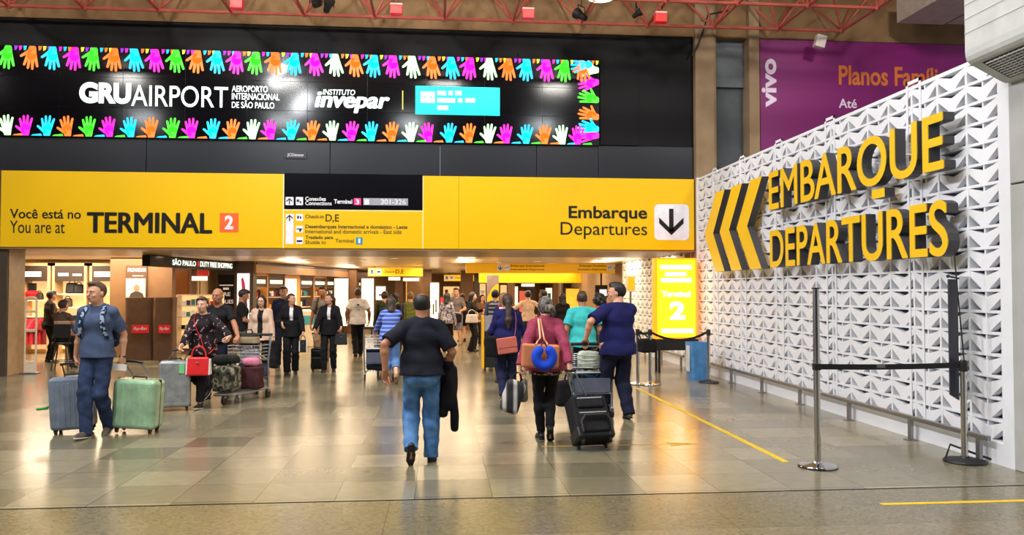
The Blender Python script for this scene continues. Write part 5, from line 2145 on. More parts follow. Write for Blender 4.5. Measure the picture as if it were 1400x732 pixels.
    b.ell(Hd(0, 0.045, -0.082), (0.034, 0.032, 0.028), Rh, 0.03)
    b.ell(Hd(0, 0.082 * hb, 0.022), (0.052, 0.014, 0.012), Rh, 0.02)
    for sg in (1, -1):
        b.ell(Hd(sg * 0.032, 0.098 * hb, 0.0), (0.017, 0.013, 0.011), Rh, 0.01, sub=True)
        b.ell(Hd(sg * 0.04, 0.07, -0.03), (0.022, 0.016, 0.018), Rh, 0.02)
        b.ell(Hd(sg * 0.078 * hb, -0.008, -0.008), (0.010, 0.020, 0.031), Rh, 0.008)
    b.cone(Hd(0, 0.088 * hb, 0.008), Hd(0, 0.110 * hb, -0.030), 0.009, 0.0135, 0.012)
    b.ell(Hd(0, 0.090 * hb, -0.057), (0.022, 0.010, 0.0065), Rh, 0.008)
    b.ell(Hd(0, 0.088 * hb, -0.068), (0.018, 0.010, 0.0065), Rh, 0.008)
    V, F = b.mesh(vx / S)
    sk = mat('skin_' + skin, SKIN_T[skin], 0.5, vary=0.05, scale=20, spec=0.35)
    np_mesh('body', V * S, F, sk, t)
    if face:
        for sg in (1, -1):
            e = MB()
            e.ball(Hd(sg * 0.031, 0.083 * hb, 0.001) * S, (0.0125 * S, 0.0095 * S, 0.0075 * S), 12, 0, Matrix(Rh.tolist()))
            e.ball(Hd(sg * 0.031, 0.0905 * hb, 0.001) * S, (0.0055 * S, 0.003 * S, 0.0055 * S), 10, 1, Matrix(Rh.tolist()))
            e.build('eye', [mat('eye_white', (222, 214, 206), 0.3), mat('iris_dark', (36, 24, 20), 0.3)], t)
            e = MB()
            e.tube([Hd(sg * x, y * hb, z) * S for x, y, z in ((0.014, 0.099, 0.020), (0.03, 0.0955, 0.026), (0.048, 0.083, 0.021))], [0.003 * S, 0.004 * S, 0.002 * S], 6)
            e.build('eyebrow', hair['m'] if hair and hair.get('m') is not None and hair.get('kind') != 'bald' else mat('brow_dark', (60, 44, 36), 0.8), t)
        e = MB()
        e.ball(Hd(0, 0.0955 * hb, -0.0575) * S, (0.022 * S, 0.008 * S, 0.005 * S), 12, 0, Matrix(Rh.tolist()))
        e.ball(Hd(0, 0.0945 * hb, -0.0675) * S, (0.019 * S, 0.008 * S, 0.0055 * S), 12, 0, Matrix(Rh.tolist()))
        e.build('lips', mat('lips_f' if F_ else 'lips_m', (176, 84, 84) if F_ else (168, 104, 90), 0.45), t)

    # ---------------- trousers
    if legs:
        c = SDF()
        lo_ = legs.get('loose', 0.012)
        hz = legs.get('hem', 0.06)
        kind = legs.get('kind', 'trousers')
        c.cone(T(0, 0, 0.92), T(0, 0, 1.03), 0.109 * bw + 0.004, 0.102 * bw * (0.94 if F_ else 1) + 0.003, 0.03, 1.42 * (1.06 if F_ else 1), Xd)
        for sg in (1, -1):
            c.ell(T(sg * 0.062, -0.062, 0.90), (0.086 * bw + 0.006,) * 2 + (0.1,), k=0.03)
        c.cut(T(0, 0, 1.03), Zd)
        for hip, kn, ank, Rf, sg in LG:
            th = 0.5 + 0.5 * bw
            shin = nrmz(ank - kn)
            Lk = np.linalg.norm(ank - kn)
            end = kn + shin * max(0.03, (Lk + 0.08) - hz) if hz < 0.5 else kn + nrmz(hip - kn) * (hz - 0.5)
            fl_ = legs.get('flare', 0.0)
            if hz < 0.5:
                c.cone(hip + np.array([0, 0, -0.02]), kn, 0.086 * th + min(lo_, 0.012) * 0.6, 0.058 * th + lo_, 0.025)
                rb = max(0.05 + lo_ * 0.9 + fl_, 0.045)
                c.cone(kn, end, 0.06 * th + lo_, rb, 0.025, capb=True)
                ca = kn + (ank - kn) * 0.3
                ca = ca + Rf @ np.array([0, -0.012, 0])
                c.ell(ca, (0.06 * th + max(lo_, 0.008) * 0.7,) * 3, k=0.035)
            else:
                c.cone(hip, end, 0.092 * th + lo_ * 0.7, 0.075 * th + lo_ * 1.3, 0.035, capb=True)
        c.wrinkle(legs.get('wr', 0.0035), 22, 30, legs.get('ph', 0.0))
        V, F = c.mesh(max(vx, 0.0075) / S)
        np_mesh(kind, V * S, F, legs['m'], t)
    if socks:
        c = SDF()
        for hip, kn, ank, Rf, sg in LG:
            c.cone(ank + (kn - ank) * 0.28, ank, 0.046, 0.042, 0.01, capa=True)
            c.cone(ank, ank + Rf @ np.array([0, 0.02, -0.03]), 0.042, 0.04, 0.01)
        V, F = c.mesh(0.008 / S)
        np_mesh('socks', V * S, F, socks, t)
    # ---------------- shoes
    if shoes:
        for hip, kn, ank, Rf, sg in LG:
            def Q(x, y, z):
                return ank + Rf @ np.array([x, y, z])
            hl = shoes.get('heel', 0.0)
            c = SDF()
            c.cone(Q(0, -0.038, -0.045), Q(0, 0.06, -0.048), 0.036, 0.037, 0.02)
            c.cone(Q(0, 0.06, -0.048), Q(0.004 * sg, 0.115, -0.058), 0.041, 0.04, 0.02)
            c.cone(Q(0.004 * sg, 0.115, -0.058), Q(0, 0.165, -0.062), 0.039, 0.024, 0.02)
            if not sandal:
                c.cone(Q(0, -0.006, 0.03 if shoes.get('boot') else 0.005), Q(0, 0.0, -0.03), 0.045, 0.042, 0.02)
            else:
                c.cut(Q(0, 0, -0.058), Rf @ np.array([0, 0, 1.0]))
            c.cut(Q(0, 0, -0.079 + 0.012), Rf @ np.array([0, 0, -1.0]))
            V, F = c.mesh(0.0065 / S)
            so = np_mesh('shoe', V * S, F, shoes['m'], t)
            c = SDF()
            c.cone(Q(0, -0.038, -0.07), Q(0, 0.06, -0.07), 0.038, 0.038, 0.02)
            c.cone(Q(0, 0.06, -0.07), Q(0.004 * sg, 0.115, -0.07), 0.043, 0.042, 0.02)
            c.cone(Q(0.004 * sg, 0.115, -0.07), Q(0, 0.165, -0.07), 0.041, 0.028, 0.02)
            c.cut(Q(0, 0, -0.079), Rf @ np.array([0, 0, -1.0]))
            c.cut(Q(0, 0, -0.062), Rf @ np.array([0, 0, 1.0]))
            V, F = c.mesh(0.0065 / S)
            np_mesh('sole', V * S, F, shoes.get('sole', shoes['m']), so)

    # ---------------- upper garments
    def upper(name, spec, o, hem_z, sl, neck=1.49, ph=0.0, vopen=None, collar=None):
        c = SDF()
        torso(c, o, low=max(0.0, 0.93 - hem_z) if hem_z < 0.93 else 0.0, k=0.05)
        if hem_z < 0.93:
            for sg in (1, -1):
                c.ell(T(sg * 0.062, -0.062, 0.90), (0.088 * bw + o, 0.088 * bw + o, 0.1 + o), k=0.04)
        if hem_z < 0.97:
            c.cone(T(0, 0.0, 1.05), T(0, 0.0, hem_z - 0.02), 0.106 * bw + o, 0.117 * bw + o + 0.006, 0.05, 1.40 * (1.06 if F_ else 1), Xd)
        if collar:
            c.cone(T(0, -0.012, 1.44), T(0, 0.0, collar), nk + 0.03, nk + 0.016, 0.03, capb=True)
        c.cut(T(0, 0, hem_z), -Zd)
        if not collar:
            c.cut(T(0, 0, neck + 0.005), Zd * 1.0 + Yd * 0.42)
        if vopen:
            w_, zb_ = vopen
            c.ops.append(('rbox', T(0, 0.16, (zb_ + 1.56) / 2), np.array([w_, 0.16, (1.56 - zb_) / 2]), 0.01, Rt @ rotm('Y', 0.0), 0.01, True))
        for sh, el, wr, hd, pn, sg, cu in AR:
            am = (0.55 + 0.45 * bw) * lr
            if sl == 'none':
                continue
            if sl == 'short':
                e = sh + (el - sh) * spec.get('cuff', 0.72)
                c.cone(sh, e, 0.053 * am + o * 0.8, 0.05 * am + o + 0.006, 0.02, capb=True)
            else:
                c.cone(sh, el, 0.053 * am + o * 0.8, 0.043 * am + o * 0.8, 0.02)
                e = wr if sl == 'long' else el + (wr - el) * 0.45
                c.cone(el, e, 0.045 * am + o * 0.7, 0.032 * am + o * 0.7, 0.02, capb=True)
        c.wrinkle(spec.get('wr', 0.0035), 17, 22, ph)
        V, F = c.mesh(max(vx, 0.0075) / S)
        return np_mesh(name, V * S, F, spec['m'], t)
    if top:
        upper(top.get('kind', 'shirt'), top, top.get('o', 0.013), top.get('hem', hem), top.get('sleeve', sleeve), neck=top.get('neck', 1.49), ph=top.get('ph', 0.3), collar=top.get('collar'))
    if jacket:
        upper(jacket.get('kind', 'jacket'), jacket, jacket.get('o', 0.026), jacket.get('hem', 0.86), 'long', ph=jacket.get('ph', 1.3), vopen=jacket.get('open', (0.035, 1.05)), collar=jacket.get('collar', 1.475))
    if scarf:
        c = SDF()
        for k in range(14):
            q, q2 = 2 * math.pi * k / 14, 2 * math.pi * (k + 1) / 14
            c.cone(T(0.085 * math.cos(q), 0.08 * math.sin(q) - 0.005, 1.47 + 0.02 * math.sin(3 * q)), T(0.085 * math.cos(q2), 0.08 * math.sin(q2) - 0.005, 1.47 + 0.02 * math.sin(3 * q2)), 0.036, 0.036, 0.02)
        V, F = c.mesh(0.009 / S)
        np_mesh('scarf', V * S, F, scarf, t)

    # ---------------- hair and hats
    if hair:
        kd, hm = hair['kind'], hair.get('m')
        c = SDF()
        th = hair.get('th', 0.012)
        if kd != 'none':
            c.ell(Hd(0, -0.014, 0.03), (0.076 * hb + th, 0.097 * hb + th, 0.091 * hb + th), Rh, 0.02)
            if kd == 'bald':
                c.cut(Hd(0, -0.03, 0.085), Rh @ np.array([0, 0.6, 1.0]))
                c.cut(Hd(0, 0, -0.058), Rh @ np.array([0, 0, -1.0]))
            else:
                fz = hair.get('front', 0.078)
                if kd in ('long', 'bob'):
                    c.cut(Hd(0, 0.072, fz), Rh @ np.array([0, 1.0, -0.55]))
                else:
                    c.ops.append(('rbox', np.asarray(Hd(0, 0.12, fz - 0.155)), np.array([0.13, 0.108, 0.155]), 0.035, Rh, 0.01, True))
                    c.ops.append(('rbox', np.asarray(Hd(0, 0.085, fz - 0.185)), np.array([0.13, 0.108, 0.13]), 0.03, Rh, 0.01, True))
                c.cut(Hd(0, -0.06, -0.072), Rh @ np.array([0, 0.1, -1.0]))
            if kd == 'short':
                c.ell(Hd(0.01, 0.03, 0.108), (0.062, 0.07, 0.022 + th), Rh, 0.02)
            if kd in ('pony', 'bun', 'long', 'bob'):
                c.ell(Hd(0, -0.03, -0.005), (0.07 * hb + th, 0.075, 0.085), Rh, 0.03)
            if kd == 'pony':
                a = Hd(0, -0.115, 0.045)
                p1 = a + np.array([0, 0, 0]) - Yd * 0.03 - Zd * 0.05
                p2 = T(hair.get('sx', 0.0), -0.165, 1.34)
                p3 = T(hair.get('sx', 0.0) * 1.4, -0.16, hair.get('end', 1.16))
                c.cone(a, p1, 0.028, 0.034, 0.02)
                c.cone(p1, p2, 0.036, 0.04, 0.03, 1.3, Xd)
                c.cone(p2, p3, 0.04, 0.014, 0.03, 1.4, Xd)
            if kd == 'bun':
                c.ell(Hd(hair.get('sx', 0.0), -0.125, hair.get('bz', 0.0)), (0.06, 0.05, 0.055), Rh, 0.015)
                c.ell(Hd(hair.get('sx', 0.0) + 0.035, -0.12, hair.get('bz', 0.0) - 0.03), (0.035, 0.035, 0.045), Rh, 0.015)
            if kd in ('long', 'bob'):
                e = hair.get('end', 1.36 if kd == 'long' else 1.47)
                for sg in (1, -1):
                    c.cone(Hd(sg * 0.068, -0.015, 0.02), T(sg * 0.085, -0.02 if kd == 'bob' else 0.01, e), 0.03, 0.028, 0.03)
                c.cone(Hd(0, -0.07, 0.03), T(0, -0.09, e - 0.02), 0.05, 0.04, 0.04, 1.7, Xd)
            if kd == 'curly':
                for q in range(26):
                    a1 = q * 2.4
                    zz = -0.05 + 0.17 * (q / 25)
                    rr = 0.1 if zz < 0.06 else 0.06
                    yy = rr * math.sin(a1)
                    if yy > 0.04 and zz < 0.07:
                        continue
                    c.ell(Hd(rr * math.cos(a1), yy - 0.02, zz + 0.02), (0.032, 0.032, 0.032), Rh, 0.012)
            if kd not in ('bald',):
                c.wrinkle(hair.get('wr', 0.0022), 60, 22, 0.5)
            V, F = c.mesh(min(vx, 0.0075) / S)
            if len(V):
                np_mesh('hair', V * S, F, hm, t)
        if hair.get('cap') is not None:
            c = SDF()
            c.ell(Hd(0, -0.012, 0.035), (0.092, 0.112, 0.1), Rh, 0.02)
            c.cut(Hd(0, 0, 0.035), Rh @ np.array([0, 0.12, -1.0]))
            c.cone(Hd(-0.03, 0.1, 0.045), Hd(0.03, 0.1, 0.045), 0.008, 0.008, 0.01)
            c.ell(Hd(0, 0.12, 0.042), (0.065, 0.07, 0.008), Rh, 0.01)
            V, F = c.mesh(0.007 / S)
            np_mesh('cap', V * S, F, hair['cap'], t)
    if glasses:
        e = MB()
        zg, yg = (0.002, 0.104) if glasses != 'up' else (0.088, 0.085)
        for sg in (1, -1):
            e.tube([Hd(sg * 0.033 + 0.022 * math.cos(q), yg * hb, zg + 0.016 * math.sin(q)) * S for q in [k * math.pi / 6 for k in range(12)]], 0.0028 * S, 6, closed=True)
            e.tube([Hd(sg * 0.054, yg * hb - 0.004, zg + 0.004) * S, Hd(sg * 0.078, 0.05, zg + 0.006) * S, Hd(sg * 0.082, -0.01, zg) * S], 0.0025 * S, 6)
            if glasses in ('up', 'dark'):
                e.ball(Hd(sg * 0.033, yg * hb, zg) * S, (0.022 * S, 0.004 * S, 0.016 * S), 10, 0, Matrix(Rh.tolist()))
        e.tube([Hd(-0.011, yg * hb, zg + 0.004) * S, Hd(0.011, yg * hb, zg + 0.004) * S], 0.0025 * S, 6)
        e.build('glasses', mat('glasses_dark', (24, 20, 20), 0.3), t)
    Mw = Matrix.Translation(Vector((loc[0], loc[1], 0))) @ Matrix.Rotation(heading, 4, 'Z')
    info = {'t': t, 'M': Mw, 'S': S, 'T': lambda x, y, z: Vector((T(x, y, z) * S).tolist()), 'Hd': lambda x, y, z: Vector((Hd(x, y, z) * S).tolist()), 'Xd': Xd, 'Yd': Yd, 'Zd': Zd, 'bw': bw}
    for k, v in joints.items():
        info[k] = Mw @ Vector(v.tolist())
        info[k + '_loc'] = Vector(v.tolist())
    return info


def toloc(px, py, d, base, heading, H):
    """photograph point at distance d -> the figure's own unit frame"""
    w = A(px, py, d)
    M = (Matrix.Translation(Vector((base[0], base[1], 0))) @ Matrix.Rotation(heading, 4, 'Z')).inverted()
    v = M @ w
    return tuple(x / (H / 1.75) for x in v)
# ------------------------------------------------------------------ bags, suitcases, trolleys
def cm(name, rgb, **kw):
    kw.setdefault('rough', 0.85)
    kw.setdefault('vary', 0.12)
    kw.setdefault('scale', 14)
    kw.setdefault('spec', 0.25)
    return mat(name, rgb, **kw)


LEATHER_B = mat('leather_black', (22, 21, 22), 0.42, vary=0.1)


def soft(name, half, rad, m, parent, c=(0, 0, 0), R=None, wr=0.006, vx=0.011, extra=None, cuts=None):
    s = SDF()
    s.rbox(c, half, rad, None if R is None else np.array(R))
    for e in extra or []:
        s.rbox(e[0], e[1], e[2], None if len(e) < 4 else np.array(e[3]), 0.02)
    s.wrinkle(wr, 13, 17, half[0] * 40)
    V, F = s.mesh(vx)
    return np_mesh(name, V, F, m, parent)


def handbag(label, loc, rz, w, h, dp, m, drop=0.2, flap=False, name='handbag', m2=None, cat='handbag', arc=None, group=None, clasp=True):
    """loc = top of the handle arc"""
    t = thing(name, label, cat, loc, rz, group)
    zt_ = -drop
    mb = MB()
    mb.box((0, 0, zt_ - h / 2), (w, dp, h), min(dp, h) * 0.22, 3, taper=(0.84, 0.55))
    mb.build('body', m, t)
    if m2 is not None:
        mb = MB()
        for sx in (-1, 1):
            mb.box((sx * w * 0.475, 0, zt_ - h * 0.52), (0.022, dp * 0.94, h * 0.86), 0.008, 2, taper=(0.84, 0.55))
        mb.build('gusset', m2, t)
    if flap:
        mb = MB()
        mb.box((0, -dp * 0.46, zt_ - h * 0.3), (w * 0.93, 0.014, h * 0.52), 0.006, 2, rot=Matrix.Rotation(-0.09, 3, 'X'))
        mb.build('flap', m, t)
    mb = MB()
    for sy in (-1, 1):
        q = [(-w * 0.3, sy * dp * 0.2, zt_ - 0.02)]
        for k in range(9):
            a = math.pi - math.pi * k / 8
            q.append((w * 0.3 * math.cos(a), sy * dp * 0.12, zt_ + 0.01 + (drop - 0.012) * math.sin(a)))
        q.append((w * 0.3, sy * dp * 0.2, zt_ - 0.02))
        mb.tube(q, 0.008, 8)
    mb.build('handle', m, t)
    if clasp:
        mb = MB()
        mb.box((0, -dp * 0.5, zt_ - h * 0.3), (w * 0.12, 0.012, h * 0.08), 0.004)
        mb.build('clasp', STEEL, t)
    return t


def suitcase(label, loc, rz, w, dp, h, m, handle=0.3, tilt=0.0, shell=True, roll=0.0, mgrip=None, group=None, hx=0.0, tag_m=None, hlean=0.0):
    """upright wheeled case, front towards local -y, loc on the floor"""
    t = thing('suitcase', label, 'suitcase', loc, rz, group)
    t.rotation_euler = (tilt, roll, rz)
    z0 = 0.055
    hh = h - z0
    mb = MB()
    mb.box((0, 0, z0 + hh / 2), (w, dp, hh), min(w, dp) * (0.2 if shell else 0.14), 4)
    mb.build('shell', m, t)
    mb = MB()
    if shell:
        for k in range(7):
            x = -w * 0.36 + w * 0.72 * k / 6
            mb.box((x, 0, z0 + hh / 2), (w * 0.055, dp * 1.025, hh * 0.78), 0.008, 2)
        mb.build('ribs', m, t)
        mb = MB()
        mb.box((0, 0, z0 + hh / 2), (w * 1.008, 0.018, hh * 1.006), 0.004)
        mb.build('zip_seam', RUB, t)
    else:
        mb.box((0, -dp * 0.5, z0 + hh * 0.36), (w * 0.82, dp * 0.22, hh * 0.5), 0.03, 3)
        mb.build('front_pocket', m, t)
        mb = MB()
        mb.box((0, -dp * 0.5, z0 + hh * 0.8), (w * 0.78, dp * 0.18, hh * 0.26), 0.03, 3)
        mb.build('upper_pocket', m, t)
        mb = MB()
        mb.box((0, -dp * 0.6, z0 + hh * 0.55), (w * 0.76, 0.008, 0.012))
        mb.box((0, -dp * 0.58, z0 + hh * 0.9), (w * 0.7, 0.008, 0.012))
        mb.build('zip', STEEL, t)
        mb = MB()
        for sx in (-1, 1):
            mb.box((sx * w * 0.42, 0, z0 + 0.07), (w * 0.2, dp * 1.06, 0.14), 0.03, 3)
        mb.build('corner_guard', RUB, t)
    for sx in (-1, 1):
        for sy in (-1, 1):
            mb = MB()
            mb.box((sx * w * 0.38, sy * dp * 0.3, 0.062), (0.045, 0.05, 0.05), 0.01)
            cs = mb.build('caster', RUB, t)
            mb = MB()
            mb.lathe([(0.012, -0.012), (0.026, -0.012), (0.028, 0), (0.026, 0.012), (0.012, 0.012)], (sx * w * 0.38, sy * dp * 0.3, 0.028), 16, M=Matrix.Rotation(math.pi / 2, 3, 'Y'))
            mb.build('wheel', RUB, cs)
    if handle:
        mb = MB()
        yh = dp * 0.36
        hw_ = min(0.11, w * 0.28)
        for sx in (-1, 1):
            mb.tube([(sx * hw_, yh, h - 0.02), (hx + sx * hw_ * 0.95, yh + hlean, h + handle)], 0.009, 8)
        mb.build('telescopic_tube', STEEL if mgrip is None else mgrip, t)
        mb = MB()
        mb.tube([(hx - hw_ * 1.15, yh + hlean, h + handle), (hx - hw_ * 0.5, yh + hlean, h + handle + 0.012), (hx + hw_ * 0.5, yh + hlean, h + handle + 0.012), (hx + hw_ * 1.15, yh + hlean, h + handle)], 0.017, 10)
        mb.build('grip', RUB if mgrip is None else mgrip, t)
    mb = MB()
    mb.tube([(-0.09, 0, h - 0.01), (-0.075, 0, h + 0.022), (0.075, 0, h + 0.022), (0.09, 0, h - 0.01)], 0.011, 8)
    mb.build('top_handle', RUB, t)
    if tag_m is not None:
        mb = MB()
        mb.tube([(w * 0.1, -dp * 0.2, h + 0.02), (w * 0.2, -dp * 0.5, h - 0.03)], 0.004, 6)
        mb.box((w * 0.22, -dp * 0.53, h - 0.12), (0.075, 0.01, 0.13), 0.004)
        mb.build('luggage_tag', tag_m, t)
    return t


TROL = mat('trolley_steel', (168, 172, 178), 0.3, metal=0.8, vary=0.05)


def trolley(label, loc, rz, rear=0.0):
    """airport baggage trolley pushed towards local +y"""
    t = thing('luggage_trolley', label, 'trolley', loc, rz)
    mb = MB()
    for sx in (-1, 1):
        mb.tube([(sx * 0.27, -0.42, 0.16), (sx * 0.29, -0.38, 0.6), (sx * 0.29, -0.48, 1.02)], 0.017, 10)
        mb.tube([(sx * 0.27, -0.42, 0.16), (sx * 0.22, 0.1, 0.15), (sx * 0.14, 0.52, 0.15)], 0.017, 10)
        mb.tube([(sx * 0.285, -0.37, 0.62), (sx * 0.27, -0.12, 0.72)], 0.012, 8)
    mb.tube([(-0.14, 0.52, 0.15), (0.14, 0.52, 0.15)], 0.017, 10)
    mb.tube([(-0.27, -0.40, 0.34), (0.27, -0.40, 0.34)], 0.014, 8)
    mb.tube([(-0.285, -0.38, 0.62), (0.285, -0.38, 0.62)], 0.014, 8)
    mb.build('frame', TROL, t)
    mb = MB()
    mb.tube([(-0.31, -0.48, 1.02), (0.31, -0.48, 1.02)], 0.022, 12)
    mb.build('handlebar', RUB, t)
    mb = MB()
    for k in range(9):
        x = -0.2 + 0.05 * k
        mb.tube([(x * 1.2, -0.40, 0.175), (x * 0.75, 0.5, 0.165)], 0.007, 6)
    mb.build('deck', TROL, t)
    mb = MB()
    for k in range(5):
        z = 0.64 + 0.055 * k
        yy = -0.37 - 0.018 * k
        mb.tube([(-0.28, yy, z), (0.28, yy, z)], 0.006, 6)
        mb.tube([(-0.27, -0.12, z), (0.27, -0.12, z)], 0.006, 6)
        mb.tube([(-0.28, yy, z), (-0.27, -0.12, z)], 0.006, 6)
        mb.tube([(0.28, yy, z), (0.27, -0.12, z)], 0.006, 6)
    for k in range(7):
        x = -0.27 + 0.09 * k
        mb.tube([(x, -0.38, 0.64), (x, -0.12, 0.64), (x, -0.12, 0.87)], 0.006, 6)
    mb.build('basket', TROL, t)
    mb = MB()
    mb.box((0, -0.435, 0.45), (0.5, 0.01, 0.2), 0.004)
    mb.build('panel', mat('trolley_panel', (90, 96, 116), 0.5), t)
    for x, y in ((-0.27, -0.42), (0.27, -0.42), (0.0, 0.48)):
        mb = MB()
        mb.box((x, y, 0.125), (0.05, 0.06, 0.06), 0.01)
        cs = mb.build('caster', TROL, t)
        mb = MB()
        mb.lathe([(0.02, -0.018), (0.066, -0.018), (0.07, 0), (0.066, 0.018), (0.02, 0.018)], (x, y, 0.07), 20, M=Matrix.Rotation(math.pi / 2, 3, 'Y'))
        mb.build('wheel', RUB, cs)
    return t


def backpack(p, label, m, w=0.3, h=0.46, dp=0.17, zc=1.22, m2=None, strap_m=None, straps=True):
    t = thing('backpack', label, 'backpack', p['t'].location, p['t'].rotation_euler.z)
    S = p['S']
    R = np.array([p['Xd'], p['Yd'], p['Zd']]).T
    o = 0.125 * p['bw'] + dp / 2
    c = p['T'](0, -o, zc)
    soft('bag', (w / 2, dp / 2, h / 2), 0.07, m, t, c, R, 0.005)
    c2 = p['T'](0, -o - dp * 0.5, zc - h * 0.16)
    soft('pocket', (w * 0.38, 0.04, h * 0.24), 0.035, m2 or m, t, c2, R, 0.003)
    c3 = p['T'](0, -o - dp * 0.52, zc + h * 0.24)
    mb = MB()
    mb.box(c3, (w * 0.7, 0.012, 0.014), 0.003, rot=Matrix(R.tolist()))
    mb.build('zip', STEEL, t)
    if straps:
        mb = MB()
        for sg in (-1, 1):
            pts = [p['T'](sg * x, y, z) for x, y, z in ((0.08, -o + 0.02, 1.36), (0.085, -0.09, 1.475), (0.095, -0.02, 1.505), (0.105, 0.055, 1.462), (0.115, 0.125, 1.38), (0.125, 0.14, 1.27), (0.15, 0.10, 1.14), (0.16, -0.02, 1.09), (0.12, -o + 0.03, 1.08))]
            mb.tube(pts, 0.026, 8, flat=0.4)
        mb.build('strap', strap_m or m, t)
    return t


def strap_path(p, pts, r=0.011, m=None, parent=None, flat=0.5):
    mb = MB()
    mb.tube([p['T'](*q) for q in pts], r, 8, flat=flat)
    return mb.build('strap', m, parent)
# ------------------------------------------------------------------ people
PI = math.pi
H_BLK = mat('hair_black', (26, 22, 21), 0.55, vary=0.25, scale=50)
H_BRN = mat('hair_brown', (62, 44, 34), 0.55, vary=0.25, scale=50)
H_LBR = mat('hair_light_brown', (132, 98, 66), 0.6, vary=0.2, scale=50)
H_GRY = ramp_mat('hair_streaked_grey', 'noise', [(0.35, (40, 34, 32)), (0.6, (128, 122, 114))], 0.6, 30, 3, False)
SH_B = mat('shoe_black', (20, 19, 20), 0.45, vary=0.1)
SH_W = mat('sole_white', (214, 208, 198), 0.6)
SUIT = cm('suit_black', (20, 20, 25))
JEAN = ramp_mat('denim_blue', 'noise', [(0.3, (62, 104, 158)), (0.7, (98, 142, 192))], 0.9, 9, 4, False)
JEAN_D = ramp_mat('denim_dark', 'noise', [(0.3, (30, 40, 66)), (0.7, (54, 70, 104))], 0.9, 9, 4, False)
NAVY = cm('knit_navy', (26, 28, 84))
NAVY_D = cm('trouser_navy', (22, 26, 48))
BLK = cm('cloth_black', (22, 21, 25))
GREY = cm('cloth_grey', (122, 116, 116))
WHITE_T = cm('shirt_white', (232, 228, 232))


def at_hand(p, side='hand_r'):
    return p[side]


# 1 man in blue polo, walking towards us with two suitcases
b = G(131, 596)
hd = PI - 0.10
H = 1.84
p = person('man in blue polo and dark jeans walking with two upright suitcases, looking aside', b, hd, H, 'm', 0.98,
           feet=((0.02, 0.17, 0, -0.12), (-0.08, -0.12, 0.03, 0.35)),
           hands=(toloc(104, 503, 9.9, b, hd, H), toloc(168, 497, 9.9, b, hd, H)), curl=(0.95, 0.95), hdir=((-0.05, -0.15, -1), (0.05, -0.15, -1)), palm=((-0.9, -0.3, 0), (0.9, -0.3, 0)),
           head=(-0.35, 0.02), top=dict(kind='polo_shirt', m=cm('polo_blue', (72, 86, 116)), collar=1.495, cuff=0.78, hem=0.90, o=0.016),
           legs=dict(kind='jeans', m=JEAN_D, loose=0.017, hem=0.035), shoes=dict(m=cm('sneaker_grey', (92, 84, 76), vary=0.4, scale=22), sole=SH_W), hair=dict(kind='short', m=mat('hair_cropped', (84, 64, 48), 0.7, vary=0.2, scale=60), th=0.007), skin='light', vx=0.0055)
backpack(p, 'blue backpack with pale patterned straps on the man in blue polo', cm('pack_blue', (40, 58, 96)), strap_m=ramp_mat('strap_pattern', 'cells', [(0.0, (28, 40, 76)), (0.62, (150, 166, 186))], 0.8, 34))
mb = MB()
hh = p['hand_l_loc']
mb.tube([hh + Vector((0.0, 0, 0.085)) + Vector((0.037 * math.cos(q), 0.037 * math.sin(q), 0)) for q in [k * PI / 8 for k in range(16)]], 0.009, 8, closed=True)
mb.build('wristband', LEATHER_B, p['t'])
c1, c2 = p['hand_r'], p['hand_l']
sc = suitcase('blue-grey glossy suitcase at the right hand of the man in blue polo', (c1.x - 0.02, c1.y + 0.02, 0), 0.10, 0.48, 0.28, 0.70, mat('shell_blue_grey', (112, 124, 142), 0.22, vary=0.25, scale=6, coat=0.6), handle=c1.z - 0.71, mgrip=RUB, roll=-0.06, hx=-0.03)
mb = MB()
q0 = Vector((-0.34, -0.02, 0.33))
mb.box(q0, (0.13, 0.06, 0.03), 0.012, rot=0.4)
mb.tube([(-0.24, -0.02, 0.36), q0], 0.012, 6)
mb.build('luggage_strap', mat('tag_green', (60, 150, 70), 0.6), sc)
suitcase('pale green wrapped suitcase at the left hand of the man in blue polo', (c2.x + 0.16, c2.y + 0.04, 0), -0.12, 0.54, 0.30, 0.66, mat('shell_green', (150, 186, 150), 0.25, vary=0.3, scale=5, coat=0.6), handle=c2.z - 0.67, roll=0.05, hx=-0.16)
mb = MB()
mb.box((c2.x - 0.02, c2.y - 0.09, c2.z - 0.04), (0.2, 0.012, 0.08), 0.004, rot=Matrix.Rotation(0.1, 3, 'Y'))
tag(mb.build('travel_papers', mat('paper_white', (230, 226, 218), 0.7)), 'folded white papers in the left hand of the man in blue polo', 'papers')

# 2 woman in flowered blouse
b = G(277, 558)
hd = PI - 0.30
H = 1.64
FLORAL = ramp_mat('flower_print', 'noise', [(0.0, (24, 22, 26)), (0.56, (30, 26, 30)), (0.60, (150, 92, 104)), (0.64, (196, 176, 168)), (0.68, (90, 96, 100)), (0.73, (28, 24, 28))], 0.8, 17, 2)
p = person('woman in black flowered blouse pulling a silver suitcase, sunglasses pushed up', b, hd, H, 'f', 1.14,
           feet=((-0.05, 0.18, 0.0, 0.0), (0.02, -0.30, 0.17, 0.75)) if False else ((0.10, -0.28, 0.19, 0.7), (-0.03, 0.12, 0.0, -0.1)),
           hands=(toloc(243, 484, 11.6, b, hd, H), toloc(316, 472, 11.6, b, hd, H)), curl=(0.95, 0.7), palm=((0, 0.5, -1), None), hdir=((0.2, 0.4, -0.9), (0.1, 0.6, -0.6)),
           head=(0.15, 0.0), top=dict(kind='blouse', m=FLORAL, sleeve='long', hem=0.84, o=0.024, wr=0.006), legs=dict(m=BLK, loose=0.012, hem=0.12), shoes=dict(m=SH_B, sole=SH_W),
           hair=dict(kind='bun', m=H_BRN, th=0.008), glasses='up', skin='fair', vx=0.006)
c1 = p['hand_r']
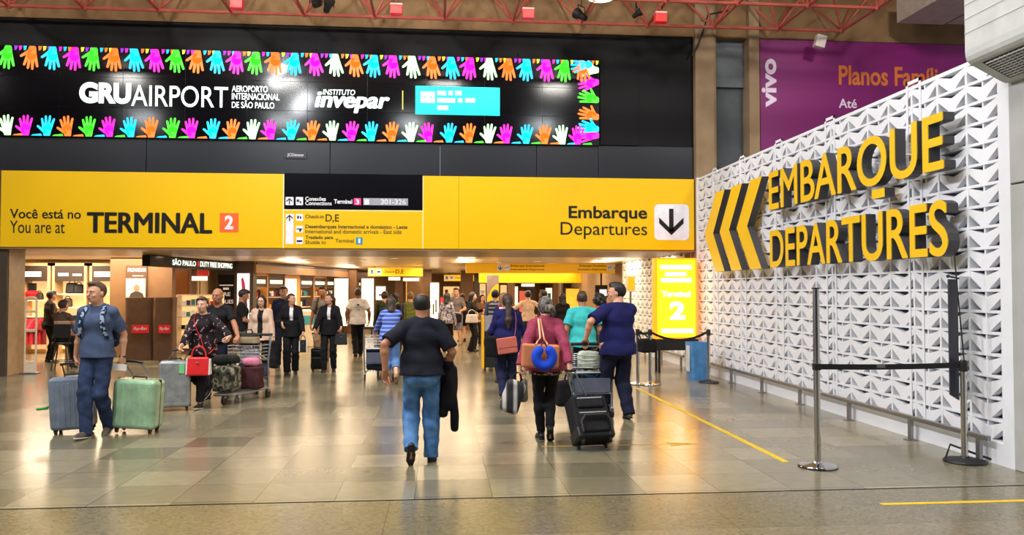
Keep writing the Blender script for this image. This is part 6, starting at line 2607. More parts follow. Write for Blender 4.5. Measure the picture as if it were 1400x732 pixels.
suitcase('silver wrapped suitcase with green tag pulled by the woman in flowered blouse', (c1.x - 0.10, c1.y + 0.12, 0), 0.25, 0.43, 0.27, 0.73, mat('shell_silver', (150, 154, 158), 0.25, metal=0.3, vary=0.25, scale=8, coat=0.5), handle=max(0.05, c1.z - 0.745), hx=0.10, hlean=-0.2, tag_m=mat('tag_white_green', (120, 200, 130), 0.6))
RED_L = mat('leather_red', (216, 36, 40), 0.4, vary=0.08)
hb_ = p['M'] @ p['T'](-0.10, 0.27, 1.0)
t = handbag('red handbag with white side hanging before the woman in flowered blouse', hb_, hd + PI + 0.3, 0.34, 0.27, 0.13, RED_L, 0.16, m2=mat('leather_white', (232, 226, 224), 0.5))
pts = [p['M'] @ p['T'](*q) for q in ((-0.17, 0.245, 0.93), (-0.10, 0.21, 1.1), (0.0, 0.185, 1.25), (0.07, 0.15, 1.38), (0.105, 0.06, 1.475), (0.10, -0.04, 1.49), (0.03, -0.15, 1.35), (-0.12, -0.16, 1.1), (-0.23, 0.05, 0.95), (-0.24, 0.22, 0.88))]
mb = MB()
Mi = (Matrix.Translation(hb_) @ Matrix.Rotation(hd + PI + 0.3, 4, 'Z')).inverted()
mb.tube([Mi @ q for q in pts], 0.010, 8, flat=0.5)
mb.build('shoulder_strap', RED_L, t)

# 3 bald man behind her with a loaded trolley
b = A(299, 400, 13.1)
hd = PI - 0.25
H = 1.77
gh = toloc(324, 470, 12.7, b, hd, H)
p = person('bald man in black tee with a loaded trolley behind the flowered blouse', b, hd, H, 'm', 1.05, feet=((0.1, 0.15, 0, 0), (-0.09, -0.15, 0.03, 0.4)),
           hands=((0.2, 0.3, 1.0), gh), curl=(0.9, 0.9), palm=((0, 0, -1), (0, 0, -1)), hdir=((0, 0.8, -0.5), (0, 0.8, -0.5)),
           top=dict(kind='tee_shirt', m=BLK), legs=dict(m=NAVY_D, loose=0.02), shoes=dict(m=SH_B), hair=dict(kind='none'), skin='tan', head=(0.1, 0.0), vx=0.007)
tl = A(329, 400, 12.8)
trolley('steel baggage trolley pushed by the bald man, heaped with bags', (tl.x, tl.y, 0), hd)
TRM = Matrix.Translation(Vector((tl.x, tl.y, 0))) @ Matrix.Rotation(hd, 4, 'Z')


def on_trolley(name, label, cat, c, half, rad, m, rz=0.0, wr=0.008, handle=True):
    w = TRM @ Vector((c[0], c[1], c[2] - half[2]))
    t = thing(name, label, cat, w, hd + rz)
    soft('body', half, rad, m, t, (0, 0, half[2]), None, wr)
    if handle:
        mb = MB()
        mb.tube([(-half[0] * 0.4, 0, half[2] * 1.95), (-half[0] * 0.2, 0, half[2] * 2 + 0.06), (half[0] * 0.2, 0, half[2] * 2 + 0.06), (half[0] * 0.4, 0, half[2] * 1.95)], 0.012, 8)
        mb.build('handle', LEATHER_B, t)
    return t


CAMO = ramp_mat('camouflage', 'noise', [(0.0, (40, 40, 34)), (0.42, (84, 84, 68)), (0.55, (150, 144, 126)), (0.66, (60, 62, 50))], 0.85, 9, 1)
on_trolley('duffel_bag', 'camouflage pattern bag low on the trolley of the bald man', 'bag', (0.08, 0.30, 0.38), (0.22, 0.15, 0.2), 0.09, CAMO)
on_trolley('suitcase', 'dark maroon soft case on the trolley of the bald man', 'suitcase', (-0.14, -0.12, 0.36), (0.17, 0.12, 0.18), 0.04, cm('case_maroon', (74, 40, 44)))
on_trolley('jacket', 'pink folded jacket on top of the maroon case', 'jacket', (-0.14, -0.1, 0.61), (0.13, 0.1, 0.06), 0.05, cm('jacket_pink', (214, 130, 160)), handle=False)
on_trolley('shoulder_bag', 'beige and dark bag topmost on the trolley of the bald man', 'bag', (-0.02, -0.26, 0.95), (0.16, 0.11, 0.1), 0.07, ramp_mat('bag_beige_dark', 'wave', [(0.0, (40, 40, 36)), (0.45, (176, 158, 124))], 0.8, 1.6, vec='Z'), 0.2)
on_trolley('jacket', 'dark grey jacket slung over the camouflage bag', 'jacket', (0.10, 0.22, 0.67), (0.18, 0.14, 0.07), 0.06, cm('jacket_dark', (44, 48, 46)), handle=False)
q = A(343, 400, 13.6)
suitcase('pale grey hard suitcase standing beside the beige blazer', (q.x, q.y, 0), 0.15, 0.30, 0.22, 0.74, mat('shell_pale', (160, 166, 172), 0.35, vary=0.1), handle=0.0)

# 4 man looking at his phone
b = A(331, 400, 17.0)
p = person('man in black tee in profile looking down at a phone', b, -PI / 2 + 0.35, 1.75, 'm', 1.0, hands=((0.10, 0.34, 1.10), (-0.12, 0.33, 1.10)), curl=(0.6, 0.6), hdir=((-0.2, 0.9, 0.3), (0.2, 0.9, 0.3)), palm=((0, 0, 1), (0, 0, 1)),
           head=(0, -0.35), top=dict(kind='tee_shirt', m=BLK), legs=dict(m=GREY, loose=0.02), shoes=dict(m=SH_B), hair=dict(kind='short', m=H_BLK), skin='tan')
w = p['M'] @ (Vector((0, 0.40, 1.14)) * p['S'])
t = thing('mobile_phone', 'dark phone held by the man in profile in black tee', 'phone', w, -PI / 2 + 0.35)
mb = MB()
mb.box((0, 0, 0), (0.075, 0.15, 0.01), 0.004, rot=Matrix.Rotation(0.5, 3, 'X'))
mb.build('case', LEATHER_B, t)
mb = MB()
mb.box((0, -0.003, 0.006), (0.066, 0.135, 0.002), rot=Matrix.Rotation(0.5, 3, 'X'))
mb.build('display', mat('phone_glass', (60, 70, 84), 0.1), t)

# 5 woman in beige blazer
b = G(357, 519)
H = 1.64
p = person('woman in beige blazer with glasses and long dark hair', b, PI - 0.05, H, 'f', 1.0, feet=((0.08, 0.08, 0, 0), (-0.08, -0.12, 0.02, 0.3)), hands=((0.25, 0.02, 0.8), toloc(375, 483, 15.7, b, PI - 0.05, H)), curl=(0.5, 0.9),
           top=dict(kind='blouse', m=BLK, sleeve='none', o=0.009), jacket=dict(kind='blazer', m=cm('blazer_beige', (206, 176, 154)), open=(0.05, 0.86), hem=0.82), legs=dict(m=BLK, loose=0.010), shoes=dict(m=SH_B), hair=dict(kind='long', m=H_BLK), glasses=True, skin='fair', vx=0.007)
c = p['hand_l']
t = thing('folded_coat', 'black coat hanging from the hand of the woman in beige blazer', 'coat', c)
soft('cloth', (0.08, 0.05, 0.26), 0.04, BLK, t, (0, 0, -0.24), None, 0.012, extra=[((0.04, 0.02, -0.3), (0.06, 0.04, 0.22), 0.03)])

# 6 man in dark blue
b = A(388, 400, 18.4)
person('man in dark blue jacket behind the two black-suited women', b, PI + 0.1, 1.82, 'm', 1.05, feet=((0.1, 0.1, 0, 0), (-0.1, -0.1, 0.02, 0.3)), top=dict(kind='jacket', m=cm('jacket_indigo', (30, 32, 58)), sleeve='long', collar=1.5), legs=dict(m=NAVY_D), shoes=dict(m=SH_B), hair=dict(kind='short', m=H_BRN), skin='light')

# 7 black-suited woman looking right
b = G(398, 512)
H = 1.67
p = person('woman in black suit turning her head towards her colleague, pale bag in hand', b, PI + 0.12, H, 'f', 1.05, feet=((0.08, 0.10, 0, 0), (-0.08, -0.08, 0.02, 0.3)), hands=((0.18, 0.24, 1.05), toloc(415, 463, 16.6, b, PI + 0.12, H)), curl=(0.6, 0.95), head=(0.85, 0.0),
           top=dict(kind='blouse', m=WHITE_T, sleeve='none', o=0.009), jacket=dict(kind='suit_jacket', m=SUIT, open=(0.035, 1.18), hem=0.82), legs=dict(m=SUIT, loose=0.016, flare=0.012), shoes=dict(m=SH_B), hair=dict(kind='bun', m=H_BRN), skin='light', vx=0.007)
handbag('narrow black and white bag carried by the woman turning her head', p['hand_l'] + Vector((0, 0, 0.01)), 0.2, 0.15, 0.26, 0.10, LEATHER_B, 0.09, m2=mat('leather_white', (232, 226, 224), 0.5))

# 8 man with grey tee and backpack straps
b = A(441, 400, 19.8)
p = person('man in grey tee with dark backpack straps behind the second black suit', b, PI, 1.82, 'm', 1.0, feet=((0.1, 0.12, 0, 0), (-0.1, -0.1, 0.02, 0.3)), top=dict(kind='tee_shirt', m=GREY), legs=dict(m=cm('trouser_sand', (150, 124, 100)), loose=0.02), shoes=dict(m=SH_B), hair=dict(kind='short', m=H_BLK), skin='tan')
backpack(p, 'dark brown backpack worn by the man in grey tee', cm('pack_brown', (64, 52, 46)))

# 9 black-suited woman walking
b = G(450, 509)
H = 1.67
p = person('woman in black suit walking towards us between two dark bags', b, PI, H, 'f', 1.05, feet=((0.10, 0.10, 0, 0), (-0.09, -0.08, 0.02, 0.3)), hands=(toloc(429, 459, 16.9, b, PI, H), toloc(469, 462, 16.8, b, PI, H)), curl=(0.95, 0.95), head=(-0.75, 0.0),
           top=dict(kind='blouse', m=WHITE_T, sleeve='none', o=0.009), jacket=dict(kind='suit_jacket', m=SUIT, open=(0.035, 1.18), hem=0.84), legs=dict(m=SUIT, loose=0.014), shoes=dict(m=SH_B), hair=dict(kind='pony', m=H_BRN, end=1.3, sx=-0.06), skin='light', vx=0.007)
handbag('dark grey tote in the left hand of the walking black-suited woman', p['hand_l'] + Vector((0.0, 0, 0.01)), 0.1, 0.27, 0.23, 0.12, cm('tote_dark', (44, 42, 44)), 0.08)
c = p['hand_r']
suitcase('small black cabin case pulled by the walking black-suited woman', (c.x + 0.02, c.y + 0.42, 0), 0.0, 0.30, 0.2, 0.5, cm('case_black', (26, 26, 28)), handle=c.z - 0.52, shell=False, hlean=-0.38)

# 10 man in white tee and cap from behind
b = G(489, 488)
p = person('man in white tee and white cap seen from behind', b, 0.12, 1.78, 'm', 1.08, feet=((0.07, 0.14, 0, 0), (-0.05, -0.12, 0.03, 0.4)), hands=((0.29, 0.05, 0.85), (-0.28, 0.02, 0.85)), top=dict(kind='tee_shirt', m=WHITE_T, hem=0.84, o=0.02), legs=dict(m=BLK, loose=0.02), shoes=dict(m=SH_B), hair=dict(kind='short', m=H_BRN, cap=cm('cap_white', (224, 220, 224))), skin='brown', face=False)
mb = MB()
for body, zz, ww, hh_ in (('Aeroporto', 1.27, 0.2, 0.035), ('Limpo', 1.21, 0.11, 0.035)):
    a = p['T'](0, -0.15, zz)
    put_text(mb, body, a, EX, EZ, -EY, w=ww, h=hh_, offset=0.02, anchor='c', lift=0.006)
mb.ball(p['T'](0, -0.155, 1.345), (0.035, 0.006, 0.025), 10)
mb.build('shirt_print', mat('print_charcoal', (60, 60, 66), 0.7), p['t'])

# 11 woman in blue striped top pushing a trolley
b = G(534, 525)
H = 1.62
STRIPE = ramp_mat('stripe_blue', 'wave', [(0.0, (74, 102, 196)), (0.6, (118, 142, 220)), (0.85, (160, 178, 232))], 0.9, 4.2, vec='Z')
p = person('woman in blue striped jumper and pale blue cropped trousers, from behind', b, 0.10, H, 'f', 1.12, feet=((0.10, -0.16, 0.09, 0.75), (-0.04, 0.14, 0, 0)), hands=((0.02, 0.48, 1.02), (-0.30, 0.46, 1.02)), curl=(0.9, 0.9), palm=((0, 0, -1), (0, 0, -1)), hdir=((0, 1, -0.2), (0, 1, -0.2)),
           top=dict(kind='jumper', m=STRIPE, sleeve='long', hem=0.88, o=0.02), legs=dict(m=cm('trouser_pale_blue', (98, 134, 190)), loose=0.03, hem=0.27), shoes=dict(m=cm('shoe_tan', (170, 136, 110))), hair=dict(kind='bob', m=H_BRN, end=1.5), skin='fair', face=False, vx=0.007)
tl = p['M'] @ Vector((-0.20, 0.92, 0))
trolley('baggage trolley with dark bags pushed by the woman in striped jumper', (tl.x, tl.y, 0), 0.10)
TRM = Matrix.Translation(Vector((tl.x, tl.y, 0))) @ Matrix.Rotation(0.10, 4, 'Z')
hd = 0.10
on_trolley('suitcase', 'dark blue soft case on the trolley of the woman in striped jumper', 'suitcase', (-0.02, -0.18, 0.40), (0.22, 0.14, 0.21), 0.05, cm('case_navy', (34, 40, 60)))
on_trolley('duffel_bag', 'dark bag on the front of the trolley of the woman in striped jumper', 'bag', (0, 0.2, 0.34), (0.15, 0.16, 0.16), 0.08, cm('bag_charcoal', (40, 40, 44)))

# 12, 13 travellers with green packs
b = A(539, 400, 19.5)
p = person('dark-haired woman with a bright green shoulder hood, beyond the striped jumper', b, -0.5, 1.68, 'f', 1.0, top=dict(kind='jacket', m=cm('jacket_black_red', (50, 30, 36)), sleeve='long'), legs=dict(m=BLK), shoes=dict(m=SH_B), hair=dict(kind='long', m=H_BLK), face=False, scarf=cm('hood_green', (62, 168, 92)))
b = A(526, 400, 20.5)
p = person('person in dark cap and olive jacket beyond the striped jumper', b, 0.2, 1.7, 'm', 1.0, top=dict(kind='jacket', m=cm('jacket_olive', (64, 62, 40)), sleeve='long'), legs=dict(m=BLK), shoes=dict(m=SH_B), hair=dict(kind='short', m=H_BRN, cap=cm('cap_grey', (90, 84, 78))), face=False)
backpack(p, 'dark green backpack on the person in dark cap', cm('pack_dark_green', (46, 64, 44)))
b = A(561, 400, 21.0)
p = person('fair-haired traveller with an olive backpack, left of the bald man in black', b, 0.1, 1.68, 'm', 1.0, top=dict(kind='jacket', m=cm('jacket_blue_red', (70, 80, 130)), sleeve='long'), legs=dict(m=NAVY_D), shoes=dict(m=SH_B), hair=dict(kind='short', m=H_LBR), face=False)
backpack(p, 'large olive green backpack on the fair-haired traveller', cm('pack_olive', (112, 122, 50)), w=0.36, h=0.58, dp=0.22, zc=1.2)

# 14 main man seen from behind
b = G(576, 634)
H = 1.705
p = person('balding man in black polo and blue jeans, walking away nearest to us', b, 0.0, H, 'm', 1.17, belly=0.03,
           feet=((0.10, 0.10, 0, 0), (-0.105, -0.10, 0.115, 1.15)), hands=(toloc(607, 503, 8.4, b, 0.0, H), toloc(526, 517, 8.0, b, 0.0, H)), curl=(0.8, 0.45), elbow=((0.75, -0.9, -0.2), (-0.9, -0.6, 0)), hdir=((-0.2, 0.9, -0.2), (-0.05, 0.2, -1)), palm=((0, 0, 1), (0.7, -0.6, 0)),
           head=(-0.05, -0.05), top=dict(kind='polo_shirt', m=cm('polo_black', (26, 28, 40)), collar=1.485, hem=0.92, cuff=0.85, o=0.022, wr=0.005), legs=dict(kind='jeans', m=JEAN, loose=0.026, hem=0.045, wr=0.005), shoes=dict(m=SH_B, sole=mat('sole_black', (26, 24, 24), 0.6)),
           hair=dict(kind='bald', m=H_BLK, th=0.010), skin='tan', vx=0.0055)
c = p['hand_r']
t = thing('carried_jacket', 'black jacket draped over the right forearm of the balding man in black polo', 'jacket', (c.x, c.y, c.z))
s = SDF()
s.cone((0.02, -0.02, 0.06), (0.045, -0.16, 0.05), 0.05, 0.05, 0.03)
s.cone((0.03, -0.07, 0.04), (0.05, -0.08, -0.34), 0.07, 0.085, 0.03, 1.3, (0, 1, 0))
s.cone((0.09, -0.06, -0.02), (0.115, -0.06, -0.62), 0.05, 0.035, 0.03, 1.4, (0, 1, 0))
s.cone((0.0, -0.06, -0.1), (-0.01, -0.07, -0.46), 0.04, 0.05, 0.03, 1.4, (0, 1, 0))
s.wrinkle(0.008, 24, 12, 0.4)
V, F = s.mesh(0.009)
np_mesh('cloth', V, F, cm('jacket_black', (18, 18, 24)), t)

# 15-19 chatting group in the middle distance
b = A(611, 400, 23.5)
PATT = ramp_mat('blotch_print', 'noise', [(0.0, (70, 66, 84)), (0.45, (170, 166, 178)), (0.56, (110, 104, 124)), (0.66, (206, 200, 204))], 0.9, 16, 2)
person('woman in grey blotched blouse with a dark bob, from behind', b, -0.35, 1.66, 'f', 1.05, top=dict(kind='blouse', m=PATT, sleeve='long', hem=0.82), legs=dict(m=BLK), shoes=dict(m=SH_B), hair=dict(kind='bob', m=H_BLK, th=0.02), face=False)
b = G(624, 474)
p = person('man in grey tee and shorts facing us in the middle distance', b, PI - 0.3, 1.8, 'm', 1.05, feet=((0.12, 0.05, 0, 0), (-0.12, 0, 0, 0)), hands=((0.16, 0.3, 1.12), (-0.2, 0.26, 1.0)), top=dict(kind='tee_shirt', m=cm('tee_ash', (112, 106, 110))), legs=dict(kind='shorts', m=cm('shorts_grey', (120, 122, 134)), hem=0.52, loose=0.025), shoes=dict(m=cm('shoe_grey', (110, 106, 104)), sole=SH_W), hair=dict(kind='short', m=H_BRN), skin='light')
w = p['M'] @ p['T'](-0.06, 0.33, 1.0)
t = thing('camera_bag', 'black bag held before the man in grey shorts', 'bag', w + Vector((0, 0, -0.22)), 0.2)
soft('body', (0.19, 0.09, 0.13), 0.05, BLK, t, (0, 0, 0.08))
mb = MB()
mb.tube([(-0.13, 0, 0.18), (-0.1, 0, 0.26), (0.1, 0, 0.26), (0.13, 0, 0.18)], 0.012, 6)
mb.build('handle', SH_W, t)
b = G(645, 481)
p = person('woman in black flared trousers carrying a white handbag, in profile', b, -PI / 2 - 0.3, 1.68, 'f', 1.05, hands=((0.2, 0.2, 1.08), (-0.2, 0.32, 1.15)), top=dict(kind='blouse', m=SUIT, sleeve='long', hem=0.8, o=0.02), legs=dict(m=SUIT, loose=0.014, flare=0.05, hem=0.03), shoes=dict(m=SH_B, heel=1), hair=dict(kind='long', m=H_BLK, th=0.018, end=1.46), skin='fair')
c = p['M'] @ Vector((0.30, 0.08, 1.20))
handbag('white trapezoid handbag on the arm of the woman in flared trousers', c, 0.05, 0.36, 0.24, 0.13, mat('leather_ivory', (224, 212, 206), 0.5), 0.13)
b = A(659, 400, 25.5)
person('woman with long dark hair and crossed legs behind the white handbag', b, PI + 0.3, 1.6, 'f', 1.0, feet=((0.12, 0.1, 0, 0), (-0.2, 0.0, 0, 0)), top=dict(kind='blouse', m=cm('top_brown', (120, 84, 66)), sleeve='long'), legs=dict(m=BLK, loose=0.004), shoes=dict(m=SH_B), hair=dict(kind='long', m=H_BLK), skin='light')
b = A(632.5, 400, 27.5)
person('dark-haired woman in a short black skirt half hidden by the man in shorts', b, 0.4, 1.62, 'f', 1.0, top=dict(kind='blouse', m=BLK, sleeve='long'), legs=dict(kind='shorts', m=BLK, hem=0.6, loose=0.03), shoes=dict(m=SH_B), hair=dict(kind='long', m=H_BRN), face=False)
b = A(677, 400, 19.0)
p = person('man with a grey striped backpack beside the yellow poster', b, 0.0, 1.74, 'm', 1.0, top=dict(kind='jacket', m=cm('jacket_slate', (84, 86, 110)), sleeve='long'), legs=dict(m=NAVY_D), shoes=dict(m=SH_B), hair=dict(kind='short', m=H_BLK), face=False)
backpack(p, 'grey and black striped backpack on the man by the yellow poster', ramp_mat('pack_stripes', 'wave', [(0.0, (46, 46, 56)), (0.5, (150, 152, 164))], 0.85, 3.4, vec='Z'), w=0.34)
# yellow-sided push cart
q = A(671, 400, 17.6)
t = thing('push_cart', 'narrow cart with yellow side frame and grey top panel', 'cart', (q.x, q.y, 0), 0.0)
mb = MB()
mb.bx((-0.16, -0.2, 0.08), (0.14, 0.2, 0.86), 0.01)
mb.build('body', DARK, t)
mb = MB()
mb.bx((-0.2, -0.24, 0.06), (-0.155, 0.22, 1.2), 0.006)
mb.build('side_frame', mat('cart_yellow', (240, 180, 20), 0.45), t)
mb = MB()
mb.bx((-0.155, -0.22, 0.88), (0.16, -0.19, 1.2), 0.006)
mb.build('top_panel', mat('cart_grey', (150, 146, 146), 0.5), t)
for x in (-0.13, 0.11):
    for y in (-0.15, 0.15):
        mb = MB()
        mb.lathe([(0.01, -0.015), (0.04, -0.015), (0.042, 0), (0.04, 0.015), (0.01, 0.015)], (x, y, 0.042), 14, M=Matrix.Rotation(PI / 2, 3, 'Y'))
        mb.build('wheel', RUB, t)

# 20 person with a red and white scarf
b = A(689, 400, 15.2)
person('light-haired person with a red and white scarf beyond the ponytail', b, 0.15, 1.69, 'f', 1.0, top=dict(kind='jacket', m=NAVY, sleeve='long'), legs=dict(m=NAVY_D), shoes=dict(m=SH_B), hair=dict(kind='bob', m=H_LBR, end=1.52), face=False, scarf=ramp_mat('scarf_red_white', 'wave', [(0.0, (206, 40, 60)), (0.55, (236, 222, 226))], 0.9, 5, vec='Z'))

# 21 woman with ponytail
b = G(694, 549)
H = 1.68
p = person('woman in navy jumper with a long brown ponytail, from behind', b, 0.0, H, 'f', 1.1, feet=((0.07, 0.12, 0, 0), (-0.08, -0.08, 0.05, 0.5)), hands=((0.16, 0.32, 1.02), (-0.20, 0.30, 1.0)), curl=(0.8, 0.8),
           top=dict(kind='jumper', m=NAVY, sleeve='threequarter', hem=0.80, o=0.028, wr=0.006), legs=dict(m=cm('leggings_navy', (30, 36, 66)), loose=0.014), shoes=dict(m=SH_B, sole=SH_W), hair=dict(kind='pony', m=H_BRN, end=1.20, th=0.014, sx=0.0), skin='fair', face=False, vx=0.007)
SALM = mat('leather_salmon', (196, 104, 90), 0.5, vary=0.1)
t = thing('shoulder_bag', 'salmon pink shoulder bag on the back of the woman with ponytail', 'handbag', p['t'].location, 0)
c = p['T'](-0.03, -0.235, 0.93)
mb = MB()
Rr = Matrix.Rotation(-0.14, 3, 'Y')
mb.box(c, (0.31, 0.08, 0.25), 0.02, 3, rot=Rr)
mb.build('body', SALM, t)
mb = MB()
mb.box(c + Vector((0, -0.042, 0.045)), (0.30, 0.014, 0.15), 0.006, 2, rot=Rr)
mb.build('flap', SALM, t)
strap_path(p, [(0.09, -0.235, 1.06), (0.115, -0.20, 1.2), (0.125, -0.155, 1.38), (0.115, -0.05, 1.475), (0.08, 0.06, 1.44), (-0.1, 0.16, 1.2), (-0.23, 0.02, 1.0), (-0.18, -0.2, 1.02)], 0.009, SALM, t)
t = thing('shoulder_bag', 'black bag hanging at the left hip of the woman with ponytail', 'bag', p['t'].location, 0)
soft('body', (0.12, 0.07, 0.16), 0.04, BLK, t, p['T'](-0.26, -0.06, 0.90))
mb = MB()
mb.tube([p['T'](-0.3, -0.06, 1.03), p['T'](-0.29, -0.04, 1.12), p['T'](-0.22, 0.06, 1.1), p['T'](-0.2, 0.0, 1.04)], 0.01, 6)
mb.build('strap', BLK, t)

# 22, 23
b = A(722, 400, 22.0)
person('man in cream shirt with hands on hips, from behind', b, 0.0, 1.72, 'm', 1.02, hands=((0.22, 0.06, 1.03), (-0.22, 0.06, 1.03)), elbow=((1.5, -0.3, 0.2), (-1.5, -0.3, 0.2)), hdir=((-0.7, 0.6, -0.2), (0.7, 0.6, -0.2)), top=dict(kind='shirt', m=cm('shirt_cream', (232, 200, 176)), sleeve='long', hem=0.92), legs=dict(m=cm('trouser_slate', (52, 58, 74))), shoes=dict(m=SH_B), hair=dict(kind='short', m=H_BLK), face=False)
b = A(744, 400, 19.8)
person('man in navy jacket in profile beyond the raspberry jumper', b, 0.9, 1.74, 'm', 1.0, top=dict(kind='jacket', m=cm('jacket_navy', (38, 42, 72)), sleeve='long', collar=1.5), legs=dict(m=NAVY_D), shoes=dict(m=SH_B), hair=dict(kind='short', m=H_BLK, th=0.006), skin='brown')
b = A(769, 400, 21.0)
person('dark-haired person in black beyond the streaked grey hair', b, 0.2, 1.66, 'f', 1.0, top=dict(kind='jacket', m=BLK, sleeve='long'), legs=dict(m=BLK), shoes=dict(m=SH_B), hair=dict(kind='bob', m=H_BLK), face=False)

# 24 woman in raspberry jumper
b = G(746, 603)
H = 1.66
hd = 0.0
gl, grr = toloc(710, 511, 9.15, b, hd, H), toloc(784, 521, 9.0, b, hd, H)
p = person('woman in raspberry jumper with streaked grey hair pulling a black case', b, hd, H, 'f', 1.14, feet=((0.045, -0.08, 0.085, 0.8), (-0.04, 0.12, 0, 0)), hands=(grr, gl), curl=(0.95, 0.95), hdir=((0.15, -0.35, -0.9), (-0.05, 0.1, -1)), palm=((-0.6, 0.8, 0), (1, 0, 0)),
           head=(0.15, -0.03), top=dict(kind='jumper', m=cm('jumper_raspberry', (150, 60, 84), vary=0.18, scale=30), sleeve='long', hem=0.86, o=0.028, collar=1.515, wr=0.005), legs=dict(m=cm('legging_black', (24, 23, 26)), loose=0.004, hem=0.10), shoes=dict(m=LEATHER_B, boot=1, heel=1),
           hair=dict(kind='bun', m=H_GRY, th=0.016, sx=0.03, bz=-0.025), skin='fair', face=True, vx=0.0055)
LEO = ramp_mat('leopard_print', 'cells', [(0.0, (60, 44, 36)), (0.35, (206, 186, 160)), (0.75, (96, 70, 52))], 0.9, 60)
s = SDF()
s.cone(p['T'](0, 0, 0.93) / p['S'], p['T'](0, 0, 0.80) / p['S'], 0.148, 0.150, 0.02, 1.35, p['Xd'])
s.cut(p['T'](0, 0, 0.815) / p['S'], (0, 0, -1))
s.wrinkle(0.004, 20, 20, 1)
V, F = s.mesh(0.009)
np_mesh('shirt_hem', V * p['S'], F, LEO, p['t'])
TANL = mat('leather_tan', (196, 122, 78), 0.5, vary=0.12)
t = thing('tote_bag', 'tan leather tote on the shoulder of the woman in raspberry jumper', 'handbag', p['t'].location, 0)
c = p['T'](-0.10, -0.285, 1.06)
mb = MB()
Rr = Matrix.Rotation(0.05, 3, 'Y')
mb.box(c, (0.43, 0.10, 0.27), 0.03, 3, rot=Rr, taper=(1.0, 0.7))
mb.build('body', TANL, t)
mb = MB()
mb.tube([c + Vector((-0.06, -0.03, 0.13))] + [p['T'](*q) for q in ((-0.10, -0.265, 1.28), (-0.105, -0.19, 1.42), (-0.10, -0.08, 1.492), (-0.10, 0.05, 1.475), (-0.115, 0.12, 1.35), (-0.2, 0.10, 1.24), (-0.26, -0.1, 1.2))] + [c + Vector((-0.16, 0.0, 0.13))], 0.011, 8, flat=0.6)
mb.tube([c + Vector((0.08, -0.03, 0.13))] + [p['T'](*q) for q in ((-0.05, -0.27, 1.26), (-0.075, -0.20, 1.41), (-0.075, -0.08, 1.495))], 0.011, 8, flat=0.6)
mb.build('strap', ramp_mat('strap_striped', 'wave', [(0.0, (196, 122, 78)), (0.5, (230, 190, 150))], 0.7, 8, vec='X'), t)
t = thing('neck_pillow', 'bright blue horseshoe neck pillow hanging on the tan tote', 'neck pillow', c + p['t'].location + Vector((0.03, -0.115, -0.005)), 0)
s = SDF()
pts = []
for k in range(15):
    q = math.radians(90 + 40 + 280 * k / 14)
    pts.append((0.092 * math.cos(q), 0.0, 0.098 * math.sin(q)))
for a, e in zip(pts, pts[1:]):
    s.cone(a, e, 0.052, 0.052, 0.01)
V, F = s.mesh(0.008)
np_mesh('cushion', V, F, cm('pillow_blue', (30, 74, 210), vary=0.06), t)
mb = MB()
mb.tube([(-0.045, -0.0, 0.11), (-0.01, 0.0, 0.17), (0.035, 0.0, 0.11)], 0.009, 6)
mb.build('loop', LEATHER_B, t)
# striped carry bag in her left hand
c = p['hand_l']
t = thing('carry_bag', 'grey and black striped soft bag carried in the left hand of the raspberry jumper woman', 'bag', c, 0.0)
Rr = np.array(Matrix.Rotation(0.28, 3, 'Y'))
soft('body', (0.11, 0.10, 0.19), 0.06, ramp_mat('bag_stripes', 'wave', [(0.0, (54, 54, 58)), (0.55, (120, 118, 120)), (0.8, (200, 196, 190))], 0.85, 2.6, vec='X'), t, (-0.085, -0.02, -0.27), Rr, 0.008)
mb = MB()
mb.tube([(-0.12, 0, -0.10), (-0.05, 0, -0.01), (0.0, 0, 0.005), (0.02, 0, -0.08), (0.0, 0, -0.14)], 0.013, 8)
mb.build('handle', BLK, t)
soft('side_pouch', (0.045, 0.05, 0.13), 0.04, cm('pouch_olive', (118, 116, 96)), t, (0.05, 0.02, -0.21), None, 0.005)
# black wheeled case, tilted towards her hand
c = p['hand_r']
g0 = G(813, 618)
t = suitcase('black soft wheeled case tilted behind the woman in raspberry jumper', (g0.x + 0.01, g0.y + 0.02, 0.0), 0.0, 0.42, 0.25, 0.56, cm('case_soft_black', (30, 30, 34), vary=0.2), handle=0.0, shell=False)
d_ = Vector((c.x, c.y, c.z)) - Vector(t.location)
tl_ = math.radians(-34)
t.rotation_euler = (tl_, 0, math.radians(12))
t.location.z = 0.055
Mi = (Matrix.Translation(t.location) @ t.rotation_euler.to_matrix().to_4x4()).inverted()
hl = Mi @ c
mb = MB()
for sx in (-0.045, 0.045):
    mb.tube([(sx * 2, 0.08, 0.53), (hl.x + sx, hl.y, hl.z)], 0.009, 8)
mb.build('telescopic_tube', STEEL, t)
mb = MB()
mb.tube([(hl.x - 0.065, hl.y, hl.z), (hl.x + 0.065, hl.y, hl.z)], 0.016, 10)
mb.build('grip', RUB, t)
mb = MB()
mb.tube([(-0.17, -0.17, 0.1), (-0.17, -0.185, 0.22), (-0.12, -0.19, 0.28), (0.12, -0.19, 0.28), (0.17, -0.185, 0.22), (0.17, -0.17, 0.1)], 0.018, 8)
mb.build('front_piping', RUB, t)

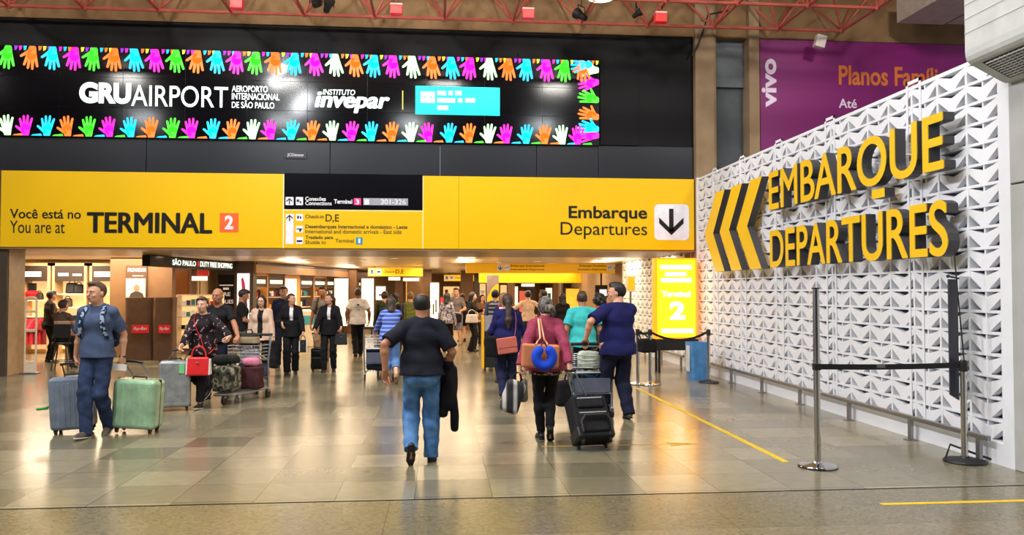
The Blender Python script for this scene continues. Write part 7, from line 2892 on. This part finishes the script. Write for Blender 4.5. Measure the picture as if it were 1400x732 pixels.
# 25, 26, 27
b = A(796, 400, 12.9)
person('man in turquoise tee seen from behind', b, 0.0, 1.72, 'm', 1.18, hands=((0.28, 0.12, 0.85), (-0.30, 0.05, 0.82)), feet=((0.1, 0.12, 0, 0), (-0.1, -0.1, 0.04, 0.5)), top=dict(kind='tee_shirt', m=cm('tee_turquoise', (62, 184, 186)), o=0.024, hem=0.86), legs=dict(m=NAVY_D, loose=0.02), shoes=dict(m=SH_B), hair=dict(kind='short', m=H_BRN, th=0.006), skin='tan', face=False, vx=0.007)
b = A(820, 400, 13.6)
person('person with dark curly hair between the turquoise tee and the navy tee', b, 0.1, 1.66, 'f', 1.0, top=dict(kind='blouse', m=BLK, sleeve='short'), legs=dict(m=BLK), shoes=dict(m=SH_B), hair=dict(kind='curly', m=H_BLK, th=0.02), skin='tan', face=False)
b = G(845, 573)
H = 1.85
hd = 0.22
p = person('heavy man in navy tee pushing a trolley, face in profile', b, hd, H, 'm', 1.24, belly=0.04, feet=((0.12, -0.06, 0.01, 0.1), (-0.10, 0.22, 0, 0)), hands=(toloc(822, 472, 10.95, b, hd, H), toloc(799, 468, 10.95, b, hd, H)), curl=(0.9, 0.9), palm=((0, 0.2, -1), (0, 0.2, -1)), hdir=((-0.3, 0.9, -0.3), (0.1, 0.8, -0.5)), elbow=((1, -0.6, -0.3), (-1, -0.6, -0.2)),
           head=(1.05, -0.02), top=dict(kind='tee_shirt', m=NAVY, o=0.026, hem=0.84, cuff=0.86, wr=0.005), legs=dict(m=cm('trouser_dark_navy', (24, 28, 52)), loose=0.03, hem=0.05, wr=0.005), shoes=dict(m=cm('shoe_brown_grey', (84, 78, 72)), sole=SH_B), hair=dict(kind='short', m=H_BLK, th=0.012), skin='light', vx=0.0055)
tl = (p['hand_l'] + p['hand_r']) / 2
u = Vector((-math.sin(0.05), math.cos(0.05), 0))
tlo = Vector((tl.x, tl.y, 0)) + u * 0.48 + Vector((-0.0, 0, 0))
trolley('baggage trolley loaded with dark bags before the man in navy tee', (tlo.x, tlo.y, 0), 0.05)
TRM = Matrix.Translation(Vector((tlo.x, tlo.y, 0))) @ Matrix.Rotation(0.05, 4, 'Z')
hd = 0.05
on_trolley('suitcase', 'dark teal patterned case on the trolley of the man in navy tee', 'suitcase', (0.0, -0.2, 0.39), (0.23, 0.13, 0.20), 0.05, ramp_mat('case_teal_print', 'noise', [(0.0, (30, 44, 56)), (0.5, (60, 96, 110)), (0.62, (24, 30, 44))], 0.7, 10, 1))
on_trolley('suitcase', 'slate grey case on the front of the trolley of the man in navy tee', 'suitcase', (0.0, 0.14, 0.42), (0.2, 0.16, 0.24), 0.05, cm('case_slate', (62, 66, 82)))
on_trolley('carry_bag', 'pale plastic bag in the basket of the trolley of the man in navy tee', 'bag', (0.0, -0.25, 0.78), (0.16, 0.09, 0.12), 0.06, cm('bag_pale', (186, 196, 176), vary=0.3))
w = TRM @ Vector((-0.42, -0.48, 0.36))
t = thing('backpack', 'black rucksack hanging at the left side of the loaded trolley', 'backpack', w, 0.3)
soft('body', (0.11, 0.08, 0.17), 0.05, BLK, t, (0, 0, 0))
mb = MB()
mb.tube([(0.02, 0, 0.15), (0.06, 0.0, 0.3), (0.12, 0.02, 0.32), (0.07, 0, 0.15)], 0.012, 6)
mb.build('strap', BLK, t)
c = s5.location
t = thing('shoulder_bag', 'black bag hanging on the queue post behind the man in navy tee', 'bag', (c.x + 0.16, c.y - 0.1, 0.6), 0.2)
soft('body', (0.17, 0.09, 0.13), 0.06, BLK, t, (0, 0, 0.12))
mb = MB()
mb.tube([(-0.12, 0, 0.2), (-0.14, 0.07, 0.36), (-0.1, 0.09, 0.38), (0.1, 0, 0.22)], 0.012, 6)
mb.build('strap', BLK, t)

# 28, 29 in the left shop
q = A(84, 505, 17.75)
t = thing('bar_stool', 'dark stool with thin legs under the seated man in the shop', 'stool', (q.x, q.y, 0), 0.2)
mb = MB()
mb.lathe([(0.19, 0.56), (0.2, 0.58), (0.19, 0.61), (0.0, 0.615)], n=24)
mb.build('seat', LEATHER_B, t)
for k in range(4):
    a = k * PI / 2 + PI / 4
    mb = MB()
    mb.tube([(0.13 * math.cos(a), 0.13 * math.sin(a), 0.56), (0.24 * math.cos(a), 0.24 * math.sin(a), 0.0)], 0.014, 8)
    mb.build('leg', DKBR, t)
mb = MB()
mb.tube([(0.205 * math.cos(k * PI / 10), 0.205 * math.sin(k * PI / 10), 0.2) for k in range(20)], 0.01, 6, closed=True)
mb.build('foot_ring', STEEL, t)
mb = MB()
mb.box((0.05, -0.21, 0.86), (0.34, 0.03, 0.3), 0.014, 3)
mb.tube([(-0.1, -0.17, 0.58), (-0.1, -0.2, 0.75)], 0.012, 6)
mb.tube([(0.18, -0.17, 0.58), (0.18, -0.2, 0.75)], 0.012, 6)
mb.build('backrest', LEATHER_B, t)
person('man in beige jumper sitting with his back to us in the left shop', (q.x, q.y, 0), -0.35, 1.75, 'm', 1.05, feet=((0.24, 0.42, 0.16, 0.1), (0.04, 0.26, 0.03, 0.2)), hands=((0.2, 0.42, 0.98 - 0.25), (-0.15, 0.4, 0.75)), seat=0.70, top=dict(kind='jumper', m=ramp_mat('jumper_beige_brown', 'wave', [(0.0, (92, 74, 62)), (0.62, (196, 164, 140))], 0.9, 0.5, vec='Z'), sleeve='long', hem=0.93), legs=dict(m=BLK, loose=0.012), shoes=dict(m=SH_B), hair=dict(kind='short', m=H_BRN), skin='light', face=False)
b = A(69, 400, 19.6)
person('person in dark jacket and blue cap standing behind the seated man in the shop', b, -0.8, 1.72, 'm', 1.05, top=dict(kind='jacket', m=cm('jacket_umber', (58, 46, 40)), sleeve='long', collar=1.5), legs=dict(m=BLK), shoes=dict(m=SH_B), hair=dict(kind='short', m=H_BRN, cap=cm('cap_blue', (58, 66, 92))), face=False, skin='tan')
